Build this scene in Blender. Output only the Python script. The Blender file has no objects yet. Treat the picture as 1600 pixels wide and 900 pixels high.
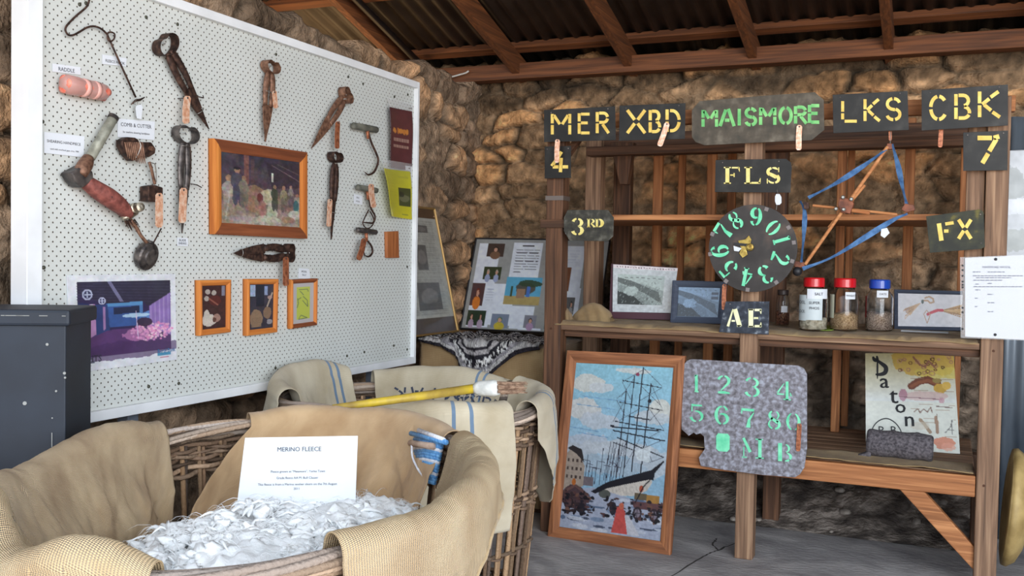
import bpy, math, random
import numpy as np
from mathutils import Vector, Matrix

PI = math.pi
COL = bpy.context.scene.collection
scene = bpy.context.scene
rng = random.Random(7)

# ---------------------------------------------------------------- camera
FPX = 1540.0          # focal length in pixels of the 1600 px frame
HC = 1.40             # camera height
def _n(v):
    v = np.array(v, float); return v / np.linalg.norm(v)
_mx = _n((-3490, -109, FPX)); _y = _n((681, -35, FPX)); _x = -_mx
_y = _n(_y - _x * (_x @ _y)); _z = np.cross(_x, _y)
RW = np.array([_x, _y, _z])       # rows: world axes in (right, down, forward)
cam_d = bpy.data.cameras.new('camera'); cam = bpy.data.objects.new('camera', cam_d); COL.objects.link(cam)
cam_d.sensor_width = 36; cam_d.lens = FPX / 1600 * 36; cam_d.clip_start = .05; cam_d.clip_end = 400
cam.matrix_world = Matrix((
    (RW[0][0], -RW[0][1], -RW[0][2], 0), (RW[1][0], -RW[1][1], -RW[1][2], 0),
    (RW[2][0], -RW[2][1], -RW[2][2], HC), (0, 0, 0, 1)))
scene.camera = cam

# ---------------------------------------------------------------- light
scene.view_settings.view_transform = 'Standard'; scene.view_settings.look = 'None'
scene.view_settings.gamma = 1; scene.view_settings.use_curve_mapping = False
scene.view_settings.exposure = 0.35
world = bpy.data.worlds.new('sky'); scene.world = world; world.use_nodes = True
bg = world.node_tree.nodes['Background']; bg.inputs[0].default_value = (.74, .86, 1.0, 1); bg.inputs[1].default_value = 1.8
def area(name, loc, target, sx, sy, power, col):
    l = bpy.data.lights.new(name, 'AREA'); l.shape = 'RECTANGLE'; l.size = sx; l.size_y = sy; l.energy = power; l.color = col
    o = bpy.data.objects.new(name, l); COL.objects.link(o); o.location = loc
    o.rotation_euler = (Vector(target) - Vector(loc)).to_track_quat('-Z', 'Y').to_euler(); return o
area('open_front_daylight', (2.6, -1.3, 2.0), (-1.9, 3.2, .9), 4.2, 2.4, 250, (.93, .96, 1.0))
sun_d = bpy.data.lights.new('sun', 'SUN'); sun_d.energy = 5.0; sun_d.angle = math.radians(.6); sun_d.color = (1, .84, .6)
sun = bpy.data.objects.new('sun', sun_d); COL.objects.link(sun); sun.location = (-9, 3, 6)
sun.rotation_euler = Vector((1, .12, -1.0)).to_track_quat('-Z', 'Y').to_euler()

# ---------------------------------------------------------------- rays onto real planes
XB, YS, XW, YW = -2.56, 4.66, -2.90, 5.95     # board face, shelf front, left wall, back wall
def ray(px, py): return RW @ np.array([px - 800.0, py - 450.0, FPX])
def _h(px, py, ax, val):
    d = ray(px, py); o = (0, 0, HC)
    t = (val - o[ax]) / d[ax]; p = d * t; return Vector((p[0], p[1], p[2] + HC))
def PX(px, py, X): return _h(px, py, 0, X)
def PY(px, py, Y): return _h(px, py, 1, Y)
def PZ(px, py, Z): return _h(px, py, 2, Z)
def PB(px, py, o=0.0): return PX(px, py, XB + o)       # on the pegboard, o towards the room
def PS(px, py, o=0.0): return PY(px, py, YS - o)       # on the shelf front, o towards the room

def lin(c):
    c = c / 255.0
    return c / 12.92 if c <= .04045 else ((c + .055) / 1.055) ** 2.4
def rgb(r, g, b): return (lin(r), lin(g), lin(b), 1.0)

# ---------------------------------------------------------------- numpy noise
def _hash(ix, iy, seed):
    n = (ix.astype(np.int64) * 374761393 + iy.astype(np.int64) * 668265263 + seed * 1442695041) & 0x7fffffff
    n = ((n ^ (n >> 13)) * 1274126177) & 0x7fffffff
    return ((n ^ (n >> 16)) & 0xffff) / 65535.0
def vnoise(x, y, seed=0):
    x = np.asarray(x, float); y = np.asarray(y, float)
    ix = np.floor(x); iy = np.floor(y); fx = x - ix; fy = y - iy
    fx = fx * fx * (3 - 2 * fx); fy = fy * fy * (3 - 2 * fy)
    a = _hash(ix, iy, seed); b = _hash(ix + 1, iy, seed); c = _hash(ix, iy + 1, seed); d = _hash(ix + 1, iy + 1, seed)
    return (a + (b - a) * fx) * (1 - fy) + (c + (d - c) * fx) * fy
def fbm(x, y, seed=0, oct=4):
    s = 0; a = .5
    for k in range(oct):
        s = s + a * vnoise(x * 2 ** k, y * 2 ** k, seed + k * 17); a *= .5
    return s / (1 - .5 ** oct)

# ---------------------------------------------------------------- materials
MATS = {}
def newmat(name):
    m = bpy.data.materials.new(name); m.use_nodes = True; nt = m.node_tree
    return m, nt, nt.nodes['Principled BSDF']
def setin(b, k, v):
    if k in b.inputs: b.inputs[k].default_value = v
def solid(name, c, rough=.6, metal=0, coat=0, spec=.5):
    if name in MATS: return MATS[name]
    m, nt, b = newmat(name); setin(b, 'Base Color', rgb(*c)); setin(b, 'Roughness', rough); setin(b, 'Metallic', metal)
    setin(b, 'Coat Weight', coat); setin(b, 'Specular IOR Level', spec); MATS[name] = m; return m
def noisy(name, c1, c2, scale=(10, 10, 10), detail=5, rough=.7, metal=0, bump=.2, bscale=None, c3=None, dist=.01, lo=.35, hi=.65, distort=0., rough2=None):
    if name in MATS: return MATS[name]
    m, nt, b = newmat(name); N = nt.nodes; L = nt.links
    tc = N.new('ShaderNodeTexCoord'); mp = N.new('ShaderNodeMapping'); mp.inputs['Scale'].default_value = scale
    L.new(tc.outputs['Object'], mp.inputs[0])
    no = N.new('ShaderNodeTexNoise'); no.inputs['Scale'].default_value = 1; no.inputs['Detail'].default_value = detail; no.inputs['Distortion'].default_value = distort
    L.new(mp.outputs[0], no.inputs['Vector'])
    cr = N.new('ShaderNodeValToRGB'); e = cr.color_ramp.elements
    e[0].position = lo; e[0].color = rgb(*c1); e[1].position = hi; e[1].color = rgb(*c2)
    if c3: k = e.new(.5 * (lo + hi)); k.color = rgb(*c3)
    L.new(no.outputs[0], cr.inputs[0]); L.new(cr.outputs[0], b.inputs['Base Color'])
    setin(b, 'Roughness', rough); setin(b, 'Metallic', metal)
    if bump:
        if bscale:
            n2 = N.new('ShaderNodeTexNoise'); n2.inputs['Scale'].default_value = 1; n2.inputs['Detail'].default_value = 6
            m2 = N.new('ShaderNodeMapping'); m2.inputs['Scale'].default_value = bscale
            L.new(tc.outputs['Object'], m2.inputs[0]); L.new(m2.outputs[0], n2.inputs['Vector']); src = n2.outputs[0]
        else: src = no.outputs[0]
        bp = N.new('ShaderNodeBump'); bp.inputs['Strength'].default_value = bump; bp.inputs['Distance'].default_value = dist
        L.new(src, bp.inputs['Height']); L.new(bp.outputs[0], b.inputs['Normal'])
    MATS[name] = m; return m
def woods(name, c1, c2, c3=None, bump=.5):
    """three grain directions of one timber"""
    out = []
    for k in range(3):
        sc = [55, 55, 55]; sc[k] = 2.2
        out.append(noisy('%s_grain_%s' % (name, 'xyz'[k]), c1, c2, tuple(sc), 7, .72, 0, bump, None, c3, .004, .3, .7, .6))
    return out
def vcol(name, rough=.6, coat=0, bump=0, bscale=60, metal=0, spec=.5):
    """surface printed or painted with its own colours"""
    if name in MATS: return MATS[name]
    m, nt, b = newmat(name); N = nt.nodes; L = nt.links
    a = N.new('ShaderNodeAttribute'); a.attribute_name = 'Col'
    L.new(a.outputs['Color'], b.inputs['Base Color']); setin(b, 'Roughness', rough); setin(b, 'Coat Weight', coat); setin(b, 'Coat Roughness', .08); setin(b, 'Metallic', metal)
    setin(b, 'Specular IOR Level', spec)
    if bump:
        tc = N.new('ShaderNodeTexCoord'); no = N.new('ShaderNodeTexNoise'); no.inputs['Scale'].default_value = bscale; no.inputs['Detail'].default_value = 8
        L.new(tc.outputs['Object'], no.inputs['Vector']); bp = N.new('ShaderNodeBump'); bp.inputs['Strength'].default_value = bump; bp.inputs['Distance'].default_value = .02
        L.new(no.outputs[0], bp.inputs['Height']); L.new(bp.outputs[0], b.inputs['Normal'])
    MATS[name] = m; return m
def weave(name, c1, c2, n=260.0, rough=.95, bump=.6, stripes=None, rib=False, ramp=(.3, .7), big=None, dkf=.42, bd=.003):
    """cloth woven along its own UV directions (metres); stripes = list of (u0, u1, colour)"""
    if name in MATS: return MATS[name]
    m, nt, b = newmat(name); N = nt.nodes; L = nt.links
    uv = N.new('ShaderNodeUVMap'); uv.uv_map = 'UVMap'
    def wave(dirn, sc):
        w = N.new('ShaderNodeTexWave'); w.wave_type = 'BANDS'; w.bands_direction = dirn; w.inputs['Scale'].default_value = sc; w.inputs['Distortion'].default_value = .6
        w.inputs['Detail'].default_value = 2; w.inputs['Detail Scale'].default_value = .3
        L.new(uv.outputs[0], w.inputs[0]); return w
    wx = wave('X', n / 6.283 * (.55 if rib else 1)); wy = wave('Y', n / 6.283)
    mul = N.new('ShaderNodeMath'); mul.operation = 'MULTIPLY'; L.new(wx.outputs[1], mul.inputs[0]); L.new(wy.outputs[1], mul.inputs[1])
    if rib: mul.operation = 'ADD'; mul.use_clamp = False
    no = N.new('ShaderNodeTexNoise'); no.inputs['Scale'].default_value = 7; no.inputs['Detail'].default_value = 8; L.new(uv.outputs[0], no.inputs['Vector'])
    cr = N.new('ShaderNodeValToRGB'); e = cr.color_ramp.elements; e[0].position = ramp[0]; e[1].position = ramp[1]; e[0].color = rgb(*c1); e[1].color = rgb(*c2)
    L.new(no.outputs[0], cr.inputs[0])
    dk = N.new('ShaderNodeMix'); dk.data_type = 'RGBA'; dk.blend_type = 'MULTIPLY'; dk.inputs[0].default_value = dkf
    mr = N.new('ShaderNodeMapRange'); mr.inputs[1].default_value = 0; mr.inputs[2].default_value = .5; mr.inputs[3].default_value = .45; mr.inputs[4].default_value = 1.1
    L.new(mul.outputs[0], mr.inputs[0])
    L.new(cr.outputs[0], dk.inputs[6]); L.new(mr.outputs[0], dk.inputs[7]); last = dk.outputs[2]
    if stripes:
        sx = N.new('ShaderNodeSeparateXYZ'); L.new(uv.outputs[0], sx.inputs[0])
        for (u0, u1, c) in stripes:
            g = N.new('ShaderNodeMath'); g.operation = 'GREATER_THAN'; g.inputs[1].default_value = u0; L.new(sx.outputs[0], g.inputs[0])
            l = N.new('ShaderNodeMath'); l.operation = 'LESS_THAN'; l.inputs[1].default_value = u1; L.new(sx.outputs[0], l.inputs[0])
            a = N.new('ShaderNodeMath'); a.operation = 'MULTIPLY'; L.new(g.outputs[0], a.inputs[0]); L.new(l.outputs[0], a.inputs[1])
            s8 = N.new('ShaderNodeMath'); s8.operation = 'MULTIPLY'; s8.inputs[1].default_value = .85; L.new(a.outputs[0], s8.inputs[0])
            mx = N.new('ShaderNodeMix'); mx.data_type = 'RGBA'; mx.inputs[7].default_value = rgb(*c); L.new(s8.outputs[0], mx.inputs[0]); L.new(last, mx.inputs[6]); last = mx.outputs[2]
    L.new(last, b.inputs['Base Color']); setin(b, 'Roughness', rough); setin(b, 'Specular IOR Level', .15); setin(b, 'Sheen Weight', .2)
    ad = N.new('ShaderNodeMath'); ad.operation = 'ADD'; L.new(mul.outputs[0], ad.inputs[0]); L.new(no.outputs[0], ad.inputs[1])
    bp = N.new('ShaderNodeBump'); bp.inputs['Strength'].default_value = bump; bp.inputs['Distance'].default_value = bd
    L.new(ad.outputs[0], bp.inputs['Height']); L.new(bp.outputs[0], b.inputs['Normal'])
    MATS[name] = m; return m

# ---------------------------------------------------------------- mesh builder
WL = {}
def wloc(o): return WL.get(o.name, Vector((0, 0, 0)))
class MB:
    def __init__(s): s.v = []; s.f = []; s.m = []; s.c = []; s.uv = {}; s.cur = 0; s.col = None
    def add(s, vs, fs):
        k = len(s.v); s.v += [Vector(p) for p in vs]
        s.c += [s.col] * len(vs)
        for f in fs: s.f.append(tuple(i + k for i in f)); s.m.append(s.cur)
        return k
    def box(s, a, b):
        x0, y0, z0 = a; x1, y1, z1 = b
        return s.add([(x0,y0,z0),(x1,y0,z0),(x1,y1,z0),(x0,y1,z0),(x0,y0,z1),(x1,y0,z1),(x1,y1,z1),(x0,y1,z1)],
              [(0,3,2,1),(4,5,6,7),(0,1,5,4),(1,2,6,5),(2,3,7,6),(3,0,4,7)])
    def beam(s, a, b, w, h, up=(0, 0, 1)):
        a = Vector(a); b = Vector(b); d = (b - a).normalized(); sd = d.cross(Vector(up)).normalized(); u = sd.cross(d).normalized()
        vs = []
        for p in (a, b):
            for i, j in ((-1,-1),(1,-1),(1,1),(-1,1)): vs.append(p + sd * w / 2 * i + u * h / 2 * j)
        s.add(vs, [(0,1,2,3),(7,6,5,4),(0,4,5,1),(1,5,6,2),(2,6,7,3),(3,7,4,0)])
    def prism(s, pts, nv):
        """front outline pts (in order), solid grown back by vector nv"""
        n = len(pts); pts = [Vector(p) for p in pts]; nv = Vector(nv)
        s.add(pts + [p + nv for p in pts], [tuple(range(n)), tuple(range(2 * n - 1, n - 1, -1))] + [(i, i + n, (i + 1) % n + n, (i + 1) % n) for i in range(n)])
    def strip(s, A, B, nv):
        """band between two edge lines A and B, thickness nv"""
        n = len(A); nv = Vector(nv); vs = [Vector(p) for p in A] + [Vector(p) for p in B]; vs += [p + nv for p in vs]
        fs = []
        for i in range(n - 1):
            fs += [(i, i + 1, n + i + 1, n + i), (2*n + i, 3*n + i, 3*n + i + 1, 2*n + i + 1), (i, 2*n + i, 2*n + i + 1, i + 1), (n + i, n + i + 1, 3*n + i + 1, 3*n + i)]
        fs += [(0, n, 3*n, 2*n), (n-1, 3*n-1, 4*n-1, 2*n-1)]
        s.add(vs, fs)
    def tube(s, pts, r, n=8, closed=False, flat=1.0, upv=None):
        pts = [Vector(p) for p in pts]; m = len(pts); rr = r if isinstance(r, (list, tuple)) else [r] * m
        prev = None; rings = []
        for i in range(m):
            if closed: t = pts[(i+1) % m] - pts[i-1]
            else: t = pts[min(i+1, m-1)] - pts[max(i-1, 0)]
            if t.length < 1e-9: t = Vector((0, 0, 1))
            t.normalize()
            if prev is None:
                a = Vector(upv) if upv else (Vector((0,0,1)) if abs(t.z) < .9 else Vector((1,0,0)))
                nn = (a - t * a.dot(t)).normalized()
            else:
                nn = prev - t * prev.dot(t)
                nn = nn.normalized() if nn.length > 1e-6 else prev
            prev = nn; bb = t.cross(nn)
            rings.append([pts[i] + (nn * math.cos(2*PI*k/n) * flat + bb * math.sin(2*PI*k/n)) * rr[i] for k in range(n)])
        vs = [p for ring in rings for p in ring]; fs = []
        for i in range(m if closed else m - 1):
            j = (i + 1) % m
            for k in range(n): fs.append((i*n + k, i*n + (k+1) % n, j*n + (k+1) % n, j*n + k))
        if not closed: fs += [tuple(range(n-1, -1, -1)), tuple((m-1)*n + k for k in range(n))]
        s.add(vs, fs)
    def lathe(s, c, axis, prof, n=24, cap=True):
        """prof = [(distance along axis, radius)]"""
        c = Vector(c); ax = Vector(axis).normalized(); a = Vector((0,0,1)) if abs(ax.z) < .9 else Vector((1,0,0))
        e1 = (a - ax * a.dot(ax)).normalized(); e2 = ax.cross(e1); vs = []
        for (h, r) in prof:
            for k in range(n): vs.append(c + ax * h + (e1 * math.cos(2*PI*k/n) + e2 * math.sin(2*PI*k/n)) * r)
        fs = []
        for i in range(len(prof) - 1):
            for k in range(n): fs.append((i*n + k, i*n + (k+1) % n, (i+1)*n + (k+1) % n, (i+1)*n + k))
        if cap: fs += [tuple(range(n-1, -1, -1)), tuple((len(prof)-1)*n + k for k in range(n))]
        s.add(vs, fs)
    def ball(s, c, r, n=10, sc=(1, 1, 1)):
        c = Vector(c); vs = []; m = n // 2
        for i in range(m + 1):
            th = PI * i / m
            for k in range(n):
                ph = 2 * PI * k / n; vs.append(c + Vector((math.sin(th)*math.cos(ph)*r*sc[0], math.sin(th)*math.sin(ph)*r*sc[1], math.cos(th)*r*sc[2])))
        fs = [(i*n + k, (i+1)*n + k, (i+1)*n + (k+1) % n, i*n + (k+1) % n) for i in range(m) for k in range(n)]
        s.add(vs, fs)
    def grid(s, P, cols=None, uv=None):
        """P[i][j] points; cols same shape; uv same shape"""
        nu = len(P); nv = len(P[0]); k = len(s.v)
        for i in range(nu):
            for j in range(nv):
                s.v.append(Vector(P[i][j])); s.c.append(cols[i][j] if cols is not None else s.col)
                if uv is not None: s.uv[k + i*nv + j] = uv[i][j]
        for i in range(nu - 1):
            for j in range(nv - 1):
                s.f.append((k + i*nv + j, k + i*nv + j + 1, k + (i+1)*nv + j + 1, k + (i+1)*nv + j)); s.m.append(s.cur)
    def build(s, name, mat, parent=None, smooth=False, bevel=0, loc=None, solid_t=0, sub=0, offset=0, fixn=False, angle=None):
        me = bpy.data.meshes.new(name)
        if loc is not None: org = Vector(loc)
        elif parent is not None: org = wloc(parent)
        else:
            xs = [p.x for p in s.v]; ys = [p.y for p in s.v]; zs = [p.z for p in s.v]
            org = Vector(((min(xs)+max(xs))/2, (min(ys)+max(ys))/2, min(zs)))
        me.from_pydata([tuple(p - org) for p in s.v], [], s.f)
        mats = mat if isinstance(mat, (list, tuple)) else [mat]
        for m_ in mats: me.materials.append(m_)
        me.polygons.foreach_set('material_index', s.m)
        if smooth: me.polygons.foreach_set('use_smooth', [True] * len(s.f))
        if any(c is not None for c in s.c):
            at = me.color_attributes.new('Col', 'FLOAT_COLOR', 'POINT')
            arr = np.ones((len(s.v), 4)); 
            for i, c in enumerate(s.c):
                if c is not None: arr[i, :3] = c[:3]
            at.data.foreach_set('color', arr.ravel())
        if s.uv:
            ul = me.uv_layers.new(name='UVMap')
            for lp in me.loops:
                u = s.uv.get(lp.vertex_index)
                if u: ul.data[lp.index].uv = u
        me.update()
        if fixn:
            import bmesh
            bm = bmesh.new(); bm.from_mesh(me); bmesh.ops.recalc_face_normals(bm, faces=bm.faces[:]); bm.to_mesh(me); bm.free()
        o = bpy.data.objects.new(name, me); COL.objects.link(o)
        if parent is not None: o.parent = parent; o.location = org - wloc(parent)
        else: o.location = org
        WL[o.name] = org
        if solid_t:
            md = o.modifiers.new('thickness', 'SOLIDIFY'); md.thickness = solid_t; md.offset = offset
        if bevel:
            md = o.modifiers.new('bevel', 'BEVEL'); md.width = bevel; md.segments = 2; md.limit_method = 'ANGLE'; md.angle_limit = .6
        if sub:
            md = o.modifiers.new('subdivision', 'SUBSURF'); md.levels = sub; md.render_levels = sub
        return o

def tag(o, label=None, cat=None, group=None, kind=None):
    if label: o['label'] = label
    if cat: o['category'] = cat
    if group: o['group'] = group
    if kind: o['kind'] = kind
    return o
def empty(name, loc, label, cat, group=None):
    o = bpy.data.objects.new(name, None); COL.objects.link(o); o.location = loc; o.empty_display_size = .05
    WL[o.name] = Vector(loc); return tag(o, label, cat, group)

def cat1(P, n):
    """Catmull-Rom through P (arrays), n samples"""
    P = np.array([list(p) for p in P], float); m = len(P); out = []
    for t in np.linspace(0, m - 1, n):
        i = min(int(t), m - 2); f = t - i
        p0 = P[max(i-1, 0)]; p1 = P[i]; p2 = P[i+1]; p3 = P[min(i+2, m-1)]
        out.append(.5 * ((2*p1) + (-p0+p2)*f + (2*p0-5*p1+4*p2-p3)*f*f + (-p0+3*p1-3*p2+p3)*f**3))
    return np.array(out)
def loft(rows, nu, nv):
    A = np.array([cat1(r, nv) for r in rows])        # rows x nv x 3
    B = np.array([cat1(A[:, j], nu) for j in range(nv)])   # nv x nu x 3
    return np.swapaxes(B, 0, 1)
def grid_uv(P):
    """metre-true-ish uv from accumulated edge lengths"""
    P = np.asarray(P); du = np.linalg.norm(np.diff(P, axis=0), axis=2).mean(axis=1); dv = np.linalg.norm(np.diff(P, axis=1), axis=2).mean(axis=0)
    u = np.concatenate([[0], np.cumsum(du)]); v = np.concatenate([[0], np.cumsum(dv)])
    return [[(u[i], v[j]) for j in range(P.shape[1])] for i in range(P.shape[0])]

def text_mesh(mb, s, org, ux, uy, size, align='LEFT', depth=0.0006, spacing=1.0, shear=0):
    """flat lettering: org = baseline start, ux / uy = unit directions"""
    cu = bpy.data.curves.new('lettering', 'FONT'); cu.body = s; cu.size = size; cu.align_x = align; cu.space_character = spacing; cu.resolution_u = 2; cu.shear = shear
    o = bpy.data.objects.new('lettering', cu); COL.objects.link(o)
    me = bpy.data.meshes.new_from_object(o.evaluated_get(bpy.context.evaluated_depsgraph_get()))
    ux = Vector(ux).normalized(); uy = Vector(uy).normalized(); n = ux.cross(uy); org = Vector(org)
    mb.add([org + ux * v.co.x + uy * v.co.y + n * depth for v in me.vertices], [tuple(p.vertices) for p in me.polygons])
    bpy.data.objects.remove(o); bpy.data.curves.remove(cu); bpy.data.meshes.remove(me)

# ---------------------------------------------------------------- print painter
class Paint:
    """colours of a printed, painted or stitched flat surface; unit square, v downwards"""
    def __init__(s, nx, ny, bgc):
        s.nx, s.ny = nx, ny; s.a = np.zeros((ny, nx, 3)); s.a[:] = bgc
        s.U, s.V = np.meshgrid((np.arange(nx)) / (nx - 1), (np.arange(ny)) / (ny - 1)); s.asp = ny / nx
    def put(s, mask, c, al=1.0):
        c = np.array(c, float); s.a[mask] = s.a[mask] * (1 - al) + c * al
    def rect(s, u0, v0, u1, v1, c, al=1.0): s.put((s.U >= u0) & (s.U <= u1) & (s.V >= v0) & (s.V <= v1), c, al)
    def ell(s, u, v, ru, rv, c, al=1.0, rag=0, seed=1):
        d = ((s.U - u) / ru) ** 2 + ((s.V - v) / rv) ** 2
        if rag: d = d + (fbm(s.U * 14, s.V * 14, seed) - .5) * rag
        s.put(d < 1, c, al)
    def poly(s, pts, c, al=1.0):
        ins = np.zeros(s.U.shape, bool); n = len(pts)
        for i in range(n):
            x1, y1 = pts[i]; x2, y2 = pts[(i+1) % n]
            if y1 == y2: continue
            cond = ((s.V >= y1) != (s.V >= y2)) & (s.U < (x2 - x1) * (s.V - y1) / (y2 - y1) + x1); ins ^= cond
        s.put(ins, c, al)
    def line(s, u0, v0, u1, v1, w, c, al=1.0):
        dx = u1 - u0; dy = (v1 - v0) * s.asp; L2 = dx*dx + dy*dy + 1e-12
        px = s.U - u0; py = (s.V - v0) * s.asp; t = np.clip((px*dx + py*dy) / L2, 0, 1)
        d = np.hypot(px - t*dx, py - t*dy); s.put(d < w, c, al)
    def path(s, pts, w, c, al=1.0):
        for a, b in zip(pts[:-1], pts[1:]): s.line(a[0], a[1], b[0], b[1], w, c, al)
    def noise(s, amt, sc=20, seed=3, mono=True):
        n = fbm(s.U * sc, s.V * sc * s.asp, seed) - .5
        if mono: s.a *= (1 + amt * 2 * n[..., None])
        else:
            for k in range(3): s.a[..., k] *= 1 + amt * .9 * (fbm(s.U * sc, s.V * sc * s.asp, seed + 31 * k) - .5) + amt * 1.4 * (fbm(s.U * sc, s.V * sc * s.asp, seed + 7) - .5)
        s.a = np.clip(s.a, 0, 255)
    def grad(s, c0, c1, v0=0, v1=1, al=1.0):
        t = np.clip((s.V - v0) / (v1 - v0), 0, 1)[..., None]; m = (s.V >= v0) & (s.V <= v1)
        g = np.array(c0) * (1 - t) + np.array(c1) * t; s.a[m] = s.a[m] * (1 - al) + g[m] * al
    def lines(s, u0, v0, u1, v1, n, c, w=.004, seed=0, al=.8):
        r = random.Random(seed)
        for i in range(n):
            v = v0 + (v1 - v0) * (i + .5) / n; u = u0
            while u < u1:
                e = min(u1, u + r.uniform(.03, .09)); s.line(u, v, e, v, w, c, al * r.uniform(.6, 1)); u = e + r.uniform(.01, .02)
                if r.random() < .04: break
    def mesh(s, mb, tl, tr, br, bl, gain=1.0):
        tl, tr, br, bl = [np.array(Vector(p)) for p in (tl, tr, br, bl)]
        a = np.clip(s.a * gain, 0, 255) / 255.0; a = np.where(a <= .04045, a / 12.92, ((a + .055) / 1.055) ** 2.4)
        U = s.U[..., None]; V = s.V[..., None]
        P = (tl * (1-U) + tr * U) * (1-V) + (bl * (1-U) + br * U) * V
        mb.grid(P.tolist(), a.tolist())

# ---------------------------------------------------------------- stencil strokes
def arc(cx, cy, rx, ry, a0, a1, n=9):
    return [(cx + rx * math.cos(math.radians(a0 + (a1-a0)*i/(n-1))), cy + ry * math.sin(math.radians(a0 + (a1-a0)*i/(n-1)))) for i in range(n)]
V2 = lambda x: [[(x, 0), (x, .46)], [(x, .54), (x, 1)]]
GL = {   # sans stencil letters, unit box, v downwards
 'M': V2(.06) + V2(.94) + [[(.14, .06), (.44, .5)], [(.86, .06), (.56, .5)]],
 'E': [[(.1, 0), (.1, .4)], [(.1, .48), (.1, 1)], [(.25, .04), (.95, .04)], [(.25, .47), (.8, .47)], [(.25, .96), (.95, .96)]],
 'R': V2(.1) + [[(.25, .05)] + arc(.55, .27, .32, .22, -90, -10, 6), arc(.55, .27, .32, .22, 10, 90, 6) + [(.25, .49)], [(.5, .58), (.95, 1)]],
 'X': [[(.04, 0), (.42, .42)], [(.96, 0), (.58, .42)], [(.42, .58), (.04, 1)], [(.58, .58), (.96, 1)]],
 'B': V2(.1) + [[(.25, .05)] + arc(.52, .26, .3, .21, -90, 80, 8), arc(.52, .73, .36, .23, -80, 10, 6), arc(.52, .73, .36, .23, 25, 90, 6) + [(.25, .96)]],
 'D': V2(.1) + [[(.3, .05)] + arc(.42, .5, .5, .45, -80, -5, 8), arc(.42, .5, .5, .45, 8, 85, 8) + [(.3, .95)]],
 'L': [[(.1, 0), (.1, .5)], [(.1, .58), (.1, .86)], [(.22, .95), (.95, .95)]],
 'K': V2(.1) + [[(.22, .5), (.52, .28)], [(.58, .22), (.92, 0)], [(.3, .52), (.6, .74)], [(.66, .8), (.98, 1)]],
 'S': [arc(.5, .27, .4, .24, -15, -85, 7), arc(.5, .27, .4, .24, -100, -250, 9) + [(.6, .53)], arc(.5, .73, .42, .24, -70, 75, 9), arc(.5, .73, .42, .24, 92, 165, 7)],
 'C': [arc(.5, .5, .42, .46, -40, -85, 6), arc(.5, .5, .42, .46, -100, -175, 8), arc(.5, .5, .42, .46, -188, -260, 8), arc(.5, .5, .42, .46, 86, 35, 6)],
 'A': [[(.42, .05), (.04, 1)], [(.58, .0), (.96, 1)], [(.36, .66), (.66, .66)]],
 'I': [[(.5, 0), (.5, 1)]],
 'O': [arc(.5, .5, .42, .46, -80, 80, 12), arc(.5, .5, .42, .46, 100, 260, 12)],
 '4': [[(.6, 0), (.38, .3)], [(.32, .38), (.04, .7)], [(.1, .74), (.42, .74)], [(.62, .74), (.98, .74)], [(.58, .3), (.54, 1)]],
 '7': [[(.04, .06), (.66, .06)], [(.74, .06), (.98, .0)], [(.86, .1), (.55, .55)], [(.5, .64), (.25, 1)]],
}
def W(*t): return [(u, v, w) for (u, v, w) in t]
def warc(cx, cy, rx, ry, a0, a1, w0, w1, w2=None, n=9):
    P = arc(cx, cy, rx, ry, a0, a1, n); w2 = w0 if w2 is None else w2
    return [(p[0], p[1], (w0 + (w1-w0)*(i/(n-1))*2) if i/(n-1) < .5 else (w1 + (w2-w1)*((i/(n-1))-.5)*2)) for i, p in enumerate(P)]
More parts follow.
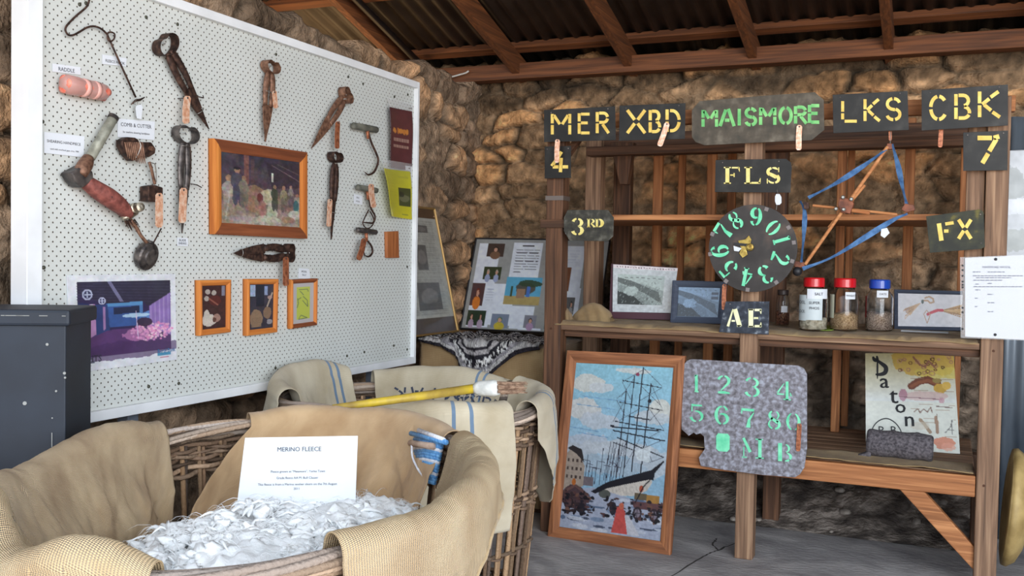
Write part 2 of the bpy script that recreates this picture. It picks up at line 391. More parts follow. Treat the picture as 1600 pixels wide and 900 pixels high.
SR = {   # serif stencil, widths relative to letter height
 'F': [W((.22,0,.2),(.22,1,.2)), W((0,.03,.06),(.44,.03,.06)), W((0,.97,.06),(.44,.97,.06)), W((.5,.04,.08),(.95,.04,.08)), W((.93,.02,.1),(.98,.28,.02)), W((.4,.48,.07),(.62,.48,.07)), W((.64,.36,.06),(.64,.6,.06))],
 'L': [W((.22,0,.2),(.22,1,.2)), W((0,.03,.06),(.46,.03,.06)), W((0,.97,.06),(.4,.97,.06)), W((.42,.95,.1),(.95,.95,.1)), W((.9,.98,.12),(.97,.66,.02))],
 'S': [warc(.5,.27,.34,.22,-30,-100,.05,.12), warc(.5,.27,.34,.22,-110,-230,.12,.16,.2), W((.3,.42,.18),(.7,.6,.2)), warc(.52,.72,.34,.23,-50,70,.2,.16,.1), warc(.52,.72,.34,.23,85,160,.08,.1,.05), W((.86,.02,.05),(.86,.3,.05)), W((.12,.7,.05),(.12,.99,.05))],
 'A': [W((.42,.0,.05),(.06,1,.12)), W((.55,.0,.2),(.9,1,.2)), W((.32,.68,.08),(.56,.68,.08)), W((.7,.97,.07),(1,.97,.07))],
 'E': [W((.2,0,.2),(.2,1,.2)), W((0,.03,.06),(.42,.03,.06)), W((0,.97,.06),(.42,.97,.06)), W((.48,.05,.1),(.98,.05,.1)), W((.48,.95,.1),(.98,.95,.1)), W((.92,.02,.1),(.95,.26,.03)), W((.92,.98,.1),(.95,.74,.03)), W((.42,.5,.08),(.75,.5,.08))],
 'R': [W((.2,0,.2),(.2,1,.2)), W((0,.03,.06),(.4,.03,.06)), W((0,.97,.06),(.4,.97,.06)), warc(.5,.27,.3,.23,-80,80,.06,.22,.06), W((.5,.55,.1),(.92,.97,.18))],
 'D': [W((.2,0,.2),(.2,1,.2)), W((0,.03,.06),(.38,.03,.06)), W((0,.97,.06),(.38,.97,.06)), warc(.42,.5,.42,.45,-85,85,.1,.36,.1,12)],
 'X': [W((.02,0,.1),(.42,.42,.14)), W((.98,0,.1),(.58,.42,.12)), W((.42,.58,.12),(.02,1,.1)), W((.58,.58,.16),(.98,1,.12))],
 'M': [W((.1,.0,.14),(.42,.7,.16)), W((.04,.97,.06),(.26,.97,.06)), W((.12,.45,.05),(.12,.98,.05)), W((.86,0,.18),(.86,1,.18)), W((.66,.03,.06),(1,.03,.06)), W((.66,.97,.06),(1.04,.97,.06))],
 'B': [W((.22,0,.24),(.22,1,.24)), warc(.5,.27,.26,.22,-75,70,.05,.14,.05), warc(.52,.74,.34,.23,-70,30,.05,.17,.14), warc(.52,.74,.34,.23,45,90,.14,.1,.05)],
 '0': [warc(.5,.5,.36,.44,-70,70,.06,.17,.06,11), warc(.5,.5,.36,.44,110,250,.06,.17,.06,11)],
 '1': [W((.5,.06,.16),(.5,.94,.16)), W((.3,.96,.07),(.74,.96,.07)), W((.3,.14,.07),(.5,.06,.07))],
 '2': [warc(.5,.27,.34,.24,-170,-100,.14,.12,.08), warc(.5,.27,.36,.26,-80,50,.08,.18,.14)+[(.3,.82,.05)], W((.12,.92,.12),(.5,.9,.16),(.92,.92,.08))],
 '3': [warc(.46,.26,.34,.23,-165,-100,.14,.1,.08), warc(.46,.26,.36,.23,-75,80,.08,.17,.05), warc(.46,.73,.4,.25,-75,75,.05,.19,.08), warc(.46,.73,.36,.24,100,170,.08,.12,.17)],
 '4': [W((.62,0,.16),(.62,1,.16)), W((.44,.12,.04),(.08,.62,.1)), W((.04,.7,.08),(.44,.7,.08)), W((.8,.6,.05),(.86,.78,.08)), W((.4,.97,.06),(.84,.97,.06))],
 '5': [W((.14,.05,.13),(.86,.05,.1)), W((.18,.14,.07),(.18,.42,.06)), warc(.45,.68,.42,.3,-100,60,.05,.19,.08), warc(.45,.7,.34,.28,90,170,.08,.12,.17)],
 '6': [warc(.5,.5,.38,.46,-90,-260,.07,.2,.08,12), warc(.5,.22,.3,.2,-75,0,.07,.1,.15), warc(.52,.68,.34,.26,-120,80,.05,.2,.08)],
 '7': [W((.06,.08,.14),(.92,.08,.14)), W((.08,.12,.1),(.08,.32,.03)), W((.9,.2,.05),(.58,.6,.14),(.52,1,.24))],
 '8': [warc(.5,.26,.3,.22,-120,-250,.08,.16,.16), W((.3,.4,.14),(.74,.64,.18)), warc(.5,.26,.3,.22,-60,55,.06,.1,.05), warc(.5,.73,.36,.24,-60,80,.14,.17,.08), warc(.5,.73,.36,.24,110,235,.08,.1,.05)],
 '9': [warc(.5,.5,.38,.46,-70,80,.08,.2,.07,12), warc(.5,.78,.3,.2,100,180,.07,.1,.15), warc(.48,.32,.34,.26,60,270,.08,.2,.08)],
}
def glyph(mb, ch, font, T, hpx, w0=.12, depth=.0025, front=None, gain=1.0):
    """T(u,v)->(px,py); front(px,py,o)->3D; strokes become thin painted slabs"""
    for st in font[ch]:
        pts = [T(p[0], p[1]) for p in st]; ws = [(p[2] if len(p) > 2 else w0) * hpx * gain / 2 for p in st]
        A = []; B = []
        for i, p in enumerate(pts):
            a = pts[max(i-1, 0)]; b = pts[min(i+1, len(pts)-1)]; dx, dy = b[0]-a[0], b[1]-a[1]; L = math.hypot(dx, dy) + 1e-9
            nx, ny = -dy / L, dx / L; A.append(front(p[0] + nx*ws[i], p[1] + ny*ws[i])); B.append(front(p[0] - nx*ws[i], p[1] - ny*ws[i]))
        mb.strip(A, B, nrm_back(front) * depth)
def nrm_back(front):
    a = front(800, 400); b = front(810, 400); c = front(800, 410); n = (b - a).cross(c - a).normalized()
    return n if n.dot(a - Vector((0, 0, HC))) > 0 else -n
def boxT(x0, y0, x1, y1, skew=0.0, drop=0.0):
    """letter box in the photograph's frame: drop = how far the right end sits lower"""
    return lambda u, v: (x0 + (x1-x0)*u + skew*(1-v), y0 + (y1-y0)*v + drop*u)
def rotT(cx, cy, w, h, ang):
    c, s = math.cos(ang), math.sin(ang)
    return lambda u, v: (cx + (u-.5)*w*c - (v-.5)*h*s, cy + (u-.5)*w*s + (v-.5)*h*c)
# ================================================================ THE BARN
M_stone = vcol('rubble_stone', .95, 0, 1.0, 55, spec=.15)
M_floor = noisy('worn_concrete', (128, 125, 126), (188, 184, 183), (2.2, 3.2, 2), 14, .75, 0, .6, (22, 60, 30), (160, 156, 156), .01, .3, .7, 1.6)
M_ground = noisy('dry_yard_earth', (190, 150, 100), (215, 180, 130), (1, 1, 1), 8, .95, 0, .3)
M_iron = noisy('zinc_iron_sheet', (66, 60, 56), (96, 88, 82), (3, 3, 3), 8, .5, .45, .1)
M_iron_blue = noisy('weathered_iron_sheet', (70, 80, 92), (128, 138, 148), (6, 6, 1.2), 8, .45, .4, .1)
WO = woods('pine_timber', (128, 78, 42), (200, 138, 88), (166, 106, 62))
WD = woods('old_dark_timber', (58, 36, 22), (120, 82, 56), (88, 58, 38))
WG = woods('grey_weathered_timber', (92, 68, 50), (170, 136, 106), (132, 100, 76))
WR = woods('roof_timber', (74, 42, 20), (134, 80, 42), (104, 60, 30))

def stone_wall(name, org, u, v, nrm, w, h, res, seed, base, mort, sw=.3, sh=.14, topvar=.06, depth=.055, back=.35, tint=None, up_dark=0):
    """rubble masonry: faces built up stone by stone, irregular top, real thickness"""
    nu = int(w / res) + 1; nv = int(h / res) + 1
    U, V = np.meshgrid(np.linspace(0, w, nu), np.linspace(0, h, nv), indexing='ij')
    U2 = U + (fbm(U * 5, V * 5, seed) - .5) * .12; V2_ = V + (fbm(U * 4 + 9, V * 4, seed + 1) - .5) * .11
    gx = U2 / sw; gy = V2_ / sh; ix = np.floor(gx); iy = np.floor(gy)
    d1 = np.full(U.shape, 9.); d2 = np.full(U.shape, 9.); cid = np.zeros(U.shape)
    for dy in (-2, -1, 0, 1, 2):
        for dx in (-2, -1, 0, 1, 2):
            cx = ix + dx; cy = iy + dy; off = np.where(cy.astype(int) % 2 == 0, 0, .5)
            jx = _hash(cx, cy, seed + 5); jy = _hash(cx, cy, seed + 6); big = _hash(cx, cy, seed + 8)
            px = cx + off + .15 + .7 * jx; py = cy + .25 + .5 * jy
            d = np.sqrt(((gx - px)) ** 2 + (gy - py) ** 2) - .18 * big
            m = d < d1; d2 = np.where(m, d1, np.minimum(d2, d)); cid = np.where(m, _hash(cx, cy, seed + 7), cid); d1 = np.where(m, d, d1)
    e = np.clip((d2 - d1) / .30, 0, 1); e = e * e * (3 - 2 * e)
    plaster = np.clip((fbm(U * 1.3, V * 1.5, seed + 30) - .43) * 6, 0, 1) * .8         # areas where mortar is smeared over the stones
    hgt = e * depth * (.35 + .65 * cid) * (1 - .75 * plaster) + (fbm(U * 14, V * 14, seed + 11, 5) - .5) * .035 + (fbm(U * 3, V * 3, seed + 12) - .5) * .07
    hgt += np.abs(fbm(U * 30, V * 30, seed + 13, 3) - .5) * .02
    st = np.array(base)[None, None, :] * (.68 + .6 * cid[..., None]) * np.where(cid[..., None] > .72, np.array([1.06, 1.0, .92]), np.array([1, 1, 1]))
    ee = (e * (1 - .7 * plaster))[..., None]
    col = np.array(mort)[None, None, :] * (1 - ee) + st * ee
    fine = (.55 + .9 * fbm(U * 30, V * 30, seed + 20, 5)) * (.8 + .4 * fbm(U * 4, V * 4, seed + 21))
    crack = np.clip((.10 - np.abs(d2 - d1)) / .10, 0, 1) * (1 - plaster)
    hgt -= crack * .03
    col = col * fine[..., None]
    col = col * (1 - .45 * crack[..., None] * (vnoise(U * 7, V * 7, seed + 60) > .35)[..., None])
    if tint is not None: col = tint(U, V, col)
    topc = (fbm(U * 5, U * 0 + 3, seed + 40) - .5) * 2 * topvar + (_hash(np.floor(U / .26), U * 0, seed + 41) - .5) * topvar
    tmask = np.clip((V - (h - .35)) / .35, 0, 1)
    V = V + topc * tmask
    col = np.clip(col, 0, 255) / 255.; col = np.where(col <= .04045, col / 12.92, ((col + .055) / 1.055) ** 2.4)
    org = np.array(org); u = np.array(u); v = np.array(v); nrm = np.array(nrm)
    P = org + U[..., None] * u + V[..., None] * v + hgt[..., None] * nrm
    # round the top over and close it at the back
    last = P[:, -1, :]; cl = col[:, -1, :]
    rows = [last + v * .03 - nrm * .05, last + v * .035 - nrm * back * .5, last - v * .03 - nrm * back]
    bump = (fbm(U[:, -1] * 12, U[:, -1] * 0 + 7, seed + 50) - .5)[:, None] * .05
    rows = [r + v * bump for r in rows] + [org + U[:, -1][:, None] * u + v * 0 - nrm * back]
    P = np.concatenate([P] + [r[:, None, :] for r in rows], axis=1); col = np.concatenate([col] + [cl[:, None, :]] * 4, axis=1)
    mb = MB(); mb.grid(P.tolist(), col.tolist())
    o = mb.build(name, M_stone, smooth=True, loc=tuple(org)); tag(o, kind='structure'); return o

def back_tint(U, V, col):
    # lime-washed dirty lower half, browner stones higher up
    g = np.clip((1.45 - V) / .5 + (fbm(U * 2, V * 2, 77) - .5) * 1.6, 0, 1)[..., None] * .75
    grey = col.mean(axis=2, keepdims=True) * np.array([1.0, .93, .86]) * .9
    c = col * (1 - g) + grey * g
    top_dark = np.clip((V - 2.40 + .05 * np.sin(U * 3)) / .05, 0, 1)[..., None] * .4  # top course of the wall darker than the stones below
    return c * (1 - top_dark)
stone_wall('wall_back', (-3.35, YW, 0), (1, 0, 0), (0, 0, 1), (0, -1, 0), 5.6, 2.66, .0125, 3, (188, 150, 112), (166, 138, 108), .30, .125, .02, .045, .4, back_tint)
stone_wall('wall_left', (XW, .6, 0), (0, 1, 0), (0, 0, 1), (1, 0, 0), 5.45, 2.50, .015, 9, (160, 134, 110), (138, 118, 98), .30, .15, .07, .05, .32)

m = MB(); m.box((-3.3, -3.0, -.06), (3.2, 6.4, 0)); tag(m.build('floor', M_floor, loc=(0, 0, 0)), kind='structure')
m = MB(); m.box((-40, -40, -.30), (40, 40, -.08)); tag(m.build('yard_ground', M_ground, loc=(0, 0, 0)), kind='structure')

# right-hand end of the barn: corrugated sheet standing against the back wall, then open side
def corrugated(mb, org, u, v, nrm, w, h, pitch=.076, amp=.009, seg=8, nv=2):
    org, u, v, nrm = map(lambda a: np.array(a, float), (org, u, v, nrm)); n = int(w / pitch * seg)
    rows = []
    for i in range(n + 1):
        s_ = w * i / n; a = amp * math.sin(2 * PI * s_ / pitch)
        rows.append([(org + u * s_ + v * (h * j / (nv - 1)) + nrm * a).tolist() for j in range(nv)])
    mb.grid(rows)
m = MB(); corrugated(m, (.27, 5.62, 0.0), (1, 0, 0), (0, 0, 1), (0, -1, 0), 1.9, 2.16)
tag(m.build('corrugated_wall_sheet', M_iron_blue, smooth=True, solid_t=.002), 'blue-grey corrugated iron sheet standing upright behind the right end of the shelves', 'corrugated iron sheet')
m = MB(); corrugated(m, (2.2, 5.9, 0), (0, -1, 0), (0, 0, 1), (-1, 0, 0), 2.6, 2.7)
tag(m.build('wall_right', M_iron_blue, smooth=True, solid_t=.002), kind='structure')

# ---------------------------------------------------------------- roof
SL = .30; ZE = 2.60; YE = 5.85           # rafter underside at the plate
def rz(y): return ZE + SL * (YE - y)
plate_z0 = PY(1175, 100, YE - .05).z; plate_z1 = PY(1175, 73, YE - .05).z
ZE = plate_z0 + .02
m = MB(); m.box((-3.6, YE - .05, plate_z0), (2.6, YE + .06, plate_z1)); tag(m.build('trim_wall_plate', WR[0], bevel=.004), kind='structure')
RAFT = [PY(px, py, YE - .06).x for px, py in ((805, 118), (980, 105), (1175, 95), (1388, 82))]
sp = (RAFT[3] - RAFT[0]) / 3
xs = [RAFT[0] - 3*sp, RAFT[0] - 2*sp, RAFT[0] - sp] + RAFT + [RAFT[3] + sp, RAFT[3] + 2*sp]
for i, x in enumerate(xs):
    m = MB(); y0 = -.7; m.beam((x, YE + .25, rz(YE + .25) + .06), (x, y0, rz(y0) + .06), .05, .12)
    r = m.build('rafter', WR[1], bevel=.003); tag(r, kind='structure')
for k, y in enumerate((5.76, 5.06, 3.95, 2.85, 1.75, .65, -.4)):
    m = MB(); m.beam((-5.6, y, rz(y) + .12 + .022), (2.8, y, rz(y) + .12 + .022), .075, .042, up=(0, SL, 1)); tag(m.build('batten', WR[0], bevel=.003), kind='structure')
m = MB(); nrm_ = Vector((0, SL, 1)).normalized(); vd = Vector((0, -1, SL)).normalized(); L_ = 7.05
corrugated(m, (-5.9, YE + .3, rz(YE + .3) + .168), (1, 0, 0), tuple(vd), tuple(nrm_), 8.9, L_, .1, .014, 8)
tag(m.build('ceiling', M_iron, smooth=True, solid_t=.002), kind='structure')
for x in (xs[2] + .1,):      # dark steel pipe beside the third rafter
    m = MB(); m.tube([(x, YE + .05, rz(YE + .05) + .05), (x, -.6, rz(-.6) + .05)], .022, 10); tag(m.build('trim_roof_pipe', solid('dark_pipe', (62, 58, 60), .45, .6), smooth=True), kind='structure')
m = MB(); a = PY(688, 121, YE - .07); b = PY(728, 114, YE - .07)
m.tube([a, (a + b) / 2 + Vector((0, -.01, -.012)), b, b + Vector((.02, 0, .012))], .006, 6)
tag(m.build('rope_end', solid('white_cord', (200, 196, 188), .8), smooth=True), 'short white cord lying along the roof beam above the corner', 'cord')

for pts in (((-1.25, 3.6), (-1.12, 4.1), (-1.02, 4.6), (-.98, 4.75), (-.9, 5.0)), ((-.98, 4.75), (-1.02, 4.83), (-1.03, 4.95))):
    m = MB(); P_ = cat1([(a, b, 0) for a, b in pts], 40); A = []; Bq = []
    for i, q in enumerate(P_): w_ = .003 + .004 * vnoise(i * .7, 0, 5); j_ = .012 * (float(vnoise(i * .9, 2, 8)) - .5); A.append((q[0] + j_ - w_, q[1], .0006)); Bq.append((q[0] + j_ + w_, q[1], .0006))
    m.add([v_ for pr in zip(A, Bq) for v_ in pr], [(2*k, 2*k+1, 2*k+3, 2*k+2) for k in range(39)]); tag(m.build('trim_floor_crack', solid('crack_dirt', (66, 62, 60), .95)), kind='structure')

# rubble and dirt along the foot of the back wall
m = MB(); nu, nv = 130, 40; U, V = np.meshgrid(np.linspace(-1.9, .2, nu), np.linspace(0, 1, nv), indexing='ij')
prof = np.clip(1 - V * (1 + .25 * (fbm(U * 2, U * 0, 5) - .5)), 0, 1) ** 1.5 * .22
Z = prof * (.7 + .6 * fbm(U * 3, V * 3, 61)) + (fbm(U * 12, V * 9, 60) - .5) * .05 * np.clip(prof * 12, 0, 1) + .002
Pm = np.stack([U, YW - .10 - V * .58, Z], axis=-1)
o = m.grid(Pm.tolist()); tag(m.build('dirt_heap', noisy('loose_dirt', (66, 58, 54), (168, 156, 146), (9, 9, 9), 10, .95, 0, 1.0, (40, 40, 40), (112, 102, 94), .02), smooth=True), 'loose dark dirt and rubble banked along the foot of the back wall', 'dirt', kind='stuff')
for i in range(14):
    x = rng.uniform(-1.5, .3); y = rng.uniform(5.25, 5.75); r = rng.uniform(.012, .035)
    m = MB(); m.ball((0, 0, 0), r, 8, (1, rng.uniform(.7, 1.1), rng.uniform(.5, .8)))
    for v in m.v: v *= rng.uniform(.85, 1.15)
    zz = .22 * max(0, 1 - (YW - .10 - y) / .58) ** 1.5
    for v in m.v: v += Vector((x, y, zz + r * .45))
    tag(m.build('pebble', noisy('pebble_stone', (110, 100, 92), (170, 160, 150), (20, 20, 20), 4, .95), smooth=True), 'small grey pebble in the dirt below the bench', 'pebble', 'pebbles in the dirt below the bench')

# ================================================================ THE SHELF UNIT (old wool bin)
zb = .50; zm = 1.07; zt = 1.60
SU = empty('shelf_unit', (-.85, YS, 0), 'tall rough timber shelving unit with bench, two shelves and upright slats against the stone wall', 'shelf unit')
def bx(name, a, b, mat, par=SU, bev=.005, label=None):
    m = MB(); m.box(a, b); o = m.build(name, mat, par, bevel=bev)
    if label: o['label'] = label
    return o
xl0 = PS(848, 600).x; xl1 = PS(874, 600).x; xm0 = PS(1149, 800).x; xm1 = PS(1177, 800).x; xr0 = PS(1529, 640).x; xr1 = PS(1565, 640).x
bx('front_post', (xl0, YS, 0), (xl1, YS + .09, 2.14), WD[2])
bx('front_post', (xm0, YS, 0), (xm1, YS + .08, 2.12), WG[2])
bx('front_post', (xr0, YS, 0), (xr1, YS + .09, 2.12), WG[2])
bx('post_packer', (xr0 - .075, YS + .03, 1.1), (xr0 - .003, YS + .12, 2.10), WG[2])
for x0 in (xl0, xm0 + .01, xr0):
    bx('back_leg', (x0, 5.36, 0), (x0 + .085, 5.44, zb - .03), WD[2])
bx('back_post', (PY(914, 300, 5.35).x, 5.35, zb), (PY(938, 300, 5.35).x, 5.44, 2.16), WG[2])
bx('back_post', (PY(1183, 300, 5.35).x, 5.35, zb), (PY(1230, 300, 5.35).x, 5.42, 2.16), WD[2])
bx('back_post', (PY(958, 300, 5.6).x, 5.60, zb), (PY(985, 300, 5.6).x, 5.66, 2.16), WD[2])
for (a, b) in ((1017, 1031), (1101, 1115), (1304, 1318), (1409, 1425)):
    bx('slat', (PY(a, 420, 5.5).x, 5.50, zb), (PY(b, 420, 5.5).x, 5.54, 2.16), WO[2])
for (a, b) in ((1056, 1067), (1133, 1146), (1320, 1331), (1496, 1506)):
    bx('slat', (PY(a, 420, 5.72).x, 5.72, zb), (PY(b, 420, 5.72).x, 5.75, 2.16), WO[2])
# top beams
z0 = PS(962, 194).z; z1 = PS(962, 172).z
bx('top_beam', (xl0 - .02, YS + .09, z0), (xr1 + .02, YS + .14, z1), WO[0])
bx('top_beam', (xl0, 5.40, 2.02), (xr1 + .02, 5.5, 2.12), WD[0])
bx('top_rail', (xl0, 5.24, 1.98), (xr1, 5.34, 2.03), WD[0])
for (px, py) in ((1030, 0),): pass
m = MB(); m.beam(PY(872, 262, YS + .1) , PY(908, 212, YS + .1), .05, .03); m.build('knee_brace', WD[0], SU, bevel=.003)
m = MB(); P0 = [PY(*p, 5.3) for p in ((952, 222), (990, 222), (984, 262), (980, 288), (968, 288), (960, 255))]; m.prism(P0, (0, .06, 0)); m.build('bracket', WD[2], SU, bevel=.004)
# three shelf levels
bx('upper_shelf', (xl0 + .01, 4.78, zt), (xr0 + .02, YW - .33, zt + .028), WO[0])
bx('middle_shelf', (xl0 + .02, YS + .01, zm - .03), (xr0 - .003, 5.62, zm), WG[0])
bx('middle_shelf_batten', (xl1, YS + .05, zm - .065), (xr0, YS + .09, zm - .03), WD[0])
for k in range(9):
    y0 = YS + .05 + k * .105
    bx('bench_plank', (xl1 + .002, y0, zb - .028), (xr0 - .003, y0 + .1, zb), WG[0], bev=.006)
bx('bench_beam', (xl1 + .002, YS + .005, zb - .095), (xr0 - .003, YS + .05, zb - .004), WO[0])
m = MB(); m.beam(PY(1418, 763, YS + .03), PY(1533, 884, YS + .03), .045, .10, up=(0, 1, 0)); m2 = m
A_ = PY(1403, 762, YS + .02); B_ = PY(1441, 765, YS + .02); C_ = PY(1534, 868, YS + .02); D_ = PY(1534, 905, YS + .02)
m = MB(); m.prism([A_, B_, C_, D_], (0, .045, 0)); m.build('diagonal_brace', WO[0], SU, bevel=.004, fixn=True)
m = MB(); m.box((PS(848, 345).x - .01, YS - .01, PS(848, 356).z), (PS(848, 345).x + .16, YS + .1, PS(848, 343).z)); m.build('cleat', WD[0], SU, bevel=.003)
m = MB(); m.box((xl0 - .003, YS - .003, PS(860, 313).z), (xl1 + .003, YS + .093, PS(860, 306).z)); o = m.build('metal_band', solid('dull_band', (120, 110, 104), .5, .5), SU)
for (x, z) in ((xm0 + .03, .46), (xm0 + .05, .43), (xr0 + .03, .46), (xr0 + .05, 1.04), (xl0 + .04, 1.045)):
    m = MB(); m.lathe((x, YS - .003, z), (0, 1, 0), [(0, .004), (.004, .006)], 10); m.build('nail', solid('rusty_nail', (90, 60, 45), .6, .6), SU)

# hessian on shelves: own things lying on the shelf
M_hes = weave('shelf_hessian', (150, 120, 82), (206, 174, 124), 600, bump=.9)
def shelf_cloth(name, x0, x1, yf, yb, z, label, seed, scoop=None, over=.03):
    nu, nv = 150, 26; rows = []
    for i in range(nu):
        x = x0 + (x1 - x0) * i / (nu - 1); r = []
        ed = (vnoise(x * 9, 0, seed) - .5) * .03 + (vnoise(x * 40, 0, seed + 1) - .5) * .012
        f = scoop(x) if scoop else 0
        for j in range(nv):
            t = j / (nv - 1); y = yf + f + ed + (yb - yf - f) * t
            h = .004 + .006 * vnoise(x * 14, y * 14, seed + 2) + .012 * max(0, vnoise(x * 5, y * 7, seed + 3) - .55)
            if t < .12: h = h + .004 - (0 if y > YS + .02 else over * (1 - t / .12))
            r.append((x, y, z + h))
        rows.append(r)
    m = MB(); m.grid(rows, uv=grid_uv(rows)); o = m.build(name, M_hes, smooth=True, solid_t=.003); tag(o, label, 'hessian cloth'); return o
shelf_cloth('hessian_cloth', xl0 + .06, xr0 - .01, YS - .012, 5.58, zm + .002, 'brown hessian cloth with ragged front edge covering the middle shelf', 21, over=.016)
shelf_cloth('hessian_cloth', xl1 + .01, xr0 - .012, YS + .004, YS + .22, zb + .002, 'strip of brown hessian lying along the front edge of the bench', 33, over=.0)
def raised_fold(px0, px1, ytop, ybase, off, seed):
    rows = []; Yf = YS + off
    for i in range(24):
        f = i / 23; x = px0 + (px1 - px0) * f; h = math.sin(PI * f) ** .7; a = PY(x, ybase, Yf); a.z = zm + .008; zt_ = PY(x, ybase - (ybase - ytop) * h, Yf).z - a.z; r = []
        for j in range(14):
            g = j / 13 * PI; r.append((a.x, Yf + .035 * (1 - math.cos(g)) + .006 * math.sin(i * .9 + j), zm + .008 + max(.004, zt_) * math.sin(g) ** .8 * (1 + .06 * vnoise(i * .5, j * .5, seed))))
        rows.append(r)
    m = MB(); m.grid(rows, uv=grid_uv(rows)); return m
hc = [o for o in COL.objects if o.get('label', '').startswith('brown hessian cloth')][0]
raised_fold(893, 953, 474, 495, .16, 3).build('raised_fold', M_hes, hc, smooth=True); raised_fold(868, 890, 482, 500, .06, 5).build('raised_fold', M_hes, hc, smooth=True)
# ================================================================ PEGBOARD
def peg_mat():
    m, nt, b = newmat('perforated_board'); N = nt.nodes; L = nt.links
    tc = N.new('ShaderNodeTexCoord'); sx = N.new('ShaderNodeSeparateXYZ'); L.new(tc.outputs['Object'], sx.inputs[0])
    p = .0300; r = .0030
    def mth(op, a, bb=None):
        n = N.new('ShaderNodeMath'); n.operation = op
        for k, x in enumerate((a, bb)):
            if x is None: continue
            if isinstance(x, (int, float)): n.inputs[k].default_value = x
            else: L.new(x, n.inputs[k])
        return n.outputs[0]
    def lattice(off):
        ds = []
        for ch in (1, 2):
            f = mth('FRACT', mth('ADD', mth('DIVIDE', sx.outputs[ch], p), 100 + off)); d = mth('MULTIPLY', mth('SUBTRACT', f, .5), p); ds.append(mth('MULTIPLY', d, d))
        return mth('SQRT', mth('ADD', ds[0], ds[1]))
    d = mth('MINIMUM', lattice(0), lattice(.5)); hole = mth('LESS_THAN', d, r)
    mx = N.new('ShaderNodeMix'); mx.data_type = 'RGBA'; mx.inputs[7].default_value = rgb(92, 86, 78); L.new(hole, mx.inputs[0])
    no = N.new('ShaderNodeTexNoise'); no.inputs['Scale'].default_value = 3; L.new(tc.outputs['Object'], no.inputs['Vector'])
    cr = N.new('ShaderNodeValToRGB'); cr.color_ramp.elements[0].color = rgb(198, 201, 196); cr.color_ramp.elements[1].color = rgb(214, 217, 213); L.new(no.outputs[0], cr.inputs[0]); L.new(cr.outputs[0], mx.inputs[6])
    L.new(mx.outputs[2], b.inputs['Base Color']); setin(b, 'Roughness', .6)
    bp = N.new('ShaderNodeBump'); bp.inputs['Distance'].default_value = .003; bp.inputs['Strength'].default_value = .6; bp.invert = True; L.new(hole, bp.inputs['Height']); L.new(bp.outputs[0], b.inputs['Normal'])
    return m
by0 = PB(54, 200).y; by1 = PB(645, 300).y; bz0 = PB(648, 556).z + .003; bz1 = PB(648, 137).z
bzl0 = PB(109, 650).z; bzl1 = PB(240, 6).z
print('board', by0, by1, bz0, bz1, bzl0, bzl1)
bz0 = (bz0 + bzl0) / 2; bz1 = (bz1 + bzl1) / 2
PBD = empty('display_pegboard', (XB, (by0 + by1) / 2, 0), 'large white perforated board in a white frame, hung with old shearing tools', 'pegboard')
m = MB(); m.box((XB - .008, by0, bz0), (XB, by1, bz1)); m.build('perforated_panel', peg_mat(), PBD)
M_wp = noisy('white_painted_frame', (226, 228, 230), (240, 242, 244), (6, 6, 6), 4, .5, 0, .05)
fw = .034
for (a, b) in (((XB - .035, by0 - .055, bz0 - fw), (XB + .035, by0, bz1 + fw)), ((XB - .03, by1, bz0 - fw), (XB + .022, by1 + .02, bz1 + fw)),
               ((XB - .03, by0, bz1), (XB + .022, by1, bz1 + fw)), ((XB - .03, by0, bz0 - fw), (XB + .022, by1, bz0))):
    m = MB(); m.box(a, b); m.build('frame_rail', M_wp, PBD, bevel=.002)
for y in (PX(205, 655, XB - .06).y, by1 - .25, by0 + .1):
    m = MB(); m.box((XB - .1, y - .025, 0), (XB - .05, y + .025, bz1 - .1)); m.build('leg', solid('bluegrey_leg', (104, 112, 124), .5), PBD, bevel=.003)
m = MB()
SC = [(66, 190), (68, 418), (137, 610), (232, 604), (279, 599), (134, 5), (124, 7), (228, 27), (277, 38), (431, 85), (544, 120), (567, 131), (616, 151), (637, 148), (636, 417), (569, 550), (615, 540), (636, 546), (542, 556), (430, 575)]
for p in SC:
    c = PB(*p); m = MB(); m.lathe(c, (1, 0, 0), [(0, .0065), (.003, .006), (.005, .002)], 10); m.build('screw', solid('dull_screw', (84, 84, 72), .5, .6), PBD)

# ---------------- small generic makers
M_paper = solid('white_paper', (222, 226, 232), .75)
M_ink = solid('dark_ink', (50, 50, 60), .8); M_inkl = solid('pale_ink', (120, 122, 140), .8)
M_black = solid('black_paint', (30, 30, 34), .5)
def plate(name, px, front, t, mat, label=None, cat=None, group=None, parent=None, bevel=0, fix=True):
    m = MB(); m.prism([front(*p) for p in px], nrm_back(front) * t); o = m.build(name, mat, parent, bevel=bevel, fixn=fix)
    if cat: tag(o, label, cat, group)
    elif label: o['label'] = label
    return o
def axes_of(front, px, py, ang=0.0):
    """unit vectors on the surface at a photo point: u along the given photo direction"""
    a = front(px, py); c, s = math.cos(ang), math.sin(ang)
    u = (front(px + 8*c, py + 8*s) - a).normalized(); n = -nrm_back(front); v = n.cross(u).normalized(); return a, u, v, n
def front_at(fn, o): return lambda x, y: fn(x, y, o)

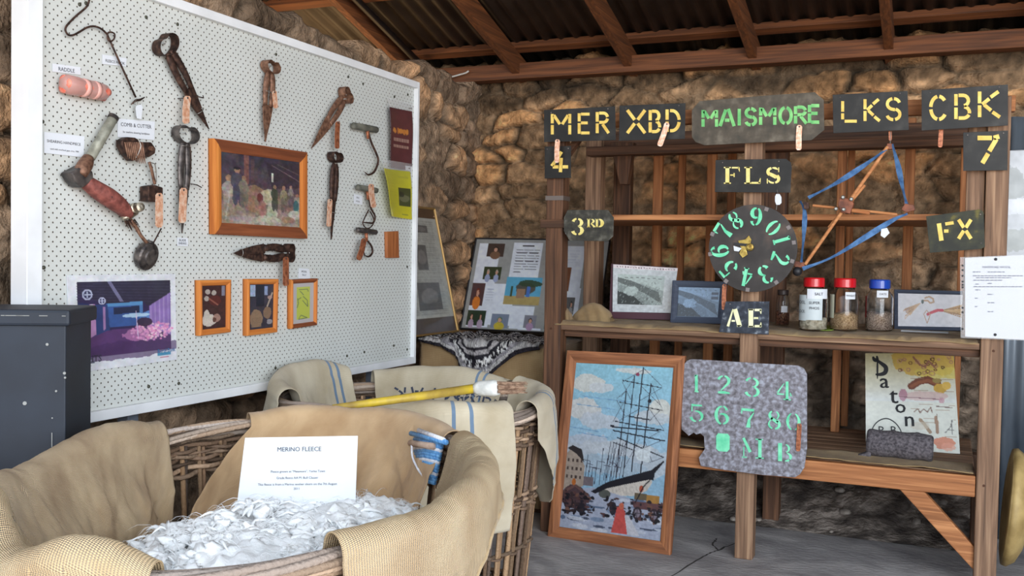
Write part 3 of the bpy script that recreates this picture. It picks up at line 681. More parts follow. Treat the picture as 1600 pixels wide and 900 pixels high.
def frame4(name, tl, tr, br, bl, front, wpx, depth, mat, paint, label, cat, group=None, gain=1.0, printname='picture', proud=.0, coat=1, mats=None, lipmat=None, mount=None):
    """picture frame: outer corners in the photo on plane `front` (the frame's face), mitred rails, print set back"""
    n = nrm_back(front); O = [front(*p) for p in (tl, tr, br, bl)]; cx = sum(p[0] for p in (tl, tr, br, bl)) / 4
    c = sum(O, Vector()) / 4
    root = empty(name, c + n * depth, label, cat, group); gain *= .84
    W_ = ((O[1]-O[0]).length + (O[2]-O[3]).length) / 2; H_ = ((O[3]-O[0]).length + (O[2]-O[1]).length) / 2
    if isinstance(wpx, (int, float)): wpx = (wpx,) * 4
    wt, wr, wb, wl = wpx
    def bil(u, v): return (O[0]*(1-u) + O[1]*u)*(1-v) + (O[3]*(1-u) + O[2]*u)*v
    I = [bil(wl/W_, wt/H_), bil(1 - wr/W_, wt/H_), bil(1 - wr/W_, 1 - wb/H_), bil(wl/W_, 1 - wb/H_)]
    mats = mats or [mat]*4
    for k in range(4):
        a, b, ci, d = O[k], O[(k+1) % 4], I[(k+1) % 4], I[k]
        m = MB(); f1, f2 = .3, .75
        ring = lambda p, q, f, h: p.lerp(q, f) - n * h
        prof = [(0, -depth), (0, -.002), (.12, 0.0), (.45, .0015), (.8, -.003), (1, -.007), (1, -depth)]
        A = [ring(a, d, f, h) for f, h in prof]; B = [ring(b, ci, f, h) for f, h in prof]; q = len(prof)
        m.add(A + B, [(i, i+1, q+i+1, q+i) for i in range(q-1)] + [(q-1, 0, q, 2*q-1), tuple(range(q)), tuple(range(2*q-1, q-1, -1))])
        m.build('frame_rail', mats[k], root, fixn=True)
    J = [p + n * .010 for p in I]
    m = MB(); paint.mesh(m, *J, gain=gain); m.build(printname, vcol('printed_picture', .45, .6 if coat else 0), root, smooth=True)
    m = MB(); m.prism([p + n * (depth - .004) for p in O], n * .003); m.build('backing', solid('backing_board', (110, 84, 60), .9), root)
    return root, J

# ---------------- tool materials
M_rust = noisy('rusted_steel', (48, 35, 31), (98, 72, 60), (60, 60, 60), 8, .62, .55, .5, None, (70, 50, 43), .002)
M_steel = noisy('dark_worn_steel', (62, 58, 58), (120, 112, 108), (40, 40, 40), 8, .5, .7, .3, None, None, .002)
M_brown = noisy('brown_rust_steel', (92, 62, 48), (150, 112, 90), (60, 60, 60), 8, .6, .4, .5, None, None, .002)
M_copper = noisy('beaten_copper', (224, 156, 120), (255, 226, 204), (60, 60, 60), 4, .28, .35, .6, None, (244, 190, 158), .003)  # orange-white end of the ramp paints highlights into the copper colour
M_copper_dull = noisy('dull_copper', (132, 74, 50), (196, 124, 88), (70, 70, 70), 5, .4, .4, .8, None, None, .003)
M_wire = solid('thin_wire', (150, 146, 140), .4, .8)
def copper_tag(px, front, parent=None, w=5.0, mat=None, label=None, hang=True):
    """riveted strip: px = centre line from top to bottom"""
    A = []; B = []
    for i, p in enumerate(px):
        a = px[max(i-1, 0)]; b = px[min(i+1, len(px)-1)]; dx, dy = b[0]-a[0], b[1]-a[1]; L = math.hypot(dx, dy)
        A.append(front(p[0] - dy/L*w, p[1] + dx/L*w)); B.append(front(p[0] + dy/L*w, p[1] - dx/L*w))
    # rounded ends
    def endcap(i, s):
        a = px[i]; j = 1 if i == 0 else -2; b = px[j]; dx, dy = a[0]-b[0], a[1]-b[1]; L = math.hypot(dx, dy); dx /= L; dy /= L
        return [front(a[0] + dx*w*.6 + nx*w*.55, a[1] + dy*w*.6 + ny*w*.55) for nx, ny in (((-dy), dx), (dy, -dx))]
    e0 = endcap(0, 1); e1 = endcap(-1, 1)
    if (e0[0] - A[0]).length > (e0[1] - A[0]).length: e0 = e0[::-1]
    if (e1[0] - A[-1]).length > (e1[1] - A[-1]).length: e1 = e1[::-1]
    A = [e0[0]] + A + [e1[0]]; B = [e0[1]] + B + [e1[1]]
    m = MB(); m.strip(A, B, nrm_back(front) * .0016)
    o = m.build('copper_tag', mat or M_copper, parent, bevel=.0003, fixn=True)
    m = MB(); c = front(px[0][0], px[0][1]) - nrm_back(front) * .0005; m.lathe(c, -nrm_back(front), [(0, .004), (.0015, .0035), (.0025, .001)], 10)
    if parent is not None: m.build('rivet', M_steel, o)
    return o

def shears(label, bow, tip, width, loopr, side=0.0, offset=.03, mat=None, closed=True, spread=.5, wires=(), tagpx=None, tagmat=None, tagw=5, blen=.55, two=True, hook=None, group=None, bowtype=0):
    """old blade shears hung on the board: bow end and blade tip given in the photo"""
    mat = mat or M_rust; F = lambda x, y, o=0: PB(x, y, offset + o)
    B0 = F(*bow); T0 = F(*tip); ax = T0 - B0; L = ax.length; ax.normalize(); n = Vector((1, 0, 0)); sd = n.cross(ax).normalized()
    root = empty('blade_shears', (B0 + T0) / 2, label, 'shears', group)
    wd = width
    q = lambda a, s, h=0: B0 + ax * (a * L) + sd * (s * wd) + n * h
    hs = 1 - blen
    # two spring bows of the handle, curled strip of steel
    m = MB(); A = []; Bq = []; Ra, Rs = loopr * 1.15, loopr * 1.75
    for k in range(41):
        ph = PI * 2 * (.015 + .97 * k / 40); top = abs(ph - PI); dent = 1 - spread * .55 * math.exp(-(top / .42) ** 2)
        p = B0 + ax * (math.cos(ph) * Ra * dent + Ra * .1) + sd * math.sin(ph) * Rs * (1 - .15 * math.exp(-(top / .6) ** 2)); A.append(p + n * .019); Bq.append(p - n * .019)
    m.strip(A, Bq, ax * .0015 + sd * .0015); m.build('bow_spring', mat, root, smooth=False)
    # tangs (handle shanks)
    for s in (-1, 1):
        m = MB(); pts = [q(.09, s*.22), q(hs*.35, s*.42 * (1 if not closed else .8)), q(hs*.7, s*.45), q(hs + .03, s*.34)]
        m.tube(cat1(pts, 10).tolist(), [.010, .013, .0155, .017, .017, .016, .015, .0145, .013, .012], 8, flat=.5, upv=n); m.build('handle', mat, root, smooth=True)
    # blades: long triangular plates, ground edge
    for s, h in ((-1, .003), (1, -.003)):
        if not two and s == 1: continue
        m = MB(); out = [q(hs, s*.62, h), q(hs + .05, s*.70, h), q(hs + blen*.45, s*.52, h), q(hs + blen*.8, s*.24, h), q(1.0, s*.02, h), q(hs + blen*.75, -s*.10, h), q(hs + blen*.4, -s*.12, h), q(hs + .02, -s*.06, h)]
        if s < 0: out = out[::-1]
        m.prism(out, n * -.0035); m.build('blade', mat, root, bevel=.0008, fixn=True)
    for t in wires:
        m = MB(); a = hs + blen * t if t >= 0 else hs * (1 + t); w_ = .72 * (1 - t * .75) if t >= 0 else .6
        pts = [q(a, w_*math.cos(k*PI/6), .010*math.sin(k*PI/6) + .002) for k in range(12)]
        m.tube(pts, .0016, 5, closed=True); m.build('wire_tie', M_wire, root, smooth=True)
    if tagpx: copper_tag(tagpx, F_of(offset + .016), root, tagw, tagmat)
    if hook:
        m = MB(); m.tube([F(*p) for p in hook], .0022, 6); m.build('catch', mat, root, smooth=True)
    # hanging nail
    m = MB(); m.tube([PB(bow[0], bow[1], 0), PB(bow[0], bow[1], offset + .01)], .0025, 6); m.build('hanging_pin', M_steel, root)
    return root
def F_of(o): return lambda x, y: PB(x, y, o)

shears('rusty blade shears with wide double bow, topmost left on the board, pointing down right', (258, 68), (327, 202), .046, .030, tagpx=None, blen=.5, wires=(.55,), spread=.62, hook=[(305, 150), (318, 153), (317, 149)])
cpt = empty  # keep
def lone_copper(px, off, label, w=5, mat=None, front=None):
    fr = front or F_of(off); root = empty('copper_label', fr(*px[0]), label, 'copper tag'); copper_tag(px, fr, root, w, mat)
    m = MB(); c = fr(*px[0]); n = nrm_back(fr); m.tube([c - n * .003, c + n * (off if not front else .03)], .002, 6); m.build('nail', M_steel, root); return root
lone_copper([(293, 153), (291, 172), (291, 190)], .045, 'copper tag nailed over the topmost left shears, above the bow of the long shears', 5.4)
shears('long closed blade shears with round eye bow, hanging vertical left of the framed shearing painting', (290, 208), (285, 365), .042, .030, tagpx=[(287, 297), (286, 320), (285, 345)], wires=(-.75,), blen=.47, spread=.6, mat=M_steel, hook=[(298, 287), (308, 289), (315, 293)], tagw=5.8)
shears('brown blade shears strapped with cloth band, top centre of the board, tip hanging down', (423, 103), (415, 222), .050, .024, mat=M_brown, wires=(-.3,), blen=.5, spread=.75, two=True, tagpx=[(429, 144), (430, 156), (431, 167)], tagw=3.6)
shears('brown blade shears slanting down left, top right of the board beside the hay hook', (541, 148), (487, 232), .044, .024, mat=M_brown, blen=.52, spread=.62, tagpx=[(528, 192), (527, 212), (527, 230)], tagmat=M_copper_dull, tagw=3.6)
shears('dark blade shears hanging straight down, right of the framed shearing painting', (524, 244), (518, 375), .038, .022, blen=.5, wires=(.35,), spread=.62, tagpx=[(516, 313), (515, 332), (514, 352)], tagmat=M_copper, tagw=3.6)
shears('blade shears hung level with blades pointing left, under the framed shearing painting', (452, 395), (366, 395), .052, .022, blen=.55, wires=(.8,), spread=.62, tagpx=[(447, 404), (447, 423), (447, 444)], tagmat=M_copper_dull, tagw=4.6)

# wire hook (fleece hook) with small white tag
root = empty('wire_hook', PB(175, 90, .02), 'long dark wire hook with curled top hanging at the upper left of the board', 'hook')
m = MB(); pts = [PB(*p, .02) for p in ((140, -12), (139, 2), (134, 12), (120, 24), (106, 38), (102, 46), (106, 54), (114, 55), (124, 50), (136, 43), (147, 41), (158, 45), (167, 53))]
m.tube(cat1(pts, 40).tolist(), .0034, 7); m.build('crook', M_rust, root, smooth=True)
m = MB(); pts = [PB(*p, .022) for p in ((167, 53), (172, 50), (179, 53), (178, 61), (172, 65), (168, 60), (168, 53))]; m.tube(cat1(pts, 20).tolist(), .003, 6); m.build('eye', M_rust, root, smooth=True)
m = MB(); m.tube([PB(*p, .02) for p in ((167, 53), (180, 82), (195, 115), (212, 152))], .0034, 7); m.build('shank', M_rust, root, smooth=True)
m = MB(); m.tube([PB(*p, .022) for p in ((205, 163), (212, 157), (219, 156), (226, 152))], [.002, .0045, .004, .002], 6); m.build('barb', M_rust, root, smooth=True)
m = MB(); m.tube([PB(*p, .026) for p in ((213, 155), (209, 162), (216, 166), (214, 158))], .0012, 5); m.build('string', M_wire, root)
plate('price_tag', [(213, 165), (221, 163), (223, 168), (221, 186), (214, 185), (212, 170)], F_of(.028), .001, M_paper, 'small white card tag on string', parent=root)

# two-line paper labels on the board
def label_card(px, lines, label, w=None, off=.004, parent=None, tsize=.012, ink=None):
    fr = F_of(off); root = empty('label_card', fr(*px[3]), label, 'label')
    plate('card', px, fr, .0012, M_paper, parent=root)
    m = MB()
    for (x, y, s, sz) in lines:
        a, u, v, n = axes_of(front_at(PB, off + .0008), x, y, math.atan2(px[1][1] - px[0][1], px[1][0] - px[0][0]))
        text_mesh(m, s, a, u, v, sz, 'CENTER')
    m.build('printed_text', ink or M_ink, root); return root
label_card([(82, 99), (126, 105), (126, 117), (82, 112)], [(104, 112, 'RADDLE', .017)], 'small white label above the red raddle sticks')
label_card([(160, 85), (198, 91), (197, 104), (160, 100)], [(180, 99, 'FLEECE HOOK', .013)], 'small white label behind the shank of the wire hook')
label_card([(184, 185), (242, 190), (241, 219), (184, 214)], [(213, 199, 'COMB & CUTTER', .018), (213, 209, 'for machine shearing handpiece', .0095)], 'white label card above the clump of combs')
label_card([(69, 206), (132, 213), (131, 246), (69, 239)], [(100, 225, 'SHEARING HANDPIECE', .0125), (101, 236, 'used with overhead gear, circa 1900', .0075)], 'white label card left of the machine handpiece')
label_card([(277, 371), (294, 372), (294, 385), (277, 384)], [(285, 377, 'BLADE', .012), (285, 382, 'SHEARS', .012)], 'tiny white label under the tip of the long closed shears')
label_card([(553, 303), (566, 306), (566, 320), (553, 318)], [(559, 310, 'BALE', .011), (559, 316, 'HOOK', .011)], 'tiny white label left of the small hand hooks')
label_card([(467, 419), (483, 420), (485, 436), (466, 435)], [(475, 426, 'WOOL', .013), (475, 431, 'TALLY', .011)], 'tiny white label above the small frame with yellow card')

# red raddle sticks in clear wrap
root = empty('raddle_sticks', PB(133, 138, .03), 'bundle of red chalk sticks wrapped in clear film, at the upper left of the board', 'marking chalk')
M_rad = noisy('red_raddle', (206, 84, 62), (240, 150, 128), (30, 30, 30), 5, .5, 0, .3)
M_film = solid('cloudy_film', (235, 190, 180), .2); MATS['cloudy_film'].node_tree.nodes['Principled BSDF'].inputs['Transmission Weight'].default_value = .5
a = PB(98, 130, .035); b = PB(166, 145, .035); ax = (b - a).normalized()
for k in range(3):
    o_ = Vector((.012 * math.cos(k*2.1), .006*math.sin(k*3), .014 * math.sin(k*2.1)))
    m = MB(); m.lathe(a + o_, ax, [(0, .008), (.006, .017), ((b-a).length * (.93 + .03*k), .016), ((b-a).length, .012)], 14); m.build('chalk_stick', M_rad, root, smooth=True)
m = MB(); L_ = (b-a).length; pr = [(-.004, .012), (.01, .03), (.05, .031), (.075, .026), (.10, .029), (.14, .029), (.165, .025), (L_ + .006, .014)]
m.lathe(a, ax, [(min(h, L_ + .006), r) for h, r in pr], 18); m.build('clear_wrap', M_film, root, smooth=True)
for h in (.42, .66):
    m = MB(); m.lathe(a + ax * (L_ * h), ax, [(0, .0295), (.018, .0295)], 18); m.build('band', solid('pale_band', (226, 170, 158), .5), root, smooth=True)

# machine handpiece: tube, dark joint, red body, brass knob, tail, round foot
root = empty('machine_handpiece', PB(180, 300, .04), 'machine shearing handpiece with grey tube, red wrapped body and round foot', 'shearing handpiece')
g_tube = noisy('grey_painted_tube', (116, 116, 104), (160, 160, 146), (30, 30, 30), 4, .5, .2, .2)
m = MB(); a, b = PB(176, 186, .04), PB(141, 246, .04); m.lathe(a, b - a, [(0, .014), (.004, .0165), ((b-a).length, .0165)], 16); m.build('drive_tube', g_tube, root, smooth=True)
m = MB(); m.lathe(PB(178, 182, .04), a - b, [(-.012, .018), (0, .018), (.002, .015)], 16); m.build('tube_cap', M_steel, root)
dkm = noisy('black_leather', (40, 36, 36), (84, 76, 72), (30, 30, 30), 5, .5, 0, .5)
m = MB(); m.tube(cat1([PB(138, 246, .04), PB(134, 256, .045), PB(128, 266, .05), PB(124, 274, .05)], 8).tolist(), [.017, .02, .023, .024, .024, .023, .022, .02], 12); m.build('elbow_joint', M_brown, root, smooth=True)
m = MB(); m.prism([PB(*p, .065) for p in ((111, 270), (133, 258), (146, 268), (147, 281), (130, 294), (118, 284))], (-.05, 0, 0)); m.build('leather_collar', dkm, root, bevel=.006, fixn=True)
redl = noisy('red_leather_wrap', (104, 52, 46), (150, 84, 74), (40, 40, 40), 5, .7, 0, .6)
m = MB(); pts = cat1([PB(134, 284, .045), PB(152, 297, .05), (PB(172, 310, .055)), PB(190, 324, .05), PB(200, 336, .045)], 14).tolist()
m.tube(pts, [.022 + .009 * math.sin(PI * min(1, i / 12)) for i in range(14)], 14); m.build('wrapped_body', redl, root, smooth=True)
m = MB(); m.lathe(PB(175, 308, .082), (1, 0, 0), [(0, .004), (.002, .003)], 8); m.build('rivet', M_black, root)
brs = noisy('tarnished_brass', (120, 110, 96), (190, 180, 160), (50, 50, 50), 4, .4, .8, .3)
m = MB(); m.lathe(PB(208, 326, .05), (1, -.3, .1), [(0, .018), (.02, .018), (.022, .013), (.035, .013), (.037, .016), (.05, .015), (.053, .006)], 16); m.build('tension_knob', brs, root, smooth=False)
m = MB(); m.tube([PB(192, 342, .05), PB(204, 336, .055), PB(213, 332, .05)], [.008, .012, .009], 10); m.build('yoke', brs, root, smooth=True)
for k in range(7):
    m = MB(); x = 194 + k * 2.6; m.tube([PB(x, 343 + (k % 3), .04), PB(x + 7 + (k % 2) * 3, 357 + (k * 5) % 6 - k, .038)], [.0035, .001], 6); m.build('comb_tooth', M_rust, root)
m = MB(); m.tube(cat1([PB(203, 344, .035), PB(213, 356, .035), PB(220, 368, .04), PB(230, 380, .04)], 10).tolist(), [.009, .009, .008, .007, .007, .006, .006, .006, .006, .006], 8); m.build('crank_arm', M_brown, root, smooth=True)
m = MB(); c = PB(230, 398, .03); m.lathe(c - Vector((.02, 0, 0)), (1, .1, -.25), [(0, .045), (.012, .05), (.025, .05), (.03, .045), (.034, .030), (.04, .028)], 24); m.build('round_foot', M_steel, root, smooth=False)
m = MB(); m.lathe(PB(233, 382, .03), Vector((.3, .1, 1)), [(-.01, .017), (.012, .015), (.014, .009)], 14); m.build('foot_socket', M_steel, root)

# clump of combs + hanging bits with copper tag
root = empty('combs_and_cutter', PB(217, 235, .03), 'clump of rusty shearing combs and cutter tied with wire under its label card', 'shearing combs')
m = MB(); m.prism([PB(*p, .045) for p in ((191, 219), (200, 214), (212, 215), (222, 222), (226, 232), (222, 246), (208, 252), (197, 240), (191, 228))], (-.03, 0, 0)); m.build('comb_body', M_rust, root, bevel=.004, fixn=True)
for k in range(10):
    x = 195 + k * 3; m = MB(); m.tube([PB(x, 222, .05), PB(x + 3, 236 + k, .05), PB(x + 5, 246 + min(k, 6) * 1.6, .048)], [.003, .0035, .001], 6); m.build('comb_tooth', M_brown, root)
m = MB(); m.prism([PB(*p, .05) for p in ((224, 222), (237, 222), (244, 232), (243, 240), (233, 246), (226, 240))], (-.035, 0, 0)); m.build('cutter', M_rust, root, bevel=.004, fixn=True)
m = MB(); m.lathe(PB(235, 232, .05), (1, 0, 0), [(0, .009), (.008, .008)], 12); m.build('boss', M_brown, root)
m = MB(); m.tube(cat1([PB(216, 218, .052), PB(220, 228, .055), PB(216, 240, .052), PB(212, 247, .05)], 10).tolist(), .0015, 5); m.build('wire_tie', M_wire, root)
root = empty('cutter_fork', PB(237, 290, .03), 'small rusty fork and block with bright copper tag, hanging below the combs', 'shearing part')
m = MB(); m.tube(cat1([PB(233, 253, .03), PB(236, 262, .032), PB(239, 275, .03), PB(242, 288, .03)], 10).tolist(), .0065, 8, flat=.6); m.build('fork_arm', M_brown, root, smooth=True)
m = MB(); m.tube([PB(233, 253, .03), PB(242, 256, .03), PB(244, 268, .03), PB(244, 285, .03)], .002, 6); m.build('wire_tie', M_wire, root)
m = MB(); m.prism([PB(*p, .05) for p in ((232, 291), (243, 289), (255, 293), (255, 306), (246, 309), (245, 316), (232, 314))], (-.04, 0, 0)); m.build('block', M_rust, root, bevel=.003, fixn=True)
copper_tag([(249, 305), (249, 325), (249, 352)], F_of(.056), root, 5.8)
m = MB(); m.tube([PB(252, 357, .04), PB(246, 368, .038), PB(240, 379, .035)], .0028, 6); m.build('pin_rod', M_rust, root)

# bale hook (T handle) and smaller hooks
def hook_tool(name, label, handle, hw, shank, r, hmat, offset=.03, tagp=None, tmat=None, tagw=4):
    root = empty(name, PB(*handle[0], offset), label, 'hook')
    a, b = PB(*handle[0], offset), PB(*handle[1], offset); L_ = (b - a).length
    m = MB(); m.lathe(a, b - a, [(0, hw * .6), (.006, hw), (L_ * .5, hw * 1.05), (L_ - .006, hw), (L_, hw * .6)], 14); m.build('handle', hmat, root, smooth=True)
    m = MB(); pts = cat1([PB(*p, offset) for p in shank], 26).tolist(); m.tube(pts, [r * (1 - .75 * max(0, (i - 18) / 8)) for i in range(26)], 8); m.build('hook_shank', M_rust, root, smooth=True)
    m = MB(); m.tube([PB(shank[0][0], shank[0][1] + 2, offset), PB(shank[0][0] + 1, shank[0][1] + 16, offset)], [.009, .006], 8); m.build('ferrule', M_copper_dull, root, smooth=True)
    if tagp: copper_tag(tagp, F_of(offset + .02), root, tagw, tmat)
    return root
grh = noisy('grey_worn_handle', (70, 72, 64), (120, 118, 106), (20, 20, 20), 5, .7, 0, .4)
hook_tool('bale_hook', 'T-handled bale hook with grey wooden grip, beside the maroon leaflet', ((551, 196), (589, 203)), .0155, ((574, 201), (580, 222), (588, 240), (591, 252), (585, 268), (576, 273), (570, 269)), .0055, grh)
hook_tool('hand_hook', 'small hand hook with grey-brown grip and bright copper tag, left of the yellow leaflet', ((558, 292), (589, 298)), .0135, ((574, 296), (577, 312), (580, 326), (586, 338), (583, 348), (574, 348), (566, 347)), .0045, grh, tagp=[(580, 290), (581, 305), (584, 322)], tagw=4.2)
hook_tool('hand_hook', 'small black scissor-like hook with dull copper tag, lowest of the hooks', ((558, 359), (588, 363)), .0125, ((572, 361), (573, 374), (580, 384), (582, 394), (576, 401), (568, 398)), .005, M_steel, tagp=[(569, 375), (566, 390), (561, 404)], tmat=M_copper_dull, tagw=4.2)
m = MB(); m.tube(cat1([PB(576, 328, .03), PB(570, 340, .03), PB(567, 350, .03), PB(574, 357, .03), PB(582, 352, .03), PB(584, 342, .03), PB(578, 330, .03)], 24).tolist(), .003, 6)
m.tube(cat1([PB(570, 374, .032), PB(566, 386, .032), PB(570, 398, .032)], 10).tolist(), .003, 6)
tag(m.build('scissor_handles', M_rust, smooth=True), 'loop of rusty wire handles between the two small hand hooks', 'scissor handles')

# wooden block, leaflets
plate('wooden_block', [(605, 362), (623, 361), (624, 403), (606, 403)], F_of(.02), .018, noisy('stained_wood_block', (140, 78, 40), (176, 108, 62), (60, 60, 4), 5, .5), 'small reddish wooden block fixed low on the right side of the board', 'wooden block', bevel=.002)
M_plastic = solid('clear_sleeve', (240, 240, 240), .12); _b = MATS['clear_sleeve'].node_tree.nodes['Principled BSDF']; _b.inputs['Alpha'].default_value = .18
def leaflet(name, quad, paint, label, cat, curl=0.0, gain=1.0, off=.012):
    """sleeved leaflet; quad tl,tr,br,bl in the photo, left edge curls off the board"""
    F = F_of(off); O = [F(*p) for p in quad]; root = empty(name, O[3], label, cat)
    m = MB(); nx = 24
    a = np.clip(paint.a * gain, 0, 255) / 255.; a = np.where(a <= .04045, a / 12.92, ((a + .055) / 1.055) ** 2.4); ny, nx = paint.ny, paint.nx; rows = []; cols = []
    for j in range(ny):
        v = j / (ny - 1); r = []
        for i in range(nx):
            u = i / (nx - 1); p = (O[0]*(1-u) + O[1]*u)*(1-v) + (O[3]*(1-u) + O[2]*u)*v
            r.append(p + Vector((curl * (1 - u) ** 2 + .004 * math.sin(v * 5), 0, 0)))
        rows.append(r); cols.append(a[j].tolist())
    m.grid(rows, cols); m.build('printed_sheet', vcol('printed_picture', .45, .6), root, smooth=True, solid_t=.0012)
    q = [p + Vector((curl * .5 if k in (0, 3) else 0, 0, 0)) for k, p in enumerate(O)]
    T_ = [F(quad[0][0] - 3, quad[0][1] - 14), F(quad[1][0] + 1, quad[1][1] - 12), F(quad[1][0] + 1, quad[1][1]), F(quad[0][0] - 1, quad[0][1])]
    m = MB(); m.prism([p + Vector((.002 + (curl if k in (0, 3) else 0), 0, 0)) for k, p in enumerate(T_)], (-.0008, 0, 0)); m.build('sleeve_top', M_plastic, root, fixn=True)
    m = MB(); m.prism([p + Vector((.0, 0, 0)) for p in (F(quad[1][0]-2, quad[1][1]-6), F(quad[1][0], quad[1][1]-6), F(quad[1][0], quad[1][1]-4), F(quad[1][0]-2, quad[1][1]-4))], (-.012, 0, 0)); m.build('pin', M_steel, root)
    return root
p = Paint(44, 90, (92, 44, 50)); p.noise(.12, 6); p.rect(.0, .0, .06, 1, (70, 34, 42))
for (u, c_, w_) in ((.2, (214, 140, 60), .10), (.36, (200, 120, 50), .08), (.48, (214, 140, 60), .12), (.62, (205, 130, 55), .10), (.75, (214, 140, 60), .08)): p.ell(u, .37, w_ * .8, .045, c_, .9, 1.5, int(u * 50))
for v, u0, u1 in ((.49, .14, .84), (.60, .14, .84)):
    for k in range(9): p.rect(u0 + (u1 - u0) * k / 9, v, u0 + (u1 - u0) * (k + .72) / 9, v + .05, (200, 170, 150), .75)
p.rect(.72, .93, 1, 1, (220, 220, 224))
leaflet('maroon_leaflet', [(603, 167), (644, 174), (645, 267), (606, 262)], p, 'maroon leaflet with orange heading at the top right of the board', 'leaflet', .02)
p = Paint(60, 80, (206, 200, 40)); p.grad((196, 192, 60), (210, 200, 30)); p.noise(.08, 3); p.rect(.5, .36, .96, .74, (70, 76, 40)); p.ell(.72, .58, .2, .08, (120, 120, 90), .8, .8); p.ell(.62, .5, .1, .06, (40, 44, 30), .8, .8)
p.lines(.06, .08, .4, .8, 12, (180, 172, 50), .006, 4, .5); p.rect(.55, .12, .9, .16, (180, 176, 60)); p.rect(.6, .9, .85, .93, (150, 150, 60))
leaflet('yellow_leaflet', [(586, 263), (641, 268), (645, 343), (600, 338)], p, 'curling yellow leaflet with small dark photo, below the maroon one', 'leaflet', .05)

# ---------------- framed pictures on the board
wm = woods('honey_frame_wood', (176, 96, 36), (222, 142, 66), (200, 118, 48), .2); wdk = woods('dark_frame_wood', (104, 54, 28), (150, 84, 48), (128, 68, 36), .2)
p = Paint(120, 100, (84, 74, 84)); R_ = random.Random(5)
p.grad((66, 62, 76), (96, 78, 88), 0, .5); p.grad((120, 100, 96), (176, 158, 140), .5, 1); p.noise(.25, 9, 4, False)
p.rect(.27, 0, .33, .42, (140, 92, 84), .8); p.rect(.36, .05, .4, .4, (110, 80, 84), .6); p.poly([(.55, .08), (1, .02), (1, .4), (.62, .45)], (64, 54, 66), .9)
p.line(.62, .1, 1, .3, .006, (130, 110, 110), .7); p.line(.7, .08, 1, .2, .005, (120, 104, 104), .6)
p.ell(.4, .62, .15, .2, (158, 122, 100), .8, .5, 2); p.rect(.62, .22, .645, .35, (216, 214, 196)); 
def fig(u, v, h, w, c, c2, hat=None):
    p.ell(u, v, w * .45, h * .09, (176, 136, 112), .9, .4); p.ell(u, v + h * .3, w, h * .24, c, .9, .9, int(u * 99)); p.ell(u - w * .3, v + h * .7, w * .5, h * .32, c2, .85, .8, int(u * 77)); p.ell(u + w * .5, v + h * .7, w * .4, h * .3, c2, .8, .8, 8)
    if hat: p.ell(u, v - h * .07, w * .6, h * .04, hat, .9)
fig(.09, .36, .52, .075, (176, 172, 160), (170, 156, 140)); fig(.19, .24, .5, .07, (84, 84, 100), (70, 72, 96), (40, 38, 50)); fig(.27, .34, .42, .06, (140, 132, 116), (120, 112, 104))
p.ell(.57, .58, .1, .12, (196, 184, 160), .95, .8, 11); p.ell(.47, .6, .04, .07, (120, 56, 60), .9); p.ell(.5, .76, .05, .14, (170, 120, 116), .8, .6); p.ell(.63, .8, .07, .18, (190, 190, 168), .95, .9, 13)
fig(.66, .42, .36, .05, (66, 78, 62), (70, 74, 66)); fig(.78, .42, .36, .05, (160, 152, 120), (120, 104, 96)); fig(.88, .4, .3, .04, (150, 140, 140), (110, 96, 100)); fig(.97, .52, .28, .05, (180, 170, 160), (168, 160, 150))
p.ell(.95, .68, .04, .09, (64, 110, 118), .9); p.ell(.93, .82, .09, .07, (200, 196, 184), .9, .6); p.ell(.55, .93, .18, .07, (196, 192, 172), .9, 1.0, 15); p.ell(.25, .92, .2, .05, (170, 160, 158), .7, 1.2, 16)
p.ell(.85, .9, .1, .05, (160, 120, 96), .7, 1, 17); p.line(.1, .6, .05, .95, .008, (190, 180, 168)); p.noise(.3, 26, 40, False); p.noise(.15, 60, 41)
frame4('framed_painting', (335, 216), (481, 238), (481, 373), (336, 366), F_of(.032), .046, .03, wdk[1], p, 'wood-framed painting of shearers at work, largest frame on the board', 'framed picture', gain=1.05, mats=[wdk[1], wm[2], wdk[1], wm[2]])
p = Paint(60, 100, (66, 40, 40)); p.noise(.3, 12, 2, False)
for q in ((.25, .14), (.5, .17), (.2, .3)): p.ell(q[0], q[1], .1, .06, (196, 186, 176), .9, .6)
p.rect(.82, .02, .95, .25, (150, 156, 176), .8); p.ell(.55, .35, .25, .12, (96, 44, 40), .9, .8); p.line(.3, .3, .65, .45, .03, (150, 90, 76)); p.ell(.3, .8, .3, .14, (214, 204, 192), 1, .7); p.ell(.2, .66, .12, .1, (206, 198, 186), 1, .6); p.ell(.62, .76, .16, .1, (176, 140, 126), .9, .5); p.ell(.52, .8, .08, .06, (96, 60, 50), .9)
p.noise(.15, 40, 9, False)
frame4('framed_photo', (312, 438), (362, 437), (361, 519), (313, 525), F_of(.026), .021, .025, wm[1], p, 'small pine-framed photo of sheep and shearer, leftmost of three small frames', 'framed photo', 'small frames low on the board', gain=1.1, mats=wm * 1 + [wm[2]] if False else [wm[1], wm[2], wm[1], wm[2]])
p = Paint(60, 100, (56, 52, 64)); p.rect(.05, .02, .25, .3, (170, 186, 216), .9); p.rect(.28, 0, .62, .5, (36, 38, 50)); p.rect(.62, .05, .75, .25, (150, 166, 200), .9); p.rect(.05, .27, .28, .3, (40, 40, 50)); p.noise(.2, 12, 3, False)
p.ell(.3, .76, .26, .2, (150, 122, 96), .95, .4); p.rect(.1, .72, .5, .95, (142, 116, 92), .9); p.ell(.75, .65, .18, .14, (140, 112, 88), .9, .6); p.line(.95, .2, .75, .5, .03, (176, 160, 144)); p.ell(.85, .3, .1, .04, (180, 150, 140), .9); p.ell(.85, .86, .12, .06, (170, 166, 170), .8, .8)
p.lines(.12, .6, .5, .95, 12, (110, 88, 70), .005, 5, .6); p.noise(.12, 40, 8, False)
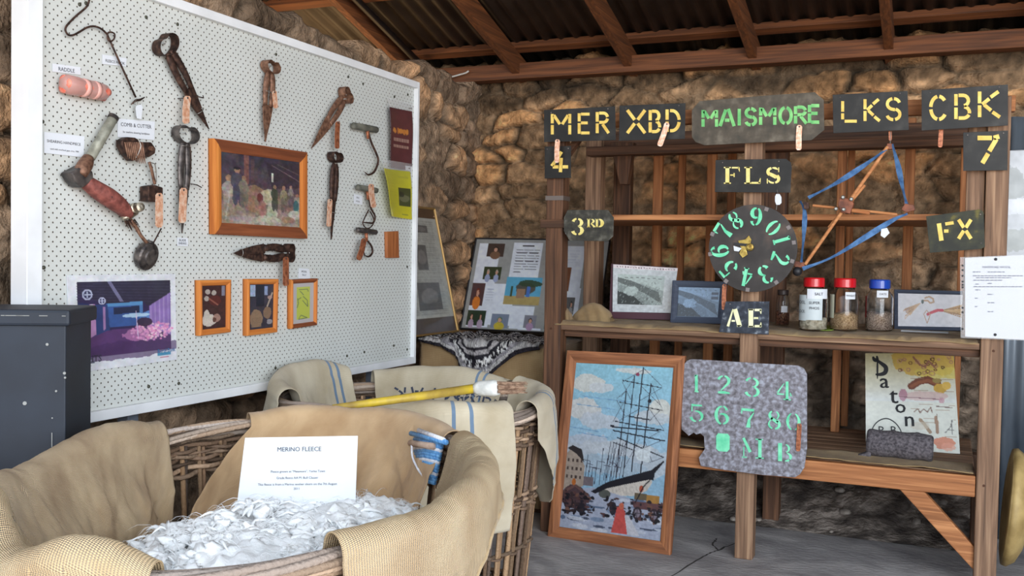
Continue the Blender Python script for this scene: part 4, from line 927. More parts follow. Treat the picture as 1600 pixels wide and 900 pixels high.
frame4('framed_photo', (387, 436), (436, 436), (434, 519), (387, 525), F_of(.026), .0215, .025, wm[1], p, 'small pine-framed photo of a wool basket indoors, middle of three small frames', 'framed photo', 'small frames low on the board', gain=1.15, mats=[wm[1], wm[2], wm[1], wm[2]])
p = Paint(60, 110, (206, 200, 200)); p.rect(.2, .1, .82, .9, (206, 216, 92)); 
for seg in ([(.32, .16), (.7, .16), (.74, .22)], [(.36, .2), (.52, .3)], [(.24, .38), (.28, .5), (.22, .6)], [(.5, .34), (.7, .44), (.72, .6), (.48, .44)], [(.3, .88), (.4, .8), (.7, .88), (.3, .9)], [(.28, .4), (.4, .36)]): p.path(seg, .018, (120, 136, 96))
frame4('framed_card', (456, 437), (497, 435), (496, 508), (456, 514), F_of(.026), .0175, .025, wm[1], p, 'small wood frame holding a bright yellow-green card with needles, rightmost of three small frames', 'framed card', 'small frames low on the board', gain=1.05, mats=[wdk[1], wm[2], wdk[1], wm[2]], printname='yellow_card')

# large unframed photo poster lower left
p = Paint(190, 150, (238, 240, 246)); 
x0, y0, x1, y1 = .075, .07, .945, .86
p.rect(x0, y0, x1, y1, (52, 42, 84)); g = lambda u, v: (x0 + (x1 - x0) * u, y0 + (y1 - y0) * v)
def pl(pts, c, al=1): p.poly([g(*q) for q in pts], c, al)
pl([(0, 0), (1, 0), (1, .22), (.72, .36), (.7, .3), (.3, .3), (0, .16)], (48, 44, 66)); 
for k in range(7): p.line(*g(0, .02 + k * .035), *g(1, .05 + k * .045), .0035, (68, 62, 88), .7)
pl([(.3, 0), (.34, 0), (.47, .28), (.43, .28)], (120, 116, 150)); pl([(.28, .3), (.68, .29), (.68, .62), (.3, .62)], (60, 92, 156)); pl([(.3, .3), (.68, .29), (.68, .34), (.3, .34)], (92, 150, 200)); pl([(.36, .36), (.64, .35), (.64, .44), (.36, .45)], (34, 44, 76)); pl([(.64, .34), (.68, .34), (.68, .6), (.64, .6)], (84, 132, 190)); pl([(.68, .45), (.76, .42), (.76, .62), (.68, .6)], (96, 136, 196))
pl([(0, .26), (.14, .3), (.15, .75), (0, .8)], (42, 52, 100)); pl([(.15, .3), (.3, .32), (.32, .68), (.15, .75)], (50, 66, 120)); pl([(0, .8), (.3, .66), (1, .64), (1, 1), (0, 1)], (92, 58, 110)); p.ell(*g(.5, .95), .5, .1, (70, 44, 90), .6, 1)
pl([(.75, .36), (1, .18), (1, .8), (.75, .66)], (150, 120, 190)); 
for k in range(5): pl([(.76 + k*.05, .36 - k*.04), (.775 + k*.05, .35 - k*.04), (.775 + k*.05, .7), (.76 + k*.05, .7)], (190, 168, 220), .6)
for k in range(260):
    a = R_.random() * 6.28; r = R_.random() ** .6; u = .78 + .24 * r * math.cos(a); v = .72 + .13 * r * math.sin(a); p.ell(*g(u, v), .012, .012, (R_.choice([(255, 190, 220), (240, 150, 200), (255, 220, 230), (210, 140, 200)])), .8)
p.ell(*g(.6, .75), .14, .07, (214, 140, 190), .6, 1.2); p.ell(*g(.69, .58), .08, .05, (60, 40, 70), .95, .6); p.ell(*g(.6, .48), .13, .022, (190, 220, 240), .9, .6); p.line(*g(.6, .42), *g(.62, .8), .004, (220, 200, 230))
for (u, v, r) in ((.1, .17, .045), (.245, .26, .032)):
    p.ell(*g(u, v), r, r * 1.25, (190, 194, 220)); p.ell(*g(u, v), r * .72, r * .9, (60, 60, 96)); p.line(*g(u - .03, v), *g(u + .03, v), .004, (190, 194, 220)); p.line(*g(u, v - .04), *g(u, v + .04), .004, (190, 194, 220))
pl([(.12, .3), (.17, .3), (.18, .7), (.12, .74)], (190, 140, 190)); pl([(.25, .34), (.275, .34), (.275, .64), (.25, .66)], (170, 130, 180)); p.ell(*g(.14, .35), .03, .04, (220, 214, 230), .8, .8)
p.rect(.07, .895, .21, .925, (70, 70, 100), .8); p.rect(.07, .94, .18, .948, (130, 130, 160), .7); p.rect(.8, .895, .94, .93, (64, 150, 190), .9); p.rect(.83, .945, .92, .955, (200, 120, 140), .8); p.noise(.06, 40, 21, False); p.noise(.1, 14, 22)
F = F_of(.006); Q = [F(*q) for q in ((105, 430), (274, 428), (276, 562), (110, 584))]
root = empty('photo_poster', Q[3], 'large white-bordered photo poster of a purple-lit shearing shed, lower left of the board', 'poster')
m = MB(); p.mesh(m, *Q, gain=.9); m.build('printed_sheet', vcol('printed_picture', .45, .6), root, smooth=True)
m = MB(); m.prism([q - Vector((.0006, 0, 0)) for q in Q], (-.003, 0, 0)); m.build('card_backing', M_paper, root, fixn=True)
m = MB(); a, u, v, n = axes_of(front_at(PB, .0075), 119, 568, -.09); text_mesh(m, 'LIGHTS', a, u, v, .032); m.build('title', M_ink, root)
m = MB(); a, u, v, n = axes_of(front_at(PB, .0075), 246, 552, -.13); text_mesh(m, 'Rural Bank', a, u, v, .02); m.build('sponsor_name', solid('blue_ink', (30, 110, 160), .6), root)
# ================================================================ STENCIL PLATES ON THE SHELF FRONT
M_tin = noisy('black_painted_tin', (28, 28, 27), (58, 56, 53), (14, 14, 14), 8, .5, .3, .3, None, (38, 37, 35), .002, .3, .75)
M_tin2 = noisy('scuffed_grey_tin', (62, 58, 50), (122, 114, 100), (18, 18, 18), 10, .6, .2, .5, None, (86, 78, 66), .002, .3, .75)
M_tin3 = noisy('mottled_dark_tin', (48, 47, 43), (104, 102, 92), (26, 26, 26), 9, .55, .3, .5, None, (66, 64, 56), .002, .35, .7)
M_tinblue = noisy('chipped_blueblack_tin', (40, 46, 56), (140, 148, 156), (34, 34, 34), 9, .55, .3, .4, None, (58, 64, 76), .002, .42, .72)
M_tingreen = noisy('olive_stained_tin', (36, 38, 30), (128, 116, 40), (14, 14, 14), 8, .6, .2, .4, None, (54, 55, 38), .002, .42, .72)
M_galv = noisy('frosted_old_zinc', (98, 94, 98), (168, 170, 182), (48, 48, 48), 13, .6, .2, .4, (120, 120, 120), (134, 131, 138), .002, .34, .66, .3)
M_yel = noisy('yellow_stencil', (226, 186, 84), (250, 222, 120), (20, 20, 20), 4, .6, 0, 0)
M_pyel = noisy('pale_yellow_stencil', (228, 206, 110), (250, 238, 160), (20, 20, 20), 4, .6, 0, 0)
M_cream = noisy('cream_stencil', (226, 224, 170), (248, 246, 206), (20, 20, 20), 4, .6, 0, 0)
M_grn = noisy('green_stencil', (90, 176, 100), (140, 214, 130), (20, 20, 20), 4, .6, 0, 0)
M_mint = noisy('mint_stencil', (96, 210, 160), (140, 236, 190), (20, 20, 20), 4, .6, 0, 0)
def sign(name, outline, o, mat, letters, lmat, font, label, w0=.14, t=.003, gain=1.0, drop=0, hang=None):
    F = lambda x, y: PS(x, y, o); c = F(sum(p[0] for p in outline) / len(outline), max(p[1] for p in outline))
    root = empty(name, c, label, 'stencil plate'); plate('tin_plate', outline, F, t, mat, parent=root, bevel=.0006)
    G = lambda x, y: PS(x, y, o + .0022)
    for (ch, x0, y0, x1, y1) in letters:
        m = MB(); glyph(m, ch, font, boxT(x0, y0, x1, y1, 0, drop * (x1 - x0)), y1 - y0, w0, .002, G, gain); m.build('stencil_letter', lmat, root, fixn=True)
    for (x, y) in (hang or [((outline[0][0] * .9 + outline[1][0] * .1), outline[0][1] + 4), ((outline[0][0] * .1 + outline[1][0] * .9), outline[1][1] + 4)]):
        m = MB(); m.tube([PS(x, y, o + .004), PS(x, y, min(0, o) - .02 if o > 0 else o - .02)], .0028, 8); m.build('nail', M_steel, root)
    return root
K = .045
sign('stencil_plate', [(850, 172), (961, 166), (962, 219), (850, 222)], K, M_tin, [('M', 861, 178, 892, 210), ('E', 903, 177, 922, 209), ('R', 931, 175, 952, 208)], M_yel, GL, 'black tin stencil plate with yellow letters MER')
sign('stencil_plate', [(968, 165), (1071, 161), (1070, 217), (967, 220)], K, M_tin, [('X', 979, 172, 1009, 208), ('B', 1014, 172, 1033, 207), ('D', 1040, 171, 1063, 206)], M_yel, GL, 'black tin stencil plate with yellow letters XBD')
sign('stencil_plate', [(1081, 172), (1093, 158), (1140, 154), (1200, 149), (1273, 144), (1287, 156), (1288, 203), (1268, 219), (1200, 222), (1101, 227), (1087, 222), (1081, 214)], K + .004, M_tin2,
     [('M', 1097, 172, 1121, 198), ('A', 1124, 170, 1148, 197), ('I', 1151, 170, 1159, 196), ('S', 1164, 169, 1182, 196), ('M', 1187, 168, 1212, 195), ('O', 1217, 167, 1238, 194), ('R', 1241, 166, 1261, 193), ('E', 1263, 164, 1281, 192)], M_grn, GL, 'grey-brown cut-corner stencil plate with green letters MAISMORE', w0=.19, hang=[(1110, 165), (1262, 156)])
sign('stencil_plate', [(1301, 148), (1418, 142), (1420, 203), (1302, 208)], K, M_tin, [('L', 1314, 158, 1340, 191), ('K', 1349, 155, 1375, 189), ('S', 1384, 153, 1408, 188)], M_yel, GL, 'black tin stencil plate with yellow letters LKS')
sign('stencil_plate', [(1440, 141), (1575, 132), (1575, 196), (1440, 204)], K, M_tin, [('C', 1452, 149, 1481, 188), ('B', 1491, 147, 1518, 186), ('K', 1527, 143, 1563, 183)], M_yel, GL, 'black tin stencil plate with yellow letters CBK, topmost right')
sign('stencil_plate', [(851, 229), (892, 228), (892, 278), (851, 279)], K - .02, M_tin, [('4', 861, 237, 888, 269)], M_yel, GL, 'small square black stencil plate with yellow number 4', w0=.16)
sign('stencil_plate', [(1505, 207), (1575, 204), (1574, 266), (1505, 267)], K - .02, M_tin, [('7', 1526, 213, 1562, 255)], M_yel, GL, 'square black stencil plate with yellow number 7 on the right post', w0=.17)
sign('stencil_plate', [(1118, 250), (1228, 248), (1236, 254), (1237, 262), (1235, 301), (1117, 300)], K - .01, M_tin, [('F', 1131, 261, 1156, 287), ('L', 1163, 261, 1189, 287), ('S', 1196, 261, 1220, 287)], M_pyel, SR, 'black stencil plate with cream-yellow serif letters FLS above the number disc', gain=1.15)
sign('stencil_plate', [(1134, 471), (1202, 471), (1201, 523), (1123, 519)], K - .01, M_tinblue, [('A', 1136, 483, 1158, 510), ('E', 1169, 483, 1190, 511)], M_cream, SR, 'chipped blue-black stencil plate with cream letters AE below the disc', gain=1.3)
sign('stencil_plate', [(887, 328), (950, 328), (959, 340), (958, 369), (950, 377), (890, 376), (881, 361), (881, 340)], -.012 + .04, M_tin3, [('3', 893, 341, 912, 367), ('R', 917, 342, 930, 355), ('D', 930, 342, 943, 355)], M_pyel, SR, 'mottled cut-corner stencil plate reading 3RD in pale yellow', gain=1.25, hang=[(884, 345), (884, 365)])
sign('stencil_plate', [(1447, 338), (1531, 327), (1537, 331), (1539, 386), (1533, 389), (1453, 395)], .02, M_tingreen, [('E', 1466, 347, 1487, 376)] and [], M_yel, GL, 'olive-stained stencil plate with yellow letters FX', hang=[(1532, 335), (1533, 380)])
fx = bpy.context.scene.objects[[o.name for o in bpy.context.scene.objects if o.get('label') == 'olive-stained stencil plate with yellow letters FX'][0]]
G = lambda x, y: PS(x, y, .0225)
m = MB()
for (a, b, w) in (((1467, 349), (1471, 376), 7), ((1475, 361), (1482, 361), 5), ((1477, 350), (1490, 348), 5)):
    dx, dy = b[0]-a[0], b[1]-a[1]; L = math.hypot(dx, dy); nx, ny = -dy/L*w/2, dx/L*w/2
    m.strip([G(a[0]+nx, a[1]+ny), G(b[0]+nx, b[1]+ny)], [G(a[0]-nx, a[1]-ny), G(b[0]-nx, b[1]-ny)], (0, .002, 0))
m.build('stencil_letter', M_yel, fx, fixn=True)
m = MB(); glyph(m, 'X', GL, boxT(1497, 343, 1518, 373), 30, .19, .002, G); m.build('stencil_letter', M_yel, fx, fixn=True)

# number disc
F = lambda x, y: PS(x, y, K + .01)
C0 = F(1175.5, 388); rad = (F(1246, 388) - C0).length
root = empty('number_disc', C0 - Vector((0, 0, rad)), 'round black stencil disc with mint green numerals 0 to 9 and a brass pointer', 'stencil disc')
M_disc = noisy('mottled_disc_tin', (50, 46, 44), (96, 80, 70), (9, 9, 9), 9, .5, .35, .4, None, (62, 58, 56), .002, .35, .72)
m = MB(); m.lathe(C0, (0, 1, 0), [(0, rad), (.003, rad)], 64); m.build('disc_plate', M_disc, root, bevel=.0006)
G = lambda x, y: PS(x, y, K + .0125)
for ch, x, y in (('9', 1181, 338), ('0', 1208, 356), ('1', 1222, 375), ('2', 1219, 403), ('3', 1196, 429), ('4', 1166, 433), ('5', 1138, 420), ('6', 1125, 392), ('7', 1130, 361), ('8', 1149, 344)):
    ang = math.atan2(y - 388, x - 1175) + PI / 2
    m = MB(); glyph(m, ch, SR, rotT(x, y, 18, 29, ang), 29, .15, .002, G, 1.08); m.build('stencil_number', M_mint, root, fixn=True)
for k, a in enumerate((18, 55, 96, 128, 172, 200, 330, 352, 290)):
    m = MB(); x, y = 1175 + 66 * math.cos(math.radians(a)), 388 + 65 * math.sin(math.radians(a)); T_ = rotT(x, y, 6, 6, math.radians(a)); m.prism([G(*T_(u, v)) for u, v in ((0, 0), (1, 0), (1, 1), (0, 1))], (0, .0015, 0)); m.build('rim_lug', solid('grey_lug', (128, 120, 118), .6), root, fixn=True)
brass = noisy('worn_brass', (130, 104, 50), (200, 176, 96), (40, 40, 40), 5, .4, .8, .3)
m = MB(); m.prism([PS(*p, K + .018) for p in ((1153, 376), (1164, 374), (1170, 368), (1174, 374), (1172, 382), (1166, 390), (1168, 398), (1160, 403), (1155, 396), (1158, 388))], (0, .005, 0)); m.build('pointer_plate', brass, root, bevel=.001, fixn=True)
m = MB(); m.lathe(PS(1171, 386, K + .03), (0, 1, 0), [(0, .010), (.003, .017), (.018, .018)], 18); m.build('hub_cap', brass, root)
m = MB(); m.prism([PS(*p, K + .02) for p in ((1146, 384), (1159, 388), (1154, 393), (1147, 392))], (0, .002, 0)); m.build('white_marker', M_paper, root, fixn=True)
m = MB(); m.prism([PS(*p, K + .022) for p in ((1147, 379), (1169, 381), (1169, 385), (1147, 383))], (0, .002, 0)); m.build('pointer', M_black, root, fixn=True)
m = MB(); m.tube([PS(1171, 386, K), PS(1171, 386, 0)], .006, 10); m.build('axle', M_steel, root)

# big zinc number plate hung in front of the bench
out = [(1073, 564), (1080, 561), (1130, 564), (1190, 568), (1246, 571), (1256, 575), (1261, 585), (1261, 650), (1261, 700), (1257, 730), (1250, 741), (1242, 746), (1190, 742), (1130, 734), (1095, 728), (1092, 715), (1101, 702), (1100, 682), (1094, 677), (1088, 679), (1084, 676), (1076, 681), (1070, 675), (1065, 671), (1064, 620), (1067, 572)]
F = lambda x, y: PS(x, y, .03)
root = empty('number_plate', F(1170, 746), 'large frosted grey stencil sheet with mint numbers and letters MB, before the bench', 'stencil plate')
plate('tin_plate', out, F, .003, M_galv, parent=root, bevel=.0006)
G = lambda x, y: PS(x, y, .0325)
for ch, x0, y0, x1, y1 in (('1', 1081, 583, 1095, 612), ('2', 1119, 586, 1142, 615), ('3', 1163, 589, 1188, 619), ('4', 1213, 595, 1240, 624), ('5', 1077, 631, 1100, 658), ('6', 1116, 633, 1140, 663), ('7', 1157, 637, 1180, 667), ('8', 1198, 640, 1221, 670), ('0', 1227, 643, 1252, 673), ('M', 1158, 684, 1192, 715), ('B', 1213, 692, 1239, 720)):
    m = MB(); glyph(m, ch, SR, boxT(x0, y0, x1, y1, 0, 2), y1 - y0, .14, .002, G, .92); m.build('stencil_number', M_mint, root, fixn=True)
m = MB(); m.prism([G(*p) for p in ((1122, 677), (1137, 678), (1140, 682), (1140, 702), (1136, 706), (1123, 705), (1119, 701), (1119, 681))], (0, .002, 0)); m.build('stencil_block', M_mint, root, fixn=True)
for p in ((1165, 572), (1150, 734)):
    m = MB(); m.tube([PS(p[0], p[1], .034), PS(p[0], p[1], -.012)], .003, 8); m.build('nail', M_steel, root)

# copper tags on the shelf front
def shelf_tag(px, o, label, w=4, mat=None):
    root = empty('copper_label', PS(px[-1][0], px[-1][1], o), label, 'copper tag'); F = lambda x, y: PS(x, y, o); copper_tag(px, F, root, w, mat)
    m = MB(); m.tube([PS(*px[0], o + .003), PS(*px[0], 0)], .002, 6); m.build('nail', M_steel, root)
shelf_tag([(871, 220), (870, 236), (870, 252)], .062, 'copper tag hanging over the number 4 plate', 3.8)
shelf_tag([(1042, 194), (1037, 210), (1031, 226)], .066, 'copper tag slanting across the letter D of XBD', 4.2)
shelf_tag([(1249, 198), (1248, 214), (1248, 232)], .066, 'copper tag below the letter R of MAISMORE', 4.4)
shelf_tag([(1390, 199), (1391, 209), (1391, 218)], .02, 'thin dull copper tag between the LKS plate and the blue-strapped winder', 2.4, M_copper_dull)
shelf_tag([(1471, 198), (1470, 212), (1469, 228)], .02, 'dull copper tag hanging under the CBK plate', 3.6, M_copper_dull)
shelf_tag([(1132, 446), (1131, 464), (1131, 482)], .02, 'dull copper tag left of the AE plate below the disc', 3.4, M_copper_dull)
shelf_tag([(1249, 664), (1248, 684), (1247, 703)], .042, 'rusty copper tag on the right edge of the large zinc number plate', 3.6, M_copper_dull)
root = empty('card_tag', PS(1215, 323, .06), 'small white card tag hanging between the FLS plate and the disc', 'tag')
plate('card', [(1213, 303), (1218, 303), (1221, 308), (1221, 317), (1218, 320), (1213, 320), (1211, 315), (1211, 307)], lambda x, y: PS(x, y, .06), .001, M_paper, parent=root)
m = MB(); m.tube([PS(1216, 304, .061), PS(1214, 297, .055), PS(1216, 292, .04)], .001, 5); m.tube([PS(1214, 320, .061), PS(1213, 328, .06)], .0022, 5); m.build('string', M_wire, root)

# yarn winder (swift) with blue webbing
F = lambda x, y, o=.02: PS(x, y, o)
root = empty('yarn_winder', F(1258, 415), 'wooden yarn winder with blue webbing straps hanging in front of the shelves', 'yarn winder')
M_dow = woods('dowel_wood', (170, 104, 58), (214, 150, 98), (192, 128, 78), .2)[0]
M_blue = noisy('blue_webbing', (56, 94, 140), (96, 138, 186), (30, 30, 30), 5, .85, 0, .3)
for (a, b, r, o) in (((1387, 229), (1258, 413), .0075, .03), ((1351, 289), (1295, 356), .0075, .015), ((1270, 321), (1402, 335), .006, .0), ((1331, 329), (1359, 333), .008, .02)):
    m = MB(); m.tube([F(*a, o), F(*b, o)], r, 10); m.build('dowel_arm', M_dow, root, smooth=False)
def strap(pts, w, o0, o1):
    P_ = cat1([(p[0], p[1], 0) for p in pts], 18); A = []; B = []
    for i, p in enumerate(P_):
        a = P_[max(i-1, 0)]; b = P_[min(i+1, 17)]; dx, dy = b[0]-a[0], b[1]-a[1]; L = math.hypot(dx, dy); o = o0 + (o1 - o0) * i / 17 + .006 * math.sin(i * .9)
        ww = w * (.75 + .35 * math.sin(i * .5 + w)) ; A.append(F(p[0] - dy/L*ww, p[1] + dx/L*ww, o)); B.append(F(p[0] + dy/L*ww, p[1] - dx/L*ww, o + .01))
    m = MB(); m.strip(A, B, (0, .003, 0)); m.build('webbing_strap', M_blue, root, smooth=False, fixn=True)
strap([(1385, 233), (1345, 262), (1305, 287), (1263, 309)], 4.0, .03, .0); strap([(1394, 225), (1403, 258), (1410, 292), (1417, 321)], 4.2, .03, .01)
strap([(1418, 334), (1395, 344), (1350, 372), (1300, 402), (1254, 420)], 4.2, .01, .04); strap([(1250, 314), (1257, 330), (1256, 365), (1252, 410)], 3.6, .0, .04)
M_lea = noisy('brown_leather', (96, 52, 34), (150, 88, 60), (30, 30, 30), 4, .6, 0, .3)
for q, mt in (([(1414, 318), (1428, 320), (1430, 328), (1416, 332), (1408, 327)], M_lea), ([(1243, 408), (1256, 409), (1258, 418), (1244, 418), (1238, 413)], M_lea), ([(1255, 315), (1263, 316), (1264, 326), (1256, 327)], M_rust), ([(1386, 224), (1394, 224), (1394, 233), (1385, 233)], M_lea)):
    m = MB(); m.prism([F(*p, .034) for p in q], (0, .03, 0)); m.build('corner_piece', mt, root, bevel=.002, fixn=True)
m = MB(); m.ball(F(1246, 424, .03), .022, 12); m.build('foot_knob', M_black, root, smooth=True)
m = MB(); m.prism([F(*p, .045) for p in ((1312, 308), (1330, 311), (1334, 318), (1328, 334), (1314, 332), (1309, 320))], (0, .05, 0)); m.build('hub_block', M_lea, root, bevel=.003, fixn=True)
for (x, y) in ((1317, 308), (1306, 326), (1318, 327), (1330, 311)):
    m = MB(); m.lathe(F(x, y, .062), (0, 1, 0), [(0, .005), (.003, .009), (.008, .009), (.01, .005), (.02, .005)], 10); m.build('wing_nut', solid('nickel_nut', (170, 168, 160), .3, .9), root)
plate('card_tag', [(1377, 358), (1386, 356), (1390, 364), (1382, 372), (1376, 368)], lambda x, y: PS(x, y, .05), .001, M_paper, 'small white card tag on the strap', parent=root)
m = MB(); m.tube([F(1392, 200, .02), F(1391, 228, .02)], .0016, 5); m.tube([F(1391, 201, .02), F(1391, 201, -.1)], .0025, 6); m.build('hanging_string', M_wire, root)

# ================================================================ MIDDLE SHELF
ZC = zm + .012
M_purp = solid('plum_board', (84, 50, 60), .5); M_slate = woods('slate_frame', (58, 66, 82), (84, 94, 112), (70, 78, 96), .1)
Ya = PZ(1000, 499, ZC).y
F = lambda x, y: PY(x, y, Ya)
root = empty('mounted_photo', F(1000, 499), 'black and white photo in white mount on plum backing, left on the middle shelf', 'mounted photo')
plate('backing', [(955, 412), (1056, 418), (1047, 499), (952, 497)], lambda x, y: PY(x, y, Ya + .012), .012, M_purp, parent=root)
plate('base_ledge', [(952, 487), (1048, 490), (1047, 500), (952, 497.5)], lambda x, y: PY(x, y, Ya - .012), .024, M_purp, parent=root, bevel=.001)
p = Paint(110, 90, (206, 212, 214)); R_ = random.Random(3)
p.rect(0, 0, 1, .07, (236, 226, 228)); 
for k in range(22): p.rect(.06 + k*.042, .02 + .02*R_.random(), .06 + k*.042 + .02, .05 + .01*R_.random(), (90, 70, 80), .7)
def bwphoto(p, u0, v0, u1, v1, blue=0):
    t = lambda c: (c * (.92 - .1*blue), c * .99, min(255, c * (.97 + .2*blue)))
    p.rect(u0, v0, u1, v1, t(168)); g = lambda u, v: (u0 + (u1-u0)*u, v0 + (v1-v0)*v)
    p.poly([g(0, 0), g(1, 0), g(1, .5), g(.55, .3), g(0, .1)], t(200)); p.poly([g(0, .1), g(.3, .2), g(.9, .55), g(1, .95), g(.6, .6), g(0, .25)], t(112))
    p.poly([g(0, .35), g(.3, .4), (g(.7, .75)), g(.75, 1), g(0, 1)], t(150)); p.poly([g(0, .55), g(.35, .7), g(.6, 1), g(0, 1)], t(66)); p.ell(*g(.3, .55), .16*(u1-u0), .16*(v1-v0), t(205), .8, 1.2, 4)
    for k in range(160):
        u = R_.random(); v = .25 + .75*R_.random(); q = g(u, v); p.line(q[0], q[1], q[0] + .012, q[1] - .03, .0035, t(R_.choice([50, 90, 200, 225])), .6)
    for k in range(7): q = g(.15 + .12*k, .06 + .03*R_.random()); p.rect(q[0], q[1], q[0] + .05, q[1] + .025, t(120), .7)
bwphoto(p, .08, .2, .82, .84); p.noise(.12, 30, 2)
m = MB(); p.mesh(m, F(958, 413), F(1059, 419), F(1050, 489), F(957, 487)); m.build('photograph', vcol('printed_picture', .45, .6), root, smooth=True)
p = Paint(90, 70, (150, 160, 180)); bwphoto(p, 0, 0, 1, 1, 1); p.rect(.8, .15, .97, .24, (60, 66, 84), .8); p.rect(.8, .3, .97, .4, (60, 66, 84), .8); p.noise(.12, 24, 5)
Yb = PZ(1090, 505, ZC).y
frame4('framed_photo', (1050.5, 438), (1136, 440), (1130, 506), (1047, 504), lambda x, y: PY(x, y, Yb + .0004 * (505 - y)), .033, .02, M_slate[0], p, 'slate-framed black and white photo standing on the middle shelf beside the AE plate', 'framed photo')

# jars
M_glass = solid('clear_plastic', (246, 248, 250), .05); _b = MATS['clear_plastic'].node_tree.nodes['Principled BSDF']; _b.inputs['Transmission Weight'].default_value = 1; _b.inputs['IOR'].default_value = 1.3
M_redlid = solid('red_plastic', (206, 24, 34), .3, 0, .3); M_bluelid = solid('blue_plastic', (30, 72, 176), .3, 0, .3); M_darklid = solid('dark_lid', (56, 44, 42), .4)
def jar(x0, x1, ytop, ybot, lid, lidw, lidh, fills, label, labels=(), sh=.8):
    cx = (x0 + x1) / 2; Yj = PZ(cx, ybot, ZC + .001).y; b = PY(cx, ybot - 1.5, Yj); r = (PY(x1, ybot, Yj) - PY(x0, ybot, Yj)).length / 2; H_ = (PY(cx, ytop, Yj) - b).length
    b = Vector((b.x, Yj + r * .6, ZC + .003)); root = empty('storage_jar', b, label, 'jar')
    lh = H_ * lidh; bh = H_ - lh; lr = r * lidw
    m = MB(); o = [(0, r*.86), (.004, r*.97), (bh*.1, r), (bh*.72, r), (bh*.84, r*.93), (bh*.93, lr*.94), (bh, lr*.92)]; w = .0022
    m.lathe(b, (0, 0, 1), o + [(h, rr - w) for h, rr in o[::-1][:-1]] + [(.004, r*.9)], 36); m.build('jar_body', M_glass, root, smooth=True)
    m = MB(); m.lathe(b, (0, 0, 1), [(bh - .004, lr), (bh - .002, lr*1.03), (bh + lh*.85, lr*1.03), (bh + lh, lr*.96)], 40); m.build('screw_lid', lid, root)
    for (h0, h1, mat) in fills:
        m = MB(); k = 28; vs = []; m.lathe(b, (0, 0, 1), [(bh*h0 + .005, r*.88), (bh*h0 + .008, r*.955), (bh*h1, r*.955), (bh*h1 + .008, r*.5), (bh*h1 + .004, r*.1)], k)
        for v in m.v: v.z += .006 * math.sin(v.x * 70) * (1 if v.z > b.z + bh*h0 + .02 else 0)
        m.build('contents', mat, root, smooth=True)
    for (a0, a1, h0, h1, mat, txt) in labels:
        m = MB(); n = 10; A = []; B = []
        for i in range(n):
            a = math.radians(a0 + (a1-a0)*i/(n-1)); d = Vector((math.sin(a), -math.cos(a), 0)) * (r + .0008); A.append(b + d + Vector((0, 0, bh*h1))); B.append(b + d + Vector((0, 0, bh*h0)))
        m.strip(A, B, (0, .0004, 0)); lb = m.build('jar_label', mat, root)
        if txt:
            m = MB(); am = math.radians((a0 + a1) / 2); d = Vector((math.sin(am), -math.cos(am), 0)); t_ = Vector((math.cos(am), math.sin(am), 0))
            for q, (s, sz, hh) in enumerate(txt): text_mesh(m, s, b + d * (r + .0035) + Vector((0, 0, bh*hh)), t_, (0, 0, 1), sz, 'CENTER')
            m.build('written_text', M_ink, lb)
    return root
M_fleecey = noisy('raw_wool_fill', (150, 140, 118), (206, 196, 172), (60, 60, 60), 6, .95, 0, .8); M_tan = noisy('tan_pellets', (150, 116, 80), (206, 172, 130), (150, 150, 150), 3, .9, 0, 1.0); M_grit = noisy('grey_brown_grain', (110, 86, 72), (196, 172, 152), (170, 170, 170), 3, .9, 0, 1.0); M_nut = noisy('brown_nuts', (70, 38, 28), (150, 96, 70), (120, 120, 120), 3, .7, 0, 1.0)
M_lbl = solid('printed_label', (196, 206, 208), .5); M_lblc = solid('cream_label', (214, 214, 190), .5)
jar(1211, 1232, 452, 509, M_darklid, .8, .12, [(0, .42, M_nut)], 'small dark jar of brown nuts, leftmost on the middle shelf', [(-5, 50, .42, .62, M_paper, ())])
jar(1246, 1291, 433, 517, M_redlid, .72, .16, [(0, .26, M_fleecey)], 'red-lidded jar of pale wool with printed labels, left of the two red lids', [(-20, 72, .72, .94, M_paper, [('SALT', .018, .8)]), (-75, -22, .22, .8, M_lbl, [('WOOL', .022, .6), ('BLOCK', .02, .4)]), (-24, 44, .24, .72, M_lbl, [('SUPER', .018, .6), ('PHOS', .018, .48)])])
jar(1294, 1340, 434, 517, M_redlid, .74, .16, [(0, .38, M_tan)], 'red-lidded jar a third full of tan pellets, right of the two red lids', [(8, 50, .72, .88, M_paper, [('WHEAT', .013, .78)]), (-80, -38, .28, .82, M_lblc, ())])
jar(1350, 1394, 436, 518, M_bluelid, .74, .16, [(0, .4, M_grit)], 'blue-lidded jar of grey-brown grain', [(-8, 40, .78, .94, M_paper, [('OATS', .013, .84)]), (-80, -60, .3, .8, solid('red_strip', (150, 40, 40), .5), ())])
m = MB(); pts = [PZ(*p, ZC + .006) for p in ((1272, 511), (1290, 508), (1312, 511), (1300, 516), (1282, 516))]
m.prism(pts, (0, 0, -.002)); tag(m.build('green_leaf', solid('fresh_green', (150, 176, 70), .6), fixn=True), 'pale green leaf lying on the hessian between the red-lidded jars', 'leaf')

